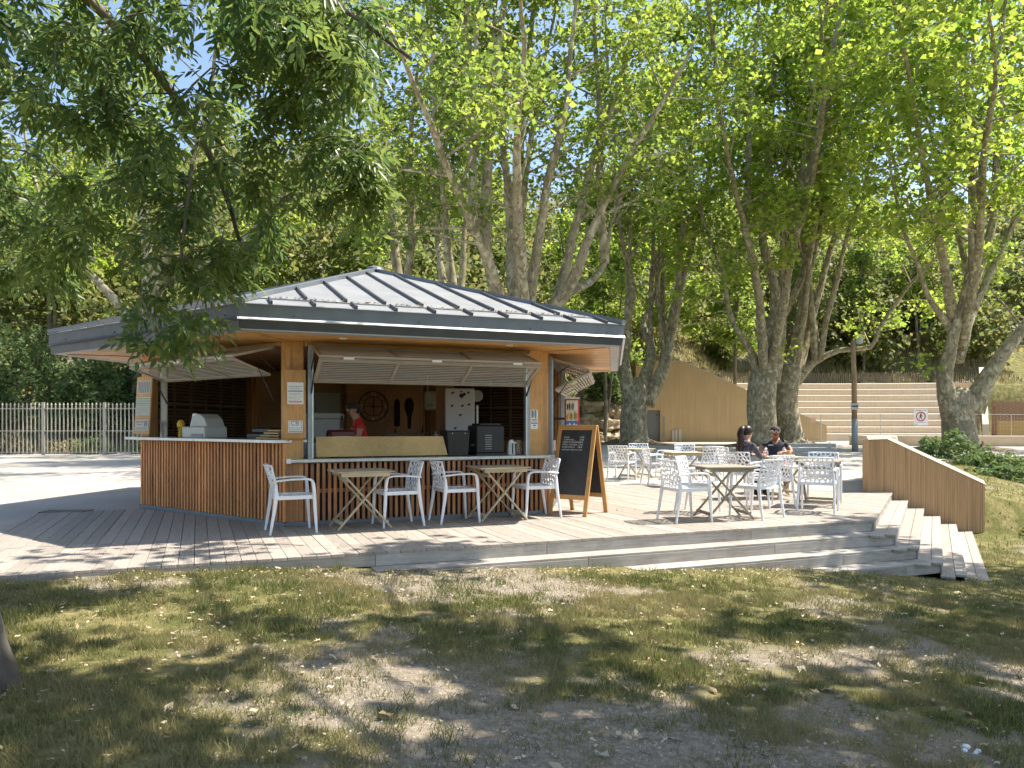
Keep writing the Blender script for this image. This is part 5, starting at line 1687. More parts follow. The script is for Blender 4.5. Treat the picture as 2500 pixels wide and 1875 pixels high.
# ------------------------------------------------------------------ cream palisade fence on the left
pa = tag(empty('palisade_fence', (-20, 33.0, 0)), 'cream metal palisade fence behind the kiosk counter', 'fence')
bar = MB().tube([(0, 0, .06), (0, 0, 2.10)], .026, 6).lathe([(.026, 0), (.045, .05), (.0, .15)], (0, 0, 2.1), 6).mesh('bar', 'cream_metal')
pst = MB().box((-.055, -.04, 0), (.055, .04, 2.26)).mesh('post', 'cream_metal')
FY = 33.0
for j in range(7):
    xp = -25.4 + j * 2.63
    link('post', pst, pa, (xp + 20, 0, -.012))
    for i in range(1, 15):
        x = xp + i * 2.63 / 15
        link('bar', bar, pa, (x + 20, 0, random.uniform(-.01, .01)))
    for z in (.10, 1.02, 1.98):
        link('rail', MB().box((0, -.02, -.02), (2.49, .02, .02)).mesh('rail', 'cream_metal'), pa, (xp + .07 + 20, .03, z))

# ------------------------------------------------------------------ trees
def at(px, py, Y):
    """world point at depth Y for a position measured on the photograph (2500 x 1875)"""
    return Vector(((px - 1250) * Y / 1875, Y, CAMZ + (1035 - py) * Y / 1875))

def smooth_path(pts, rad, step):
    """Catmull-Rom through pts"""
    P = [Vector(p) for p in pts]; out = []; rr = []
    n = len(P)
    for i in range(n - 1):
        p0, p1, p2, p3 = P[max(i - 1, 0)], P[i], P[i + 1], P[min(i + 2, n - 1)]
        m = max(2, int((p2 - p1).length / step))
        for k in range(m):
            t = k / m
            q = 0.5 * ((2 * p1) + (p2 - p0) * t + (2 * p0 - 5 * p1 + 4 * p2 - p3) * t * t + (3 * p1 - p0 - 3 * p2 + p3) * t ** 3)
            out.append(q); rr.append(rad[i] + (rad[i + 1] - rad[i]) * t)
    out.append(P[-1]); rr.append(rad[-1])
    return out, rr

def leaves(centers, size, rng, up=0.6, width=0.75, droop=0.25, fold=0.18):
    """kite shaped leaves, one quad each"""
    n = len(centers)
    c = np.asarray(centers, np.float32)
    nrm = rng.normal(size=(n, 3)).astype(np.float32); nrm[:, 2] = np.abs(nrm[:, 2]) * 0.7 + up
    nrm /= np.linalg.norm(nrm, axis=1, keepdims=True)
    d = rng.normal(size=(n, 3)).astype(np.float32); d[:, 2] -= droop
    d -= nrm * (d * nrm).sum(1, keepdims=True); d /= np.linalg.norm(d, axis=1, keepdims=True)
    s = np.cross(nrm, d)
    L = (size * np.exp(rng.normal(0, .28, n))).astype(np.float32)[:, None]
    W = L * width * 0.5
    v = np.empty((n, 4, 3), np.float32)
    v[:, 0] = c - d * L * 0.45
    v[:, 1] = c + s * W + nrm * W * fold
    v[:, 2] = c + d * L * 0.55 - nrm * L * 0.08
    v[:, 3] = c - s * W + nrm * W * fold
    q = np.arange(n * 4, dtype=np.int32).reshape(n, 4)
    return v.reshape(-1, 3), q

def cluster(anchors, m, sig, rng):
    a = np.asarray([tuple(p) for p in anchors], np.float32)
    c = np.repeat(a, m, axis=0)
    return c + rng.normal(size=c.shape).astype(np.float32) * np.array([sig, sig, sig * 0.75], np.float32)

def rough(mb, amp, seed):
    """bump tube vertices so that trunks are not perfect cylinders"""
    r = random.Random(seed); ph = [r.uniform(0, 6) for _ in range(6)]
    out = []
    for (x, y, z) in mb.v:
        a = math.sin(x * 2.3 + z * 1.1 + ph[0]) + math.sin(y * 2.9 - z * .9 + ph[1]) + .7 * math.sin(z * 2.7 + x * 3 + ph[2])
        b = math.sin(y * 2.1 + z * 1.3 + ph[3]) + math.sin(x * 3.1 - z * 1.2 + ph[4]) + .7 * math.sin(z * 3.1 + y * 3 + ph[5])
        out.append((x + a * amp, y + b * amp, z))
    mb.v = out

def build_tree(name, label, base, stems, bark='plane_bark', leaf='plane_leaf', seed=1, nb=9, blen=(2.2, 4.6), leafsize=.26, per=13, sig=.36, start=.32, group='plane trees', tw=4, trunk_rough=.022, extra=None, sides=12, cat='tree', stepm=.6, zmin=None, slim=.60, fan=0, mound=0):
    rng = np.random.default_rng(seed); rd = random.Random(seed)
    root = tag(empty(name, base), label, cat, group)
    mb = MB(); anchors = list(extra or [])
    thin = MB()
    stems = list(stems)
    forks = [s for s in stems if len(s[0]) > 4]
    for i in range(fan):
        p, rr = rd.choice(forks)
        a = p[1].lerp(p[2], rd.random()); sx = rd.gauss(0, .13); sy = rd.gauss(0, .16); h = rd.uniform(13, 21)
        q = [a, a + Vector((sx * h * .25, sy * h * .25, h * .3)), a + Vector((sx * h * .6, sy * h * .55, h * .6)), a + Vector((sx * h * .9, sy * h * .8, h * .85)), a + Vector((sx * h * 1.05, sy * h, h))]
        stems.append((q, [.22, .17, .13, .08, .03]))
    if mound:
        g = MB(); b_ = Vector(base); n_ = 26
        rings = ((.75, .34), (1.1, .16), (1.6, .07), (2.3, .0), (2.6, -.05))
        for k, (r_m, z_m) in enumerate(rings):
            for j in range(n_):
                an_ = 2 * PI * j / n_; w_ = 1 + .22 * math.sin(an_ * 5 + seed) + .12 * math.sin(an_ * 9 + seed * 2)
                g.v.append((b_.x + math.cos(an_) * r_m * mound * w_, b_.y + math.sin(an_) * r_m * mound * w_ * .9, -.012 + z_m * (.7 + .5 * math.sin(an_ * 7 + seed))))
        for k in range(len(rings) - 1):
            for j in range(n_): g.f.append((k * n_ + j, (k + 1) * n_ + j, (k + 1) * n_ + (j + 1) % n_, k * n_ + (j + 1) % n_))
        put('root_mound', g, 'soil', root, smooth=True)
    for pts, rad in stems:
        if len(pts) > 4 and slim: rad = [r * (1 - (1 - slim) * min(1, i / 2)) for i, r in enumerate(rad)]
        if len(pts) <= 4 and rad[0] > .6 and rad[-1] > .5 * rad[0]:
            pts = list(pts); rad = list(rad)
            d_ = (pts[-1] - pts[-2]); pts.append(pts[-1] + d_.normalized() * rad[-1] * .9); rad.append(rad[-1] * .35)
            rad[0] *= 1.28
            pts.insert(1, pts[0].lerp(pts[1], .35)); rad.insert(1, rad[1] * 1.10)
            base_stem = True
        else: base_stem = False
        P, R = smooth_path(pts, rad, stepm * (.5 if base_stem else 1))
        mb.tube(P, R, 18 if base_stem else sides)
        if base_stem: continue
        n = len(P)
        L = sum((P[i + 1] - P[i]).length for i in range(n - 1))
        k = max(2, int(nb * L / 14))
        for j in range(k):
            t = start + (1 - start) * (j + rd.random()) / k
            i = min(n - 2, int(t * (n - 1)))
            p = P[i]; d = (P[i + 1] - P[i]).normalized()
            o = Vector((rd.gauss(0, 1), rd.gauss(0, 1), rd.gauss(0, .35))); o -= d * o.dot(d); o.normalize()
            ln = rd.uniform(*blen) * (1.15 - .45 * t)
            dirv = (d * rd.uniform(.25, .8) + o).normalized()
            a = p; mid = p + dirv * ln * .5 + Vector((0, 0, ln * .05)); e = p + dirv * ln + Vector((0, 0, rd.uniform(-.12, .25) * ln))
            if zmin is not None and e.z < zmin: continue
            r0 = max(.02, min(R[i] * .45, .016 * ln + .012))
            thin.tube([a, mid, e], [r0, r0 * .6, r0 * .2], 5, False)
            for q in (.45, .62, .78, .9, 1.0):
                anchors.append(a.lerp(mid, q * 2) if q < .5 else mid.lerp(e, q * 2 - 1))
            for w in range(tw):
                q = rd.uniform(.3, 1); s = mid.lerp(e, q)
                o2 = Vector((rd.gauss(0, 1), rd.gauss(0, 1), rd.gauss(0, .6))).normalized()
                l2 = rd.uniform(.5, 1.5) * ln * .32
                e2 = s + (dirv * .5 + o2).normalized() * l2
                thin.tube([s, s.lerp(e2, .5) + Vector((0, 0, l2 * .06)), e2], [r0 * .4, r0 * .25, .006], 4, False)
                anchors += [s.lerp(e2, .5), e2, s.lerp(e2, .8)]
        anchors += P[int(n * .8):]
    rough(mb, trunk_rough, seed)
    n0 = len(mb.v); mb.v += thin.v; mb.f += [tuple(i + n0 for i in f) for f in thin.f]
    put('trunk', mb, bark, root, smooth=True)
    c = cluster(anchors, per, sig, rng)
    v, q = leaves(c, leafsize, rng)
    o = link('crown', np_mesh('crown', v, q, leaf), root, -Vector(base))
    return root, len(c)

def S_(Y, pts, rad, dY=0.0):
    """stem measured on the photograph or added for shade, drifting dY in depth over its length"""
    n = len(pts)
    return [at(px, py, Y + dY * i / max(1, n - 1)) for i, (px, py) in enumerate(pts)], rad

NL = 0
# double trunked plane in front of the amphitheatre
Y = 46.0
st = [S_(Y, [(1868, 1100), (1862, 1040), (1858, 960), (1868, 905)], [.98, .80, .84, .80]),
      S_(Y, [(1866, 930), (1874, 850), (1890, 760), (1890, 690), (1862, 590), (1872, 480), (1885, 250), (1895, 20), (1880, -320)], [.72, .55, .50, .45, .40, .36, .30, .22, .10], -3),
      S_(Y, [(1880, 930), (1900, 850), (1914, 770), (1952, 690), (1990, 570), (2015, 420), (2060, 210), (2110, -150)], [.62, .45, .40, .40, .34, .28, .2, .08], 3),
      S_(Y, [(1845, 905), (1835, 862), (1790, 790), (1768, 690), (1748, 620), (1700, 480), (1650, 250)], [.3, .26, .24, .20, .17, .13, .05], -4),
      S_(Y, [(1866, 930), (1850, 700), (1800, 480), (1760, 280), (1740, 90), (1700, -100)], [.34, .28, .22, .16, .1, .04], -17),  # this limb and the next reach forward, added to shade the plaza
      S_(Y, [(1880, 920), (1930, 640), (1990, 400), (2010, 200), (2000, -20)], [.34, .28, .2, .13, .04], -16),
      S_(Y, [(1872, 900), (1905, 800), (1925, 650), (1905, 480), (1935, 300), (1960, 60), (1970, -250)], [.4, .3, .26, .24, .2, .14, .06], 4)]
st2 = [S_(Y + 1.6, [(1935, 1092), (1925, 1030), (1920, 960), (1930, 900)], [1.0, .72, .66, .66]),
       S_(Y + 1.6, [(1928, 930), (1942, 850), (1965, 710), (1990, 600), (2040, 400), (2075, 230), (2150, 60), (2200, -200)], [.6, .45, .40, .36, .30, .24, .16, .06], 3),
       S_(Y + 1.6, [(1940, 930), (1962, 850), (2000, 710), (2035, 580), (2075, 440), (2160, 300), (2260, 120)], [.5, .4, .36, .30, .24, .16, .05], 5),
       S_(Y + 1.6, [(1950, 925), (1985, 885), (2050, 855), (2125, 848), (2145, 805), (2205, 715), (2285, 630), (2340, 560)], [.34, .28, .26, .23, .2, .18, .14, .06], -2),
       S_(Y + 1.6, [(1932, 920), (1955, 820), (1975, 650), (2000, 450), (1990, 250), (2010, 0), (2020, -200)], [.36, .3, .26, .22, .18, .12, .05], -4)]
r_, n = build_tree('plane_tree', 'massive plane tree with a knobbly trunk behind the seated couple', at(1868, 1089, Y) * Vector((1, 1, 0)), st, fan=7, mound=1.25, seed=3, nb=11, per=9)
NL += n
r_, n = build_tree('plane_tree', 'second plane trunk behind the knobbly one, with a long low branch', at(1930, 1086, Y + 1.6) * Vector((1, 1, 0)), st2, fan=6, mound=1.2, seed=4, extra=[at(1912, 850, 45.6), at(1925, 838, 45.4), at(1905, 862, 45.5), at(1955, 850, 46), at(1935, 865, 45.7)], nb=9, per=9)
NL += n
# plane by the toilet block door
Y = 50.0
st = [S_(Y, [(1548, 1090), (1546, 1030), (1550, 975), (1552, 950)], [1.05, .85, .80, .85]),
      S_(Y, [(1540, 985), (1526, 900), (1532, 790), (1545, 710), (1530, 640), (1515, 560), (1500, 350), (1480, 100), (1470, -150)], [.55, .45, .42, .36, .26, .22, .18, .12, .05], -5),
      S_(Y, [(1575, 985), (1618, 900), (1645, 790), (1665, 700), (1695, 570), (1722, 470), (1750, 300), (1770, 80), (1790, -150)], [.6, .5, .46, .36, .32, .28, .22, .14, .05], 2),
      S_(Y, [(1640, 800), (1655, 700), (1660, 600), (1690, 480), (1680, 300), (1690, 100)], [.36, .3, .26, .22, .14, .05], -3),
      S_(Y, [(1560, 960), (1590, 860), (1568, 790), (1600, 720), (1610, 560), (1590, 330)], [.5, .4, .32, .22, .14, .05], 3)]
r_, n = build_tree('plane_tree', 'plane tree with a forked trunk left of the grey toilet door', at(1548, 1084, Y) * Vector((1, 1, 0)), st, fan=5, mound=1.2, seed=5, nb=13, per=9)
NL += n
# plane on the right lawn edge
Y = 40.0
st = [S_(Y, [(2345, 1108), (2342, 1060), (2338, 1010), (2345, 985)], [1.05, .84, .80, .92]),
      S_(Y, [(2325, 1010), (2308, 930), (2330, 810), (2358, 715), (2375, 620), (2372, 500), (2368, 300), (2375, 80), (2360, -200)], [.62, .5, .46, .38, .32, .28, .22, .15, .05], -3),
      S_(Y, [(2335, 880), (2360, 800), (2385, 735), (2430, 640), (2500, 480), (2540, 300), (2560, 60)], [.36, .34, .32, .3, .24, .16, .05], 3),
      S_(Y, [(2372, 1000), (2412, 920), (2478, 825), (2570, 715), (2650, 560), (2700, 300)], [.66, .52, .48, .4, .28, .08], -2),
      S_(Y, [(2330, 830), (2312, 790), (2262, 715), (2240, 640), (2205, 560), (2180, 430), (2150, 200)], [.26, .22, .2, .18, .15, .1, .04], -4),
      S_(Y, [(2365, 720), (2420, 560), (2440, 380), (2470, 150), (2480, -150)], [.3, .26, .2, .13, .05], 4),
      S_(Y, [(2330, 820), (2300, 620), (2260, 420), (2230, 240), (2190, 40), (2150, -120)], [.3, .24, .2, .15, .1, .04], -13),  # two forward limbs put in to throw leaf shade behind the terrace
      S_(Y, [(2345, 850), (2390, 600), (2400, 380), (2430, 180), (2400, -80)], [.3, .24, .18, .12, .04], -15)]
r_, n = build_tree('plane_tree', 'plane tree forking low on the lawn edge at the right', at(2345, 1104, Y) * Vector((1, 1, 0)), st, fan=5, mound=1.25, seed=6, extra=[at(2262, 885, 39.3), at(2245, 878, 39.2), at(2278, 900, 39.4), at(2225, 870, 39.1), at(2290, 860, 39.5), at(2295, 840, 39.5), at(2255, 920, 39.2)], nb=12, per=9)
NL += n
# planes behind the kiosk
Y = 31.0
st = [S_(Y, [(1290, 1115), (1288, 1000), (1285, 880), (1285, 830)], [1.1, .9, .85, .9]),
      S_(Y, [(1262, 850), (1212, 720), (1180, 600), (1155, 440), (1148, 280), (1140, 60), (1130, -260)], [.36, .34, .32, .28, .25, .18, .06], -2),
      S_(Y, [(1275, 850), (1256, 720), (1250, 580), (1268, 400), (1275, 250), (1300, 60), (1310, -240)], [.38, .36, .34, .30, .26, .18, .06], 2),
      S_(Y, [(1290, 850), (1292, 740), (1312, 610), (1330, 480), (1365, 340), (1395, 130), (1420, -150)], [.36, .34, .30, .27, .22, .14, .05], -4),
      S_(Y, [(1310, 850), (1365, 720), (1395, 600), (1445, 400), (1508, 210), (1560, 40), (1600, -150)], [.36, .34, .31, .28, .22, .15, .05], 3),
      S_(Y, [(1345, 760), (1400, 680), (1460, 530), (1530, 390), (1625, 240), (1700, 90)], [.34, .3, .24, .2, .14, .05], -3),
      S_(Y, [(1365, 720), (1440, 690), (1475, 640), (1500, 520), (1570, 380), (1640, 330)], [.24, .2, .16, .13, .09, .04], 5),
      S_(Y, [(1262, 850), (1190, 640), (1100, 430), (1010, 210), (930, 20), (880, -150)], [.34, .26, .2, .15, .1, .04], -11),  # two forward limbs added so their leaves stripe the left plaza with shade
      S_(Y, [(1290, 850), (1270, 600), (1260, 350), (1280, 100), (1250, -180)], [.32, .26, .2, .12, .04], -10)]
r_, n = build_tree('plane_tree', 'many stemmed plane tree rising right behind the kiosk roof', at(1290, 1112, Y) * Vector((1, 1, 0)), st, fan=6, seed=7, nb=12, per=7, leafsize=.21, leaf='plane_leaf_cool', zmin=6.0)
NL += n
Y = 36.0
st = [S_(Y, [(1090, 1105), (1090, 950), (1092, 820)], [.75, .6, .55]),
      S_(Y, [(1095, 840), (1105, 720), (1090, 560), (1075, 400), (1062, 230), (1050, 0), (1040, -200)], [.42, .3, .26, .23, .2, .14, .05], -2),
      S_(Y, [(1085, 860), (1082, 700), (1070, 560), (1080, 400), (1110, 220), (1100, 0)], [.36, .26, .22, .18, .13, .05], 4),
      S_(Y, [(1100, 820), (1130, 680), (1135, 540), (1190, 330), (1230, 120)], [.3, .22, .18, .13, .05], 2)]
r_, n = build_tree('plane_tree', 'slimmer plane tree behind the peak of the kiosk roof', at(1090, 1104, Y) * Vector((1, 1, 0)), st, seed=8, nb=12, per=12, leaf='plane_leaf_cool', leafsize=.22, zmin=7.5)
NL += n
Y = 41.0
st = [S_(Y, [(972, 1095), (978, 900), (980, 740)], [.5, .42, .36]),
      S_(Y, [(980, 760), (960, 560), (945, 420), (930, 200), (915, -60)], [.32, .24, .2, .14, .05], 2),
      S_(Y, [(984, 780), (1005, 560), (1000, 380), (1020, 150)], [.26, .2, .15, .05], -3)]
r_, n = build_tree('plane_tree', 'slender pale plane tree left of the kiosk roof peak', at(972, 1092, Y) * Vector((1, 1, 0)), st, seed=9, nb=13, per=12, leaf='plane_leaf_cool', leafsize=.24, zmin=8)
NL += n
Y = 39.0
st = [S_(Y, [(352, 1100), (360, 900), (366, 740)], [.75, .62, .5]),
      S_(Y, [(366, 760), (360, 600), (345, 420), (290, 230), (250, 0)], [.45, .38, .28, .18, .06], 2),
      S_(Y, [(366, 740), (420, 590), (470, 400), (520, 180), (540, -80)], [.36, .28, .22, .15, .05], -3),
      S_(Y, [(360, 820), (250, 700), (150, 590), (80, 420), (40, 200)], [.3, .24, .2, .14, .05], 3),
      S_(Y, [(366, 700), (520, 640), (640, 540), (760, 360), (840, 150)], [.3, .24, .19, .13, .05], 2)]
r_, n = build_tree('plane_tree', 'plane tree half hidden by the hanging ash leaves on the left', at(352, 1099, Y) * Vector((1, 1, 0)), st, seed=10, nb=16, per=8, leaf='plane_leaf_cool', leafsize=.24, zmin=5.5)
NL += n

# slender young trees on the slope
YT = [(1478, 54, 700, 'thin twin stemmed tree right of the kiosk eave'), (1625, 60, 640, 'thin straight tree above the toilet block'), (1790, 60, 600, 'thin leaning tree left of the knobbly plane'),
      (1420, 58, 620, 'thin pale tree just above the far corner of the kiosk roof'), (2110, 72, 560, 'thin tree on the slope behind the lamp post'), (2240, 74, 600, 'thin tree on the slope above the no entry sign'),
      (860, 50, 620, 'thin tree behind the left half of the kiosk roof'), (640, 48, 600, 'thin tree behind the left eave of the kiosk'), (1960, 74, 520, 'thin tall tree between the plane stems on the slope'), (130, 47, 520, 'thin tree above the palisade fence')]
for i, (px, Yd, top, lab) in enumerate(YT):
    rd = random.Random(40 + i)
    x = (px - 1250) * Yd / 1875
    gz = float(ground_z(np.array(x), np.array(float(Yd))))
    b = Vector((x, Yd, gz - .3)); h = CAMZ + (1035 - top) * Yd / 1875 - gz + 3
    lean = rd.uniform(-.12, .12) * h
    st = [([b, b + Vector((lean * .2, 0, h * .35)), b + Vector((lean * .6, .5, h * .7)), b + Vector((lean, 1, h))], [.16, .13, .09, .03]),
          ([b + Vector((0, 0, h * .12)), b + Vector((-lean * .5 + .6, .3, h * .45)), b + Vector((-lean + 1.2, 0, h * .9))], [.12, .09, .03])]
    r_, n = build_tree('young_tree', lab, b, st, bark='thin_bark', leaf='plane_leaf' if i % 2 else 'plane_leaf_cool', seed=60 + i, nb=16, blen=(1.0, 2.4), per=9, sig=.4, leafsize=.26, group='slender trees on the slope', sides=7, trunk_rough=.03, start=.35)
    NL += n

# ------------------------------------------------------------------ wooded hillside
def woodland():
    rng = np.random.default_rng(77)
    cs = []; sz = []
    tr = MB()
    for i in range(330):
        x = rng.uniform(-75, 75); 
        ys = float(np.interp(x, [-80, -8, 4, 7, 17.5, 19, 60, 70], [37, 39, 58, 63, 66, 71, 71, 66]))
        y = ys + rng.uniform(0, 1) ** 1.2 * 48
        z = float(ground_z(np.array(x), np.array(y)))
        h = rng.uniform(4.5, 9.5); r = h * rng.uniform(.32, .5)
        if x < -6 and y < 46: h *= .6
        m = int(420 + 60 * h)
        d = rng.normal(size=(m, 3)); d /= np.linalg.norm(d, axis=1, keepdims=True)
        lob = 1 + .35 * np.sin(d[:, 0] * 5 + i) * np.sin(d[:, 2] * 6 + i * 2) + .2 * np.sin(d[:, 1] * 9 + i)
        rr = rng.uniform(.55, 1.0, m) ** .5
        p = np.array([x, y, z + h * .58]) + d * np.array([r, r, h * .46]) * (rr * lob)[:, None]
        p = p[p[:, 1] > ys - 2.5]
        cs.append(p); sz.append(np.full(len(p), .34 + .003 * (y - 40)))
        if i % 2 == 0:
            tr.tube([(x, y, z - .5), (x + rng.uniform(-.3, .3), y, z + h * .4), (x + rng.uniform(-.8, .8), y, z + h * .8)], [.14, .1, .04], 5, False)
    c = np.concatenate(cs); s = np.concatenate(sz)
    v, q = leaves(c, 1.0, rng, up=.45, width=.8)
    # scale each leaf about its centre
    v = v.reshape(-1, 4, 3); v = c[:, None, :] + (v - c[:, None, :]) * s[:, None, None]
    o = link('woodland', np_mesh('woodland', v.reshape(-1, 3), q, 'wood_leaf'))
    struct(o, 'stuff', 'dense green woodland covering the hillside')
    t = put('woodland_trunks', tr, 'thin_bark'); struct(t, 'stuff', 'thin trunks standing in the hillside woodland')
    return len(c)
NL += woodland()

# bushes behind the palisade and beside paths
def bush(name, label, c, r, n, size, leaf='shrub_leaf', seed=1, group=None, stems=7, cat='bush'):
    rng = np.random.default_rng(seed)
    root = tag(empty(name, (c[0], c[1], c[2])), label, cat, group)
    d = rng.normal(size=(n, 3)); d /= np.linalg.norm(d, axis=1, keepdims=True); d[:, 2] = np.abs(d[:, 2]) * 1.0 - .12
    lob = 1 + .22 * np.sin(d[:, 0] * 7 + seed) * np.sin(d[:, 2] * 6 + seed * 2) + .18 * np.sin(d[:, 1] * 8 + d[:, 0] * 5)
    p = d * np.array(r) * (rng.uniform(.35, 1, n) ** .4 * lob)[:, None]
    v, q = leaves(p, size, rng, up=.5, width=.6)
    link('foliage', np_mesh('foliage', v, q, leaf), root)
    mb = MB(); rd = random.Random(seed)
    for i in range(stems):
        e = Vector((rd.uniform(-.6, .6) * r[0], rd.uniform(-.6, .6) * r[1], r[2] * rd.uniform(.5, .8)))
        mb.tube([(rd.uniform(-.1, .1), rd.uniform(-.1, .1), -.3), e * .5 + Vector((0, 0, .1)), e], [.02 + .012 * r[2], .015 + .006 * r[2], .006], 5, False)
    put_l = link('stem', mb.mesh('stem', 'thin_bark'), root)
    return root
BU = [(-24.5, 39.0, 3.3, 4.4, 'bright laurel mass behind the fence at the left edge'), (-21.0, 38.0, 2.2, 3.6, 'lower laurel between the fence posts at the left'), (-18.3, 39.5, 3.0, 3.2, 'laurel bush in the middle behind the palisade fence'), (-15.3, 38.6, 2.6, 3.0, 'laurel bush behind the leaflet board'), (-28.5, 38.5, 3.6, 4.5, 'tall laurel at the far left beyond the fence'), (-12.0, 40, 3.2, 3.4, 'laurel bush hidden mostly by the cash desk shutter')]
for i, (x, y, rx, h, lab) in enumerate(BU):
    z = float(ground_z(np.array(x), np.array(y)))
    bush('laurel_bush', lab, (x, y, z + .9), (rx, 2.2, h), 7000, .20, 'shrub_leaf', 90 + i, 'laurels behind the palisade', stems=5)
WE = [(-7.9, 20.6, .85, .38, 900, 'low leafy weeds growing at the foot of the kiosk on the left'), (-7.1, 20.9, .5, .95, 700, 'taller leafy weed against the left end of the kiosk')]
for i, (x, y, rx, h, n, lab) in enumerate(WE):
    bush('weed_clump', lab, (x, y, -.01), (rx, .5, h), n, .13, 'shrub_leaf', 120 + i, 'weeds by the kiosk', cat='plant')
FW = [(-22.2, 34.2, 1.0, 1.0, 'weeds behind the fence at the left edge'), (-18.6, 34.0, 1.0, .9, 'weeds behind the middle fence post'), (-16.0, 34.1, 1.1, 1.2, 'weeds behind the fence next to the slatted counter'), (-20.3, 34.6, 1.2, .7, 'dry weeds between the fence posts')]
for i, (x, y, rx, h, lab) in enumerate(FW):
    bush('weed_clump', lab, (x, y, -.02), (rx, .6, h), 700, .14, 'dry_grass' if i in (0, 3) else 'shrub_leaf', 140 + i, 'weeds along the palisade', cat='plant')
SH = [(17.0, 30.0, 1.3, 1.05, 2000, 'leafy shrub at the foot of the right hand plane tree'), (16.3, 26.0, 1.3, .6, 1500, 'low spreading shrub behind the sloping buff wall'), (19.2, 27.5, 1.2, .45, 1200, 'low shrub on the lawn at the right edge'), (14.2, 22.0, .9, .42, 1000, 'ground shrub nearest the top of the sloping wall')]
for i, (x, y, rx, h, n, lab) in enumerate(SH):
    z = float(ground_z(np.array(x), np.array(y)))
    bush('garden_shrub', lab, (x, y, z), (rx, 1.1, h), n, .15, 'shrub_leaf', 160 + i, 'shrubs on the right lawn')
SP = [(10.3, 14.9, .4, .30, 'leafy clump at the foot of the sloping wall end'), (10.6, 13.2, .55, .28, 'low clump on the lawn right of the side stairs')]
for i, (x, y, rx, h, lab) in enumerate(SP):
    z = float(ground_z(np.array(x), np.array(y)))
    bush('garden_shrub', lab, (x, y, z), (rx, .4, h), 500, .09, 'shrub_leaf', 180 + i, 'shrubs on the right lawn', stems=4)
# creeper hanging on the rocky bank right of the kiosk
bush('creeper', 'green creeper hanging over the rocks right of the kiosk', (7.0, 56.5, 3.2), (1.6, 1.2, 3.0), 3500, .22, 'shrub_leaf', 201, cat='plant')
# rocks on the bank
rr_ = random.Random(12)
RK = [(6.2, 54.6, .2, 1.3), (7.4, 54.2, .25, 1.0), (5.4, 55.0, .3, 1.4), (6.9, 55.6, 1.3, 1.3), (5.6, 56.0, 1.5, 1.2), (8.3, 55.5, .6, 1.0), (7.6, 56.4, 2.2, 1.2), (6.1, 57.0, 2.7, 1.4), (13.6, 60.0, 5.6, 1.3), (14.9, 60.6, 5.3, 1.1), (12.2, 60.8, 6.1, 1.5), (16.2, 61.0, 4.9, .9)]
rl_ = ['lowest boulder beside the forked plane trunk', 'small boulder against the forked plane trunk', 'boulder at the left foot of the rocky bank', 'boulder halfway up the bank by the creeper', 'broad boulder in the middle of the rocky bank', 'boulder tucked beside the toilet door', 'upper boulder under the creeper', 'top boulder on the bank near the kiosk eave', 'largest rock above the ochre wall', 'flat rock on the slope above the ochre wall', 'rock at the crest above the ochre wall', 'small rock where the sloping wall meets the paling fence']
for i, (x, y, z, s) in enumerate(RK):
    bm = bmesh.new(); bmesh.ops.create_icosphere(bm, subdivisions=3, radius=s * .7)
    ph = [rr_.uniform(0, 6) for _ in range(4)]
    for v in bm.verts:
        c = v.co.normalized(); f = 1 + .22 * math.sin(c.x * 3 + ph[0]) * math.sin(c.y * 4 + ph[1]) + .12 * math.sin(c.z * 7 + ph[2]) + .07 * math.sin(c.x * 13 + ph[3])
        v.co *= f; v.co.z *= .62; v.co.z = round(v.co.z / (s * .22)) * s * .22 * .5 + v.co.z * .5
    me = bpy.data.meshes.new('boulder'); bm.to_mesh(me); bm.free(); me.materials.append(MATS['rock'])
    o = link('boulder', me, None, (x, y, z), (0, 0, rr_.uniform(0, 6))); tag(o, rl_[i], 'boulder', 'rocks on the bank')

# dry grass on the slope above the amphitheatre
def tufts(name, label, x0, x1, y0, y1, n, h, mat, seed, zf=ground_z, w=.02, mask=None, lean=.35):
    rng = np.random.default_rng(seed)
    x = rng.uniform(x0, x1, n); y = rng.uniform(y0, y1, n)
    if mask is not None:
        k = mask(x, y, rng); x, y = x[k], y[k]; n = len(x)
    z = zf(x, y)
    hh = h * rng.uniform(.4, 1.3, n); a = rng.uniform(0, 2 * PI, n); l = rng.uniform(0, lean, n) * hh; b = rng.uniform(0, 2 * PI, n)
    ww = w * rng.uniform(.6, 1.4, n)
    base = np.stack([x, y, z - .005], 1); s = np.stack([np.cos(a) * ww, np.sin(a) * ww, 0 * a], 1)
    tip = base + np.stack([np.cos(b) * l, np.sin(b) * l, hh], 1)
    v = np.stack([base - s, base + s, tip], 1).reshape(-1, 3)
    o = link(name, np_mesh(name, v, None, mat, np.arange(3 * n).reshape(n, 3)))
    struct(o, 'stuff', label)
    return n
tufts('dry_grass', 'dry straw coloured grass on the slope above the tiers', 8, 46, 58.5, 79, 26000, .55, 'dry_grass', 5, w=.035, mask=lambda x, y, r: y > np.interp(x, [8, 17.5, 19, 46], [58.5, 59, 68.6, 68.6]))

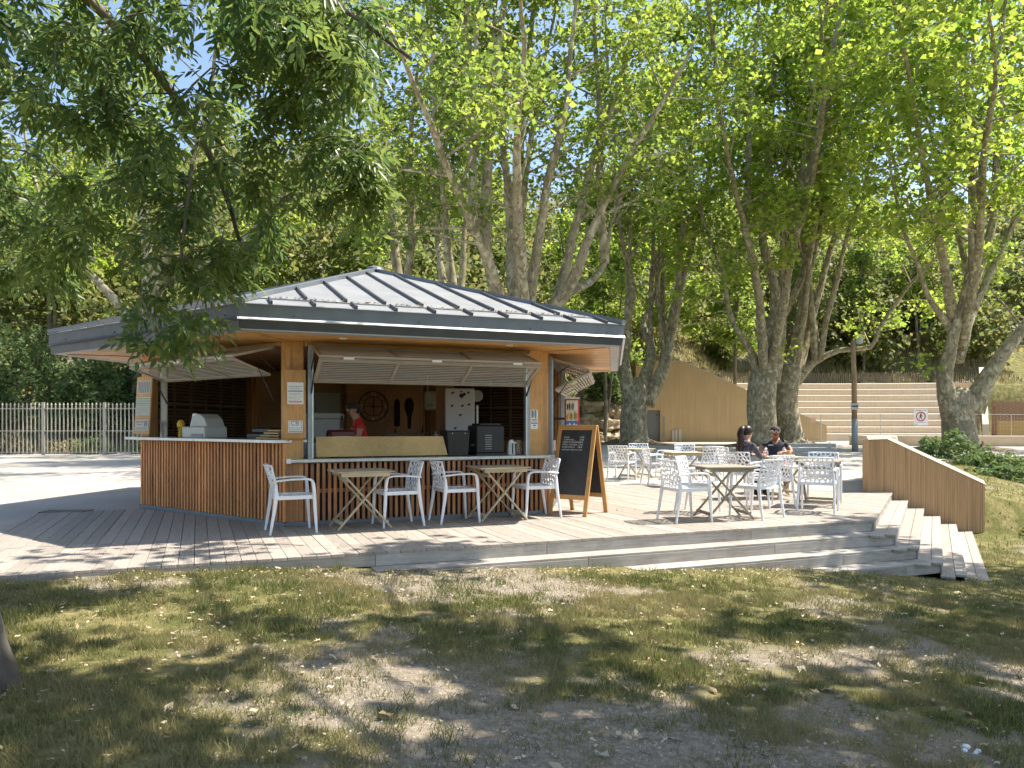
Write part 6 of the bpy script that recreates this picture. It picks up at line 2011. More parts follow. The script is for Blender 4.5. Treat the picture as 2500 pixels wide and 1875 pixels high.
# ------------------------------------------------------------------ foreground ash with hanging leaves
def ash():
    rng = np.random.default_rng(31); rd = random.Random(31)
    root = tag(empty('ash_tree', (-2.95, 4.0, -.2)), 'ash tree leaning in from the left with dark hanging leaves', 'tree')
    mb = MB()
    tr, R = smooth_path([(-2.98, 4.0, -.35), (-3.02, 4.0, .1), (-3.15, 4.02, .9), (-3.25, 4.1, 2.4), (-3.3, 4.3, 3.8)], [.46, .34, .28, .26, .24], .2)
    mb.tube(tr, R, 16)
    limbs = [[(-3.25, 4.2, 3.2), (-3.2, 4.9, 4.2), (-2.6, 5.6, 4.7), (-1.7, 6.3, 4.9), (-.9, 6.9, 4.6)],
             [(-3.3, 4.3, 3.6), (-3.9, 5.4, 4.4), (-4.2, 6.6, 4.6), (-4.0, 7.8, 4.3), (-3.6, 8.6, 3.9)],
             [(-3.3, 4.3, 3.5), (-3.2, 5.2, 4.4), (-2.9, 6.2, 4.2), (-2.65, 6.9, 3.6), (-2.55, 7.2, 3.0)],
             [(-3.3, 4.3, 3.8), (-3.5, 4.4, 5.4), (-3.0, 4.9, 7.0), (-2.4, 5.2, 8.2)],
             [(-3.3, 4.3, 3.7), (-4.6, 4.8, 4.8), (-5.6, 5.8, 5.0), (-6.2, 7.0, 4.6)],
             [(-3.3, 4.3, 3.8), (-2.2, 4.4, 5.2), (-1.2, 4.6, 6.2), (-.3, 4.8, 6.8)]]
    for l in limbs:
        P, R = smooth_path(l, list(np.linspace(.055, .016, len(l))), .25); mb.tube(P, R, 8)
    pts = []
    def blob_(c, r, n):
        for _ in range(n):
            d = Vector((rd.gauss(0, 1), rd.gauss(0, 1), rd.gauss(0, 1))).normalized() * rd.random() ** .4
            pts.append(Vector((c[0] + d.x * r[0], c[1] + d.y * r[1], c[2] + d.z * r[2])))
    blob_((-2.75, 6.0, 4.35), (1.7, 1.0, 1.05), 86)
    blob_((-1.75, 6.5, 4.35), (.75, .7, .85), 44)
    blob_((-4.6, 7.0, 4.1), (1.7, 1.2, 1.3), 74)
    blob_((-3.0, 6.8, 3.25), (1.3, .6, .5), 28)
    blob_((-1.45, 6.6, 3.45), (.40, .4, .42), 16)
    blob_((-2.85, 6.5, 2.55), (.40, .35, .32), 6)
    blob_((-2.75, 6.2, 2.1), (.36, .28, .20), 7)
    blob_((-4.6, 7.4, 2.95), (.9, .6, .32), 16)
    blob_((-2.5, 6.9, 2.75), (.35, .3, .25), 6)
    blob_((-3.6, 5.0, 6.8), (1.6, 1.2, 1.0), 26)
    blob_((-5.6, 8.2, 3.4), (1.1, .7, .8), 26)
    blob_((-1.9, 7.2, 5.0), (.9, .6, .6), 22)
    nodes = [Vector(p) for l in limbs for p in smooth_path(l, [1] * len(l), .2)[0][3:]]
    pts.sort(key=lambda p: min((a - p).length for a in nodes))
    bases = []; dirs = []
    for p in pts:
        q = min(nodes, key=lambda a: (a - p).length + (.5 if a.z < p.z - .1 else 0))
        m = q.lerp(p, .5) + Vector((rd.gauss(0, .03), rd.gauss(0, .03), .06 + .05 * (q - p).length))
        mb.tube([q, m, p], [.010, .007, .004], 5, False)
        nodes += [p, m]
        d0 = (p - m).normalized()
        for k in range(9):
            t = rd.uniform(.1, 1.02)
            b = m.lerp(p, t)
            o = Vector((rd.gauss(0, 1), rd.gauss(0, 1), rd.gauss(-.35, .55))).normalized()
            bases.append(b); dirs.append((d0 * .5 + o).normalized())
    put('trunk', mb, 'ash_bark', root, smooth=True)
    # pinnate leaves: 3 pairs and a terminal leaflet along a short stalk
    V = []; n = 0
    for b, d in zip(bases, dirs):
        ln = rd.uniform(.17, .27)
        up = Vector((rd.gauss(0, .5), rd.gauss(0, .5), 1)); s = d.cross(up)
        if s.length < .1: s = d.orthogonal()
        s.normalize(); nn = s.cross(d)
        sag = Vector((0, 0, -1))
        for j in range(7):
            if j < 6:
                t = .35 + .25 * (j // 2); sg = 1 if j % 2 else -1
                ld = (s * sg * .9 + d * .65 + sag * .25).normalized()
            else:
                t = 1.0; ld = (d + sag * .35).normalized()
            o = b + d * ln * t + sag * (ln * t * t * .25)
            ll = rd.uniform(.075, .125); w = ll * rd.uniform(.15, .20)
            ls = ld.cross(nn + Vector((rd.gauss(0, .35), rd.gauss(0, .35), 0))).normalized(); ln2 = ls.cross(ld)
            V += [o, o + ld * ll * .35 + ls * w + ln2 * w * .3, o + ld * ll * .7 + ls * w * .75 + ln2 * w * .2 + sag * ll * .04, o + ld * ll + sag * ll * .10, o + ld * ll * .7 - ls * w * .75 + ln2 * w * .2 + sag * ll * .04, o + ld * ll * .35 - ls * w + ln2 * w * .3]
            n += 1
    v = np.array([tuple(p) for p in V], np.float32)
    i = np.arange(n)[:, None] * 6
    q = np.concatenate([i + np.array([[0, 1, 2, 3]]), i + np.array([[0, 3, 4, 5]])])
    link('crown', np_mesh('crown', v, q, 'ash_leaf'), root, -root.location)
    # bare hanging twig
    P, R = smooth_path([(-2.75, 6.6, 3.55), (-2.78, 6.55, 3.1), (-2.80, 6.5, 2.75), (-2.72, 6.45, 2.55), (-2.50, 6.4, 2.35), (-2.42, 6.4, 2.15), (-2.30, 6.4, 2.08)], [.016, .014, .012, .009, .007, .005, .003], .1)
    tw = MB().tube(P, R, 6)
    P, R = smooth_path([(-2.80, 6.5, 2.75), (-2.92, 6.5, 2.5), (-3.1, 6.5, 2.3)], [.01, .006, .003], .1); tw.tube(P, R, 6)
    P, R = smooth_path([(-2.80, 6.5, 2.75), (-3.1, 6.5, 2.72), (-3.3, 6.5, 2.66)], [.007, .005, .003], .1); tw.tube(P, R, 6)
    P, R = smooth_path([(-2.42, 6.4, 2.15), (-2.44, 6.38, 2.0), (-2.47, 6.38, 1.9)], [.005, .004, .002], .1); tw.tube(P, R, 6)
    put('bare_twig', tw, 'thin_bark', root, smooth=True)
    return n
NASH = ash()

# ------------------------------------------------------------------ planes overhead that dapple the lawn and the deck (their trunks stand just outside the view)
def shade_tree(label, base, trunk, blobs, seed, per=44, size=.2):
    rng = np.random.default_rng(seed); rd = random.Random(seed)
    root = tag(empty('plane_tree', (base[0], base[1], base[2])), label, 'tree', 'plane trees')
    mb = MB()
    P, R = smooth_path(trunk, list(np.linspace(.5, .22, len(trunk))), .4); mb.tube(P, R, 14)
    top = P[-1]; an = []
    for (c, r, n) in blobs:
        c = Vector(c)
        Q, R2 = smooth_path([P[len(P) // 2 + rd.randint(0, len(P) // 3)], top.lerp(c, .45) + Vector((0, 0, .6)), c], [.05, .03, .012], .5); mb.tube(Q, R2, 7)
        for _ in range(n):
            d = Vector((rd.gauss(0, 1), rd.gauss(0, 1), rd.gauss(0, 1))).normalized() * rd.random() ** .45
            p = Vector((c.x + d.x * r[0], c.y + d.y * r[1], c.z + d.z * r[2])); an.append(p)
            s = Q[rd.randint(len(Q) // 2, len(Q) - 1)]; mb.tube([s, s.lerp(p, .5) + Vector((0, 0, .15)), p], [.03, .018, .006], 4, False)
    put('trunk', mb, 'plane_bark', root, smooth=True)
    c = cluster(an, per, .30, rng)
    v, q = leaves(c, size, rng, up=.9)
    link('crown', np_mesh('crown', v, q, 'plane_leaf'), root, -root.location)
shade_tree('plane tree just outside the view on the near right, shading the lawn', (6.6, 1.2, -.7), [(6.6, 1.2, -.8), (6.5, 1.3, 2), (6.2, 1.6, 4.5), (5.8, 2.0, 6.5)],
           [((3.6, 3.6, 7.2), (1.5, 1.1, .7), 30), ((5.4, 4.6, 7.6), (1.4, 1.2, .8), 30), ((7.4, 5.2, 7.8), (1.6, 1.4, .9), 32), ((2.2, 5.2, 7.6), (1.0, .7, .6), 13), ((4.6, 6.6, 8.0), (1.3, .55, .7), 13), ((8.4, 7.6, 8.3), (1.5, .9, .8), 20), ((1.0, 3.6, 7.0), (1.1, .7, .6), 14), ((6.4, 2.6, 7.6), (1.6, 1.2, .8), 22), ((2.6, 2.4, 7.0), (1.2, .9, .6), 16), ((1.2, 9.2, 7.7), (1.1, .4, .4), 3), ((3.4, 9.5, 8.0), (1.3, .45, .5), 5)], 301)
shade_tree('plane tree just outside the view beyond the side stairs', (13.8, 10.2, -.8), [(13.8, 10.2, -1), (13.8, 10.2, 2.5), (13.2, 10.4, 5.5), (12.6, 10.6, 7.5)],
           [((10.6, 11.6, 8.6), (1.2, .9, .9), 18), ((9.4, 10.2, 7.8), (.9, .6, .5), 9), ((11.6, 9.6, 8.3), (1.4, 1.0, .9), 22), ((13.2, 11.8, 9.2), (1.7, 1.2, 1.0), 24), ((14.6, 9.2, 8.8), (1.7, 1.3, 1.0), 20), ((10.0, 8.9, 8.0), (1.0, .6, .5), 12)], 302)

# ------------------------------------------------------------------ people
def person(label, loc, rz, J, E, tags, mats, group=None):
    """J: joint -> (x, y, z, r); E: edges between joints; tags: edge index -> material slot"""
    root = tag(empty('person', loc, rz), label, 'person', group)
    names = list(J); idx = {n: i for i, n in enumerate(names)}
    me = bpy.data.meshes.new('skel')
    me.from_pydata([J[n][:3] for n in names], [(idx[a], idx[b]) for a, b, _ in E], [])
    ob = bpy.data.objects.new('skel', me); C.objects.link(ob)
    sk = ob.modifiers.new('skin', 'SKIN'); sk.use_smooth_shade = True; sk.branch_smoothing = .6
    if not me.skin_vertices:
        bm = bmesh.new(); bm.from_mesh(me); bm.verts.layers.skin.verify(); bm.to_mesh(me); bm.free()
    for n in names:
        r = J[n][3]
        d = me.skin_vertices[0].data[idx[n]]
        d.radius = (r, r) if not isinstance(r, tuple) else r
        d.use_root = (n == 'pelvis')
    ss = ob.modifiers.new('sub', 'SUBSURF'); ss.levels = 2; ss.render_levels = 2
    dg = bpy.context.evaluated_depsgraph_get()
    m2 = bpy.data.meshes.new_from_object(ob.evaluated_get(dg))
    bpy.data.objects.remove(ob)
    m2.materials.clear()
    for m in mats: m2.materials.append(MATS[m])
    A = np.array([J[a][:3] for a, b, _ in E]); B = np.array([J[b][:3] for a, b, _ in E]); T = np.array([t for _, _, t in E])
    for p in m2.polygons:
        c = np.array(p.center)
        ab = B - A; t = np.clip(((c - A) * ab).sum(1) / np.maximum((ab * ab).sum(1), 1e-9), 0, 1)
        d = np.linalg.norm(A + ab * t[:, None] - c, axis=1)
        p.material_index = int(T[np.argmin(d)]); p.use_smooth = True
    link('body', m2, root)
    return root

def hand(J, E, nm, w, d, side, up, slot, s=1.0):
    """palm and five bent fingers growing from wrist w along d"""
    w = Vector(w); d = Vector(d).normalized(); side = Vector(side).normalized(); up = Vector(up).normalized()
    palm = w + d * .07 * s
    J[nm + 'palm'] = (*palm, .026 * s); E.append((nm + 'wr', nm + 'palm', slot))
    for k in range(4):
        o = (k - 1.5) * .021 * s; ln = [.062, .074, .070, .056][k] * s
        a = palm + d * .03 * s + side * o; b = a + d * ln * .55 - up * .012 * s; c = b + d * ln * .45 - up * .028 * s
        for q, p, r in (('a', a, .0098), ('b', b, .0088), ('c', c, .0078)): J[f'{nm}f{k}{q}'] = (*p, r * s)
        E += [(nm + 'palm', f'{nm}f{k}a', slot), (f'{nm}f{k}a', f'{nm}f{k}b', slot), (f'{nm}f{k}b', f'{nm}f{k}c', slot)]
    t1 = w + d * .035 * s + side * .034 * s - up * .006; t2 = t1 + d * .035 * s + side * .018 * s - up * .01
    J[nm + 't1'] = (*t1, .012 * s); J[nm + 't2'] = (*t2, .0095 * s)
    E += [(nm + 'wr', nm + 't1', slot), (nm + 't1', nm + 't2', slot)]

def ball(c, r, fn=None, seg=20, rings=12):
    mb = MB()
    prof = []
    for i in range(rings + 1):
        a = -PI / 2 + PI * i / rings; prof.append((max(.001, math.cos(a)), math.sin(a)))
    mb.lathe(prof, (0, 0, 0), seg)
    mb.v = [(c[0] + x * r[0], c[1] + y * r[1], c[2] + z * r[2]) for x, y, z in mb.v]
    if fn: mb.v = [fn(*v) for v in mb.v]
    return mb

def head_bits(root, hx, hz, skin_mat, yaw=0.0):
    """nose, ears, eyes, brows and mouth on a head centred (hx, 0, hz), looking along +x turned by yaw"""
    M = Matrix.Translation((hx, 0, 0)) @ Matrix.Rotation(yaw, 4, 'Z')
    def lp(name, mb, mat, smooth=True):
        mb.v = [tuple(M @ Vector(v)) for v in mb.v]
        return loc_put(name, mb, mat, root, smooth)
    lp('nose', ball((.098, 0, hz - .012), (.022, .014, .026)), skin_mat)
    for s in (-1, 1):
        lp('ear', ball((-.005, s * .078, hz - .008), (.02, .010, .030)), skin_mat)
        lp('eye', ball((.082, s * .032, hz + .014), (.010, .014, .008)), 'ink')
        lp('eyebrow', MB().bar((.088, s * .018, hz + .034), (.082, s * .048, hz + .034), .006, .008), 'hair')
    lp('mouth', ball((.088, 0, hz - .052), (.008, .024, .007)), 'ink_red' if False else 'skin_dark')
    return lp

# woman with a ponytail, seated, turned to the man
J = {'pelvis': (-.10, 0, .54, .135), 'sp1': (-.10, 0, .68, .125), 'sp2': (-.09, 0, .82, .13), 'chest': (-.07, 0, .93, .12), 'neck': (-.05, 0, 1.04, .052), 'hb': (-.02, 0, 1.10, .062), 'hm': (.0, 0, 1.175, .088), 'ht': (-.01, 0, 1.24, .072),
     'chin': (.055, 0, 1.115, .034)}
E = [('pelvis', 'sp1', 1), ('sp1', 'sp2', 1), ('sp2', 'chest', 1), ('chest', 'neck', 0), ('neck', 'hb', 0), ('hb', 'hm', 0), ('hm', 'ht', 0), ('hb', 'chin', 0)]
for s, n in ((1, 'L'), (-1, 'R')):
    J[n + 'sh'] = (-.07, s * .155, .955, .062); J[n + 'el'] = (.06, s * .215, .74, .047); J[n + 'wr'] = (.27, s * .13, .765, .033)
    E += [('chest', n + 'sh', 1), (n + 'sh', n + 'el', 1), (n + 'el', n + 'wr', 1)]
    hand(J, E, n, (.27, s * .13, .765), (1, -s * .45, -.02), (0, -s, 0), (0, 0, 1), 0)
    J[n + 'hip'] = (-.06, s * .09, .52, .10); J[n + 'kn'] = (.36, s * .10, .51, .068); J[n + 'an'] = (.33, s * .11, .09, .045); J[n + 'to'] = (.47, s * .12, .04, .036)
    E += [('pelvis', n + 'hip', 2), (n + 'hip', n + 'kn', 2), (n + 'kn', n + 'an', 2), (n + 'an', n + 'to', 3)]
wm = person('seated person with a long dark ponytail in a dark grey hooded top', (4.18, 13.62, 0.0), math.radians(35), J, E, None, ['skin', 'hoodie', 'trousers', 'shoe'])
lp = head_bits(wm, 0.0, 1.18, 'skin', -.1)
def haircap(x, y, z):
    return (x, y, z)
mb = ball((-.018, 0, 1.20), (.105, .095, .098))
mb.f = [f for f in mb.f if not (sum(mb.v[i][0] for i in f) / len(f) > .055 and sum(mb.v[i][2] for i in f) / len(f) < 1.235) and not (sum(mb.v[i][2] for i in f) / len(f) < 1.13 and sum(mb.v[i][0] for i in f) / len(f) > -.04)]
h_ = loc_put('hair', mb, 'hair', wm, True)
P, R = smooth_path([(-.10, 0, 1.255), (-.16, .0, 1.24), (-.195, .0, 1.14), (-.19, .0, 1.0), (-.195, .01, .86), (-.19, .01, .76)], [.03, .042, .052, .05, .038, .012], .03)
mb = MB().tube(P, R, 10)
mb.v = [(x, y * 1.25 + .006 * math.sin(z * 40), z) for x, y, z in mb.v]
loc_put('ponytail', mb, 'hair', h_, True)
loc_put('hair_tie', MB().lathe([(.03, -.012), (.036, 0), (.03, .012)], (-.118, 0, 1.25), 10, (1, 0, .3)), 'ink', h_)
loc_put('hood', ball((-.13, 0, .985), (.075, .13, .06)), 'hoodie', wm, True)

# man in cap and white sunglasses, leaning back, arms on the table
J = {'pelvis': (-.06, 0, .545, .15), 'sp1': (-.10, 0, .70, .145), 'sp2': (-.13, 0, .83, .15), 'chest': (-.14, 0, .93, .14), 'neck': (-.12, 0, 1.035, .062), 'hb': (-.09, 0, 1.09, .07), 'hm': (-.07, 0, 1.17, .095), 'ht': (-.08, 0, 1.235, .08), 'chin': (-.01, 0, 1.105, .040)}
E = [('pelvis', 'sp1', 1), ('sp1', 'sp2', 1), ('sp2', 'chest', 1), ('chest', 'neck', 0), ('neck', 'hb', 0), ('hb', 'hm', 0), ('hm', 'ht', 0), ('hb', 'chin', 0)]
for s, n in ((1, 'L'), (-1, 'R')):
    J[n + 'sh'] = (-.14, s * .19, .955, .072); J[n + 'ua'] = (-.08, s * .245, .86, .062); J[n + 'el'] = (.02, s * .285, .775, .046); J[n + 'wr'] = (.24, s * (.10 if s > 0 else .24), .79, .034)
    E += [('chest', n + 'sh', 1), (n + 'sh', n + 'ua', 1), (n + 'ua', n + 'el', 0), (n + 'el', n + 'wr', 0)]
    hand(J, E, n, (.24, s * (.10 if s > 0 else .24), .79), (1, -s * .35, -.05), (0, -s, 0), (0, 0, 1), 0, 1.1)
    J[n + 'hip'] = (-.03, s * .10, .525, .11); J[n + 'kn'] = (.40, s * .17, .52, .078); J[n + 'an'] = (.37, s * .17, .10, .05); J[n + 'to'] = (.52, s * .19, .045, .04)
    E += [('pelvis', n + 'hip', 2), (n + 'hip', n + 'kn', 2), (n + 'kn', n + 'an', 0), (n + 'an', n + 'to', 3)]
mn = person('seated person in dark cap and white sunglasses wearing a dark t-shirt', (5.05, 14.72, 0.0), math.radians(254), J, E, None, ['skin_dark', 'tshirt_dark', 'shorts_red', 'shoe'])
lp = head_bits(mn, -.07, 1.17, 'skin_dark', .15)
mb = ball((-.015, 0, 1.20), (.115, .102, .085)); mb.f = [f for f in mb.f if sum(mb.v[i][2] for i in f) / len(f) > 1.195]
cp = lp('cap', mb, 'cap_cloth')
lp('cap_visor', MB().add([(.06, -.085, 1.205), (.15, -.06, 1.20), (.165, 0, 1.205), (.15, .06, 1.20), (.06, .085, 1.205), (.06, -.085, 1.213), (.15, -.06, 1.208), (.165, 0, 1.213), (.15, .06, 1.208), (.06, .085, 1.213)], [(0, 1, 2, 3, 4)[::-1], (5, 6, 7, 8, 9), (0, 1, 6, 5), (1, 2, 7, 6), (2, 3, 8, 7), (3, 4, 9, 8), (4, 0, 5, 9)]), 'cap_cloth')
g = MB()
for s in (-1, 1):
    for (y0, y1, z0, z1) in ((.010, .066, 1.200, 1.210), (.010, .066, 1.160, 1.170), (.010, .02, 1.17, 1.20), (.056, .066, 1.17, 1.20)):
        g.box((.092, min(s * y0, s * y1), z0), (.102, max(s * y0, s * y1), z1))
    g.bar((.095, s * .066, 1.192), (-.01, s * .092, 1.19), .006, .022)
g.box((.094, -.012, 1.185), (.102, .012, 1.195))
lp('sunglasses', g, 'white_paint', False)
for s in (-1, 1): lp('lens', MB().box((.094, min(s * .02, s * .056), 1.17), (.098, max(s * .02, s * .056), 1.20)), 'ink', False)
mb = ball((.012, 0, 1.118), (.062, .066, .045)); mb.f = [f for f in mb.f if sum(mb.v[i][2] for i in f) / len(f) < 1.122]
lp('beard', mb, 'hair')
lp('chest_print', MB().box((.028, -.14, .90), (.032, -.04, .925)), 'machine_grey', False)

# person serving inside the kiosk
J = {'pelvis': (-.04, 0, .93, .125), 'sp1': (-.02, 0, 1.06, .12), 'sp2': (0, 0, 1.18, .128), 'chest': (.02, 0, 1.28, .125), 'neck': (.06, 0, 1.38, .052), 'hb': (.09, 0, 1.43, .062), 'hm': (.11, 0, 1.50, .088), 'ht': (.10, 0, 1.565, .072), 'chin': (.165, 0, 1.445, .036)}
E = [('pelvis', 'sp1', 1), ('sp1', 'sp2', 1), ('sp2', 'chest', 1), ('chest', 'neck', 0), ('neck', 'hb', 0), ('hb', 'hm', 0), ('hm', 'ht', 0), ('hb', 'chin', 0)]
for s, n in ((1, 'L'), (-1, 'R')):
    J[n + 'sh'] = (.02, s * .165, 1.30, .064); J[n + 'ua'] = (.05, s * .20, 1.20, .056); J[n + 'el'] = (.08, s * .215, 1.06, .042); J[n + 'wr'] = (.29, s * .14, 1.09, .03)
    E += [('chest', n + 'sh', 1), (n + 'sh', n + 'ua', 1), (n + 'ua', n + 'el', 0), (n + 'el', n + 'wr', 0)]
    hand(J, E, n, (.29, s * .14, 1.09), (1, -s * .3, -.1), (0, -s, 0), (0, 0, 1), 0)
    J[n + 'hip'] = (-.03, s * .09, .88, .10); J[n + 'kn'] = (0, s * .10, .48, .065); J[n + 'an'] = (-.03, s * .10, .09, .045); J[n + 'to'] = (.11, s * .12, .04, .036)
    E += [('pelvis', n + 'hip', 2), (n + 'hip', n + 'kn', 2), (n + 'kn', n + 'an', 2), (n + 'an', n + 'to', 3)]
br_ = person('standing person in a red shirt and dark cap serving inside the kiosk', (-2.42, 12.25, 0.051), math.radians(205), J, E, None, ['skin', 'red_shirt', 'trousers', 'shoe'])
lp = head_bits(br_, .11, 1.50, 'skin', .1)
mb = ball((-.005, 0, 1.53), (.11, .098, .09)); mb.f = [f for f in mb.f if sum(mb.v[i][2] for i in f) / len(f) > 1.515]
lp('cap', mb, 'cap_cloth')
lp('cap_visor', MB().box((.07, -.075, 1.535), (.16, .075, 1.545)), 'cap_cloth', False)
mb = ball((-.03, 0, 1.49), (.08, .09, .07)); mb.f = [f for f in mb.f if sum(mb.v[i][0] for i in f) / len(f) < -.02]
lp('hair', mb, 'hair')

# ------------------------------------------------------------------ turf, litter, gravel
def lawn_mask(x, y, rng, keep=1.0):
    dx, dy = x - K.x, y - K.y
    d = dx * N1.x + dy * N1.y; e = dx * N2.x + dy * N2.y
    t = dx * U1.x + dy * U1.y
    h = ground_z(x, y)
    # not inside deck or where a step covers the soil
    m = np.maximum(d, e)
    tier = np.where(m <= 0, 0.0, -RISE * np.ceil(np.clip(m, 0, 9) / RUN))
    covered = (m < RUN * 5 + .02) & (h < tier + .012) & (y < 15.2)
    covered |= (d < 0.02) & (e < 0.02)
    wallz = (y > 14.8) & (y < 15.2) & (x < 9.2)
    plaza_side = (y > 15.0) & ((x < 7.9 + (y - 15.0) * 0.60) | (y > 33))
    inview = np.abs(x) < y * 0.69 + .3
    return (~covered) & (~wallz) & (~plaza_side) & inview
def grass():
    rng = np.random.default_rng(9)
    V = []; T = 0
    for (y0, y1, n, h, w) in ((3.1, 5.2, 210000, .042, .0026), (5.2, 8.0, 290000, .044, .0032), (8.0, 13.5, 150000, .045, .0042), (13.5, 32.0, 60000, .075, .010)):
        x = rng.uniform(-y1 * .7, y1 * .7, n); y = rng.uniform(y0, y1, n)
        cov = cover_f(x, y)
        if y0 > 13: cov = cov * 0 + .8
        clump = fbm(x * 7, y * 7, 55, 2)
        k = lawn_mask(x, y, rng) & (rng.random(n) < np.clip((cov - .14) * 1.9, .16, 1) * np.clip(clump * 4.2 - 1.25, .07, 1))
        x, y, clump = x[k], y[k], clump[k]; m = len(x)
        z = ground_z(x, y)
        hh = h * rng.uniform(.3, 1.3, m) * (.3 + 1.5 * clump); a = rng.uniform(0, 2 * PI, m); b = rng.uniform(0, 2 * PI, m); l = hh * rng.uniform(.1, 1.0, m)
        ww = w * rng.uniform(.7, 1.4, m)
        base = np.stack([x, y, z - .004], 1); s = np.stack([np.cos(a) * ww, np.sin(a) * ww, 0 * a], 1)
        tip = base + np.stack([np.cos(b) * l, np.sin(b) * l, hh], 1)
        V.append(np.stack([base - s, base + s, tip], 1).reshape(-1, 3))
    v = np.concatenate(V); n = len(v) // 3
    o = link('grass', np_mesh('grass', v, None, 'grass_blade', np.arange(3 * n).reshape(n, 3)))
    struct(o, 'stuff', 'short patchy grass on the worn lawn')
    return n
NG = grass()

def litter():
    rng = np.random.default_rng(17)
    n = 2600
    y = 3.2 + rng.random(n) ** .8 * 7.5; x = rng.uniform(-1, 1, n) * y * .7
    k = lawn_mask(x, y, rng)
    # drifts against the deck's front edge
    t = rng.uniform(-9.3, 1.0, 500); d = np.abs(rng.normal(0, .22, 500)) + .04 + np.where(t > -7, .3, 0) + np.where(t > -4.4, .27, 0)
    x2 = K.x + U1.x * t + N1.x * d; y2 = K.y + U1.y * t + N1.y * d
    k2 = lawn_mask(x2, y2, rng)
    x = np.concatenate([x[k], x2[k2]]); y = np.concatenate([y[k], y2[k2]]); n = len(x)
    z = ground_z(x, y) + rng.uniform(.008, .03, n)
    c = np.stack([x, y, z], 1)
    a = rng.uniform(0, 2 * PI, n); L = rng.uniform(.006, .022, n) * np.where(rng.random(n) < .10, 2.0, 1)
    dv = np.stack([np.cos(a), np.sin(a), rng.uniform(-.3, .3, n)], 1) * L[:, None]; sv = np.stack([-np.sin(a), np.cos(a), rng.uniform(-.3, .4, n)], 1) * L[:, None] * .7
    up = np.zeros((n, 3)); up[:, 2] = L * rng.uniform(.1, .5, n)
    j = lambda: rng.uniform(.35, 1.2, (n, 1))
    v = np.stack([c - dv, c - dv * .3 * j() + sv * j() + up, c + dv * .5 * j() + sv * .5 * j(), c + dv + up, c + dv * .3 * j() - sv * .9 * j(), c - dv * .5 * j() - sv * .7 * j() + up], 1).reshape(-1, 3)
    i = np.arange(n)[:, None] * 6
    q = np.concatenate([i + np.array([[0, 1, 2, 3]]), i + np.array([[0, 3, 4, 5]])])
    o = link('leaf_litter', np_mesh('leaf_litter', v, q, 'dry_litter')); struct(o, 'stuff', 'dry fallen leaves scattered over the lawn')
def twigs():
    mb = MB(); rd = random.Random(44)
    for i in range(120):
        y = 3.2 + rd.random() ** 1.2 * 5; x = rd.uniform(-.68, .68) * y
        if not lawn_mask(np.array([x]), np.array([y]), None)[0]: continue
        a = rd.uniform(0, 6); l = rd.uniform(.03, .13); n = rd.randint(3, 4); P = []
        for k in range(n):
            px_ = x + math.cos(a) * l * k / n + rd.gauss(0, .006); py_ = y + math.sin(a) * l * k / n + rd.gauss(0, .006)
            P.append((px_, py_, float(ground_z(np.array(px_), np.array(py_))) + .006 + rd.random() * .006))
        mb.tube(P, rd.uniform(.0012, .003), 5)
    struct(put('twigs', mb, 'ash_bark'), 'stuff', 'dry twigs lying on the lawn')
twigs()
leaf_mat('dry_litter', [(0.0, (0.20, 0.13, 0.06)), (0.4, (0.40, 0.30, 0.17)), (0.8, (0.58, 0.48, 0.32)), (1.0, (0.66, 0.58, 0.44))], .15, .7, tcol=1.0)
litter()

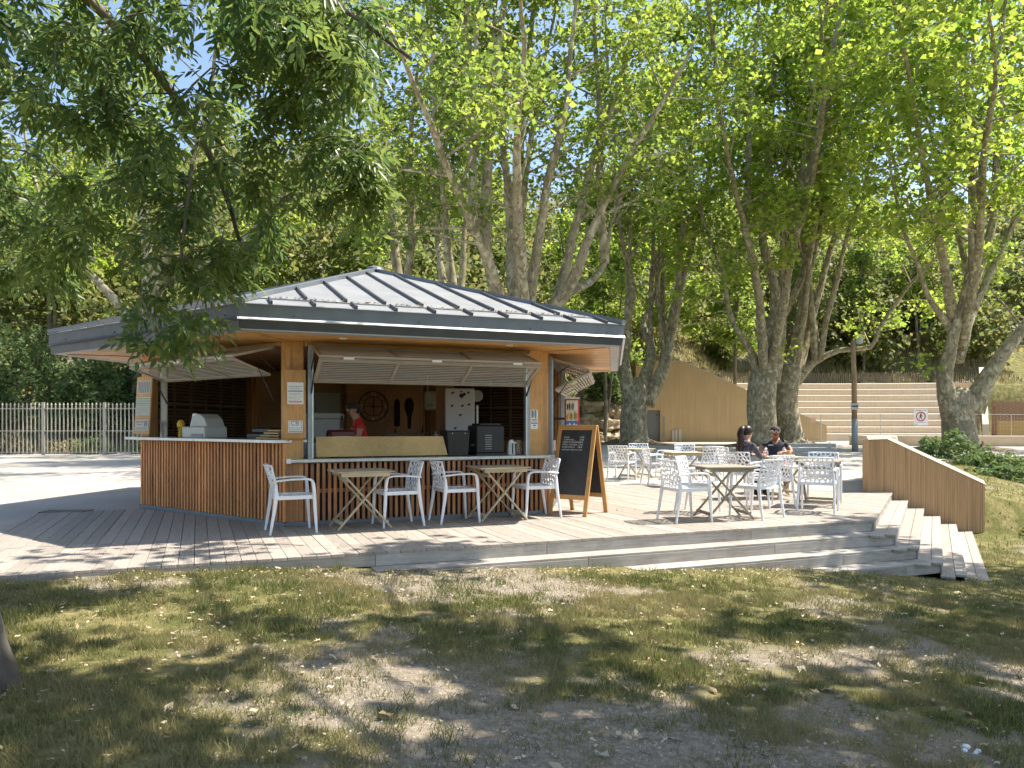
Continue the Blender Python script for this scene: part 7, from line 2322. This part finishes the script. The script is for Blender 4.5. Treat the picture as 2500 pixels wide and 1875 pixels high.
def gravel():
    rng = np.random.default_rng(23)
    n = 26000
    y = 3.1 + rng.random(n) ** 1.3 * 6.5; x = rng.uniform(-1, 1, n) * y * .7
    cov = cover_f(x, y)
    k = lawn_mask(x, y, rng) & (rng.random(n) < np.clip(1.0 - cov * 1.35, .05, 1))
    x, y = x[k], y[k]; n = len(x)
    z = ground_z(x, y)
    r = rng.uniform(.003, .009, n) * np.where(rng.random(n) < .05, 2.0, 1)
    base = np.array([(1, 0, -.2), (-.5, .87, -.1), (-.5, -.87, -.2), (.35, .3, .7), (-.45, .05, .6)], np.float32)
    a = rng.uniform(0, 2 * PI, n)
    ca, sa = np.cos(a), np.sin(a)
    b = base[None] * rng.uniform(.65, 1.3, (n, 5, 1))
    v = np.stack([b[:, :, 0] * ca[:, None] - b[:, :, 1] * sa[:, None], b[:, :, 0] * sa[:, None] + b[:, :, 1] * ca[:, None], b[:, :, 2] * .8], 2) * r[:, None, None] + np.stack([x, y, z], 1)[:, None, :]
    i = np.arange(n)[:, None] * 5
    t = np.concatenate([i + np.array([[0, 1, 3]]), i + np.array([[1, 2, 4]]), i + np.array([[2, 0, 3]]), i + np.array([[3, 4, 2]]), i + np.array([[1, 4, 3]])])
    o = link('gravel', np_mesh('gravel', v.reshape(-1, 3), None, 'pebble', t)); struct(o, 'stuff', 'fine pale grit on the bare soil')
m = NT('pebble'); ge = m.n('ShaderNodeNewGeometry')
MATS['pebble'] = m.set(m.ramp(ge.outputs['Random Per Island'], [(0, (.16, .14, .12)), (.5, (.34, .31, .27)), (1, (.56, .53, .48))]), .9, spec=.2)
gravel()
# small cluster of white stones near the right
rs = random.Random(3)
wl = ['largest white stone of the little heap on the shaded lawn', 'white stone at the left of the little heap on the lawn', 'white stone at the right of the little heap on the lawn', 'small white stone at the front of the little heap on the lawn']
for i, (dx, dy, s) in enumerate(((0, 0.03, .020), (-.035, -.015, .014), (.038, -.01, .016), (.01, -.035, .012))):
    x, y = 2.30 + dx, 3.86 + dy
    bm = bmesh.new(); bmesh.ops.create_icosphere(bm, subdivisions=2, radius=s)
    for v in bm.verts: v.co *= rs.uniform(.8, 1.15); v.co.z *= .7
    me = bpy.data.meshes.new('white_stone'); bm.to_mesh(me); bm.free(); me.materials.append(MATS['white_paint'])
    o = link('white_stone', me, None, (x, y, float(ground_z(np.array(x), np.array(y))) + s * .4)); tag(o, wl[i], 'stone', 'white stones on the lawn')
# dry leaves on deck and steps
def deck_leaves():
    mb = MB(); rd = random.Random(8)
    for i in range(90):
        t = rd.uniform(-9, 0); d = -rd.random() * 2.5
        p = K + U1 * t + N1 * d; z = .004
        if i % 3 == 0:
            k = rd.randint(1, 3); t = rd.uniform([0, -6, -4, -1.8][k], 0); p = K + U1 * t + N1 * (RUN * (k - rd.uniform(.2, .8))); z = -RISE * k + .004
        r = rd.uniform(.008, .025); a = rd.uniform(0, 6)
        dv = Vector((math.cos(a), math.sin(a), .1)) * r; sv = Vector((-math.sin(a), math.cos(a), .25)) * r * .6; c = Vector((p.x, p.y, z))
        mb.add([c - dv, c - sv + Vector((0, 0, r * .3)), c + dv, c + sv + Vector((0, 0, r * .4))], [(0, 1, 2, 3)])
    o = put('deck_litter', mb, 'dry_leaf'); struct(o, 'stuff', 'few dry leaves blown on the deck boards and steps')
deck_leaves()
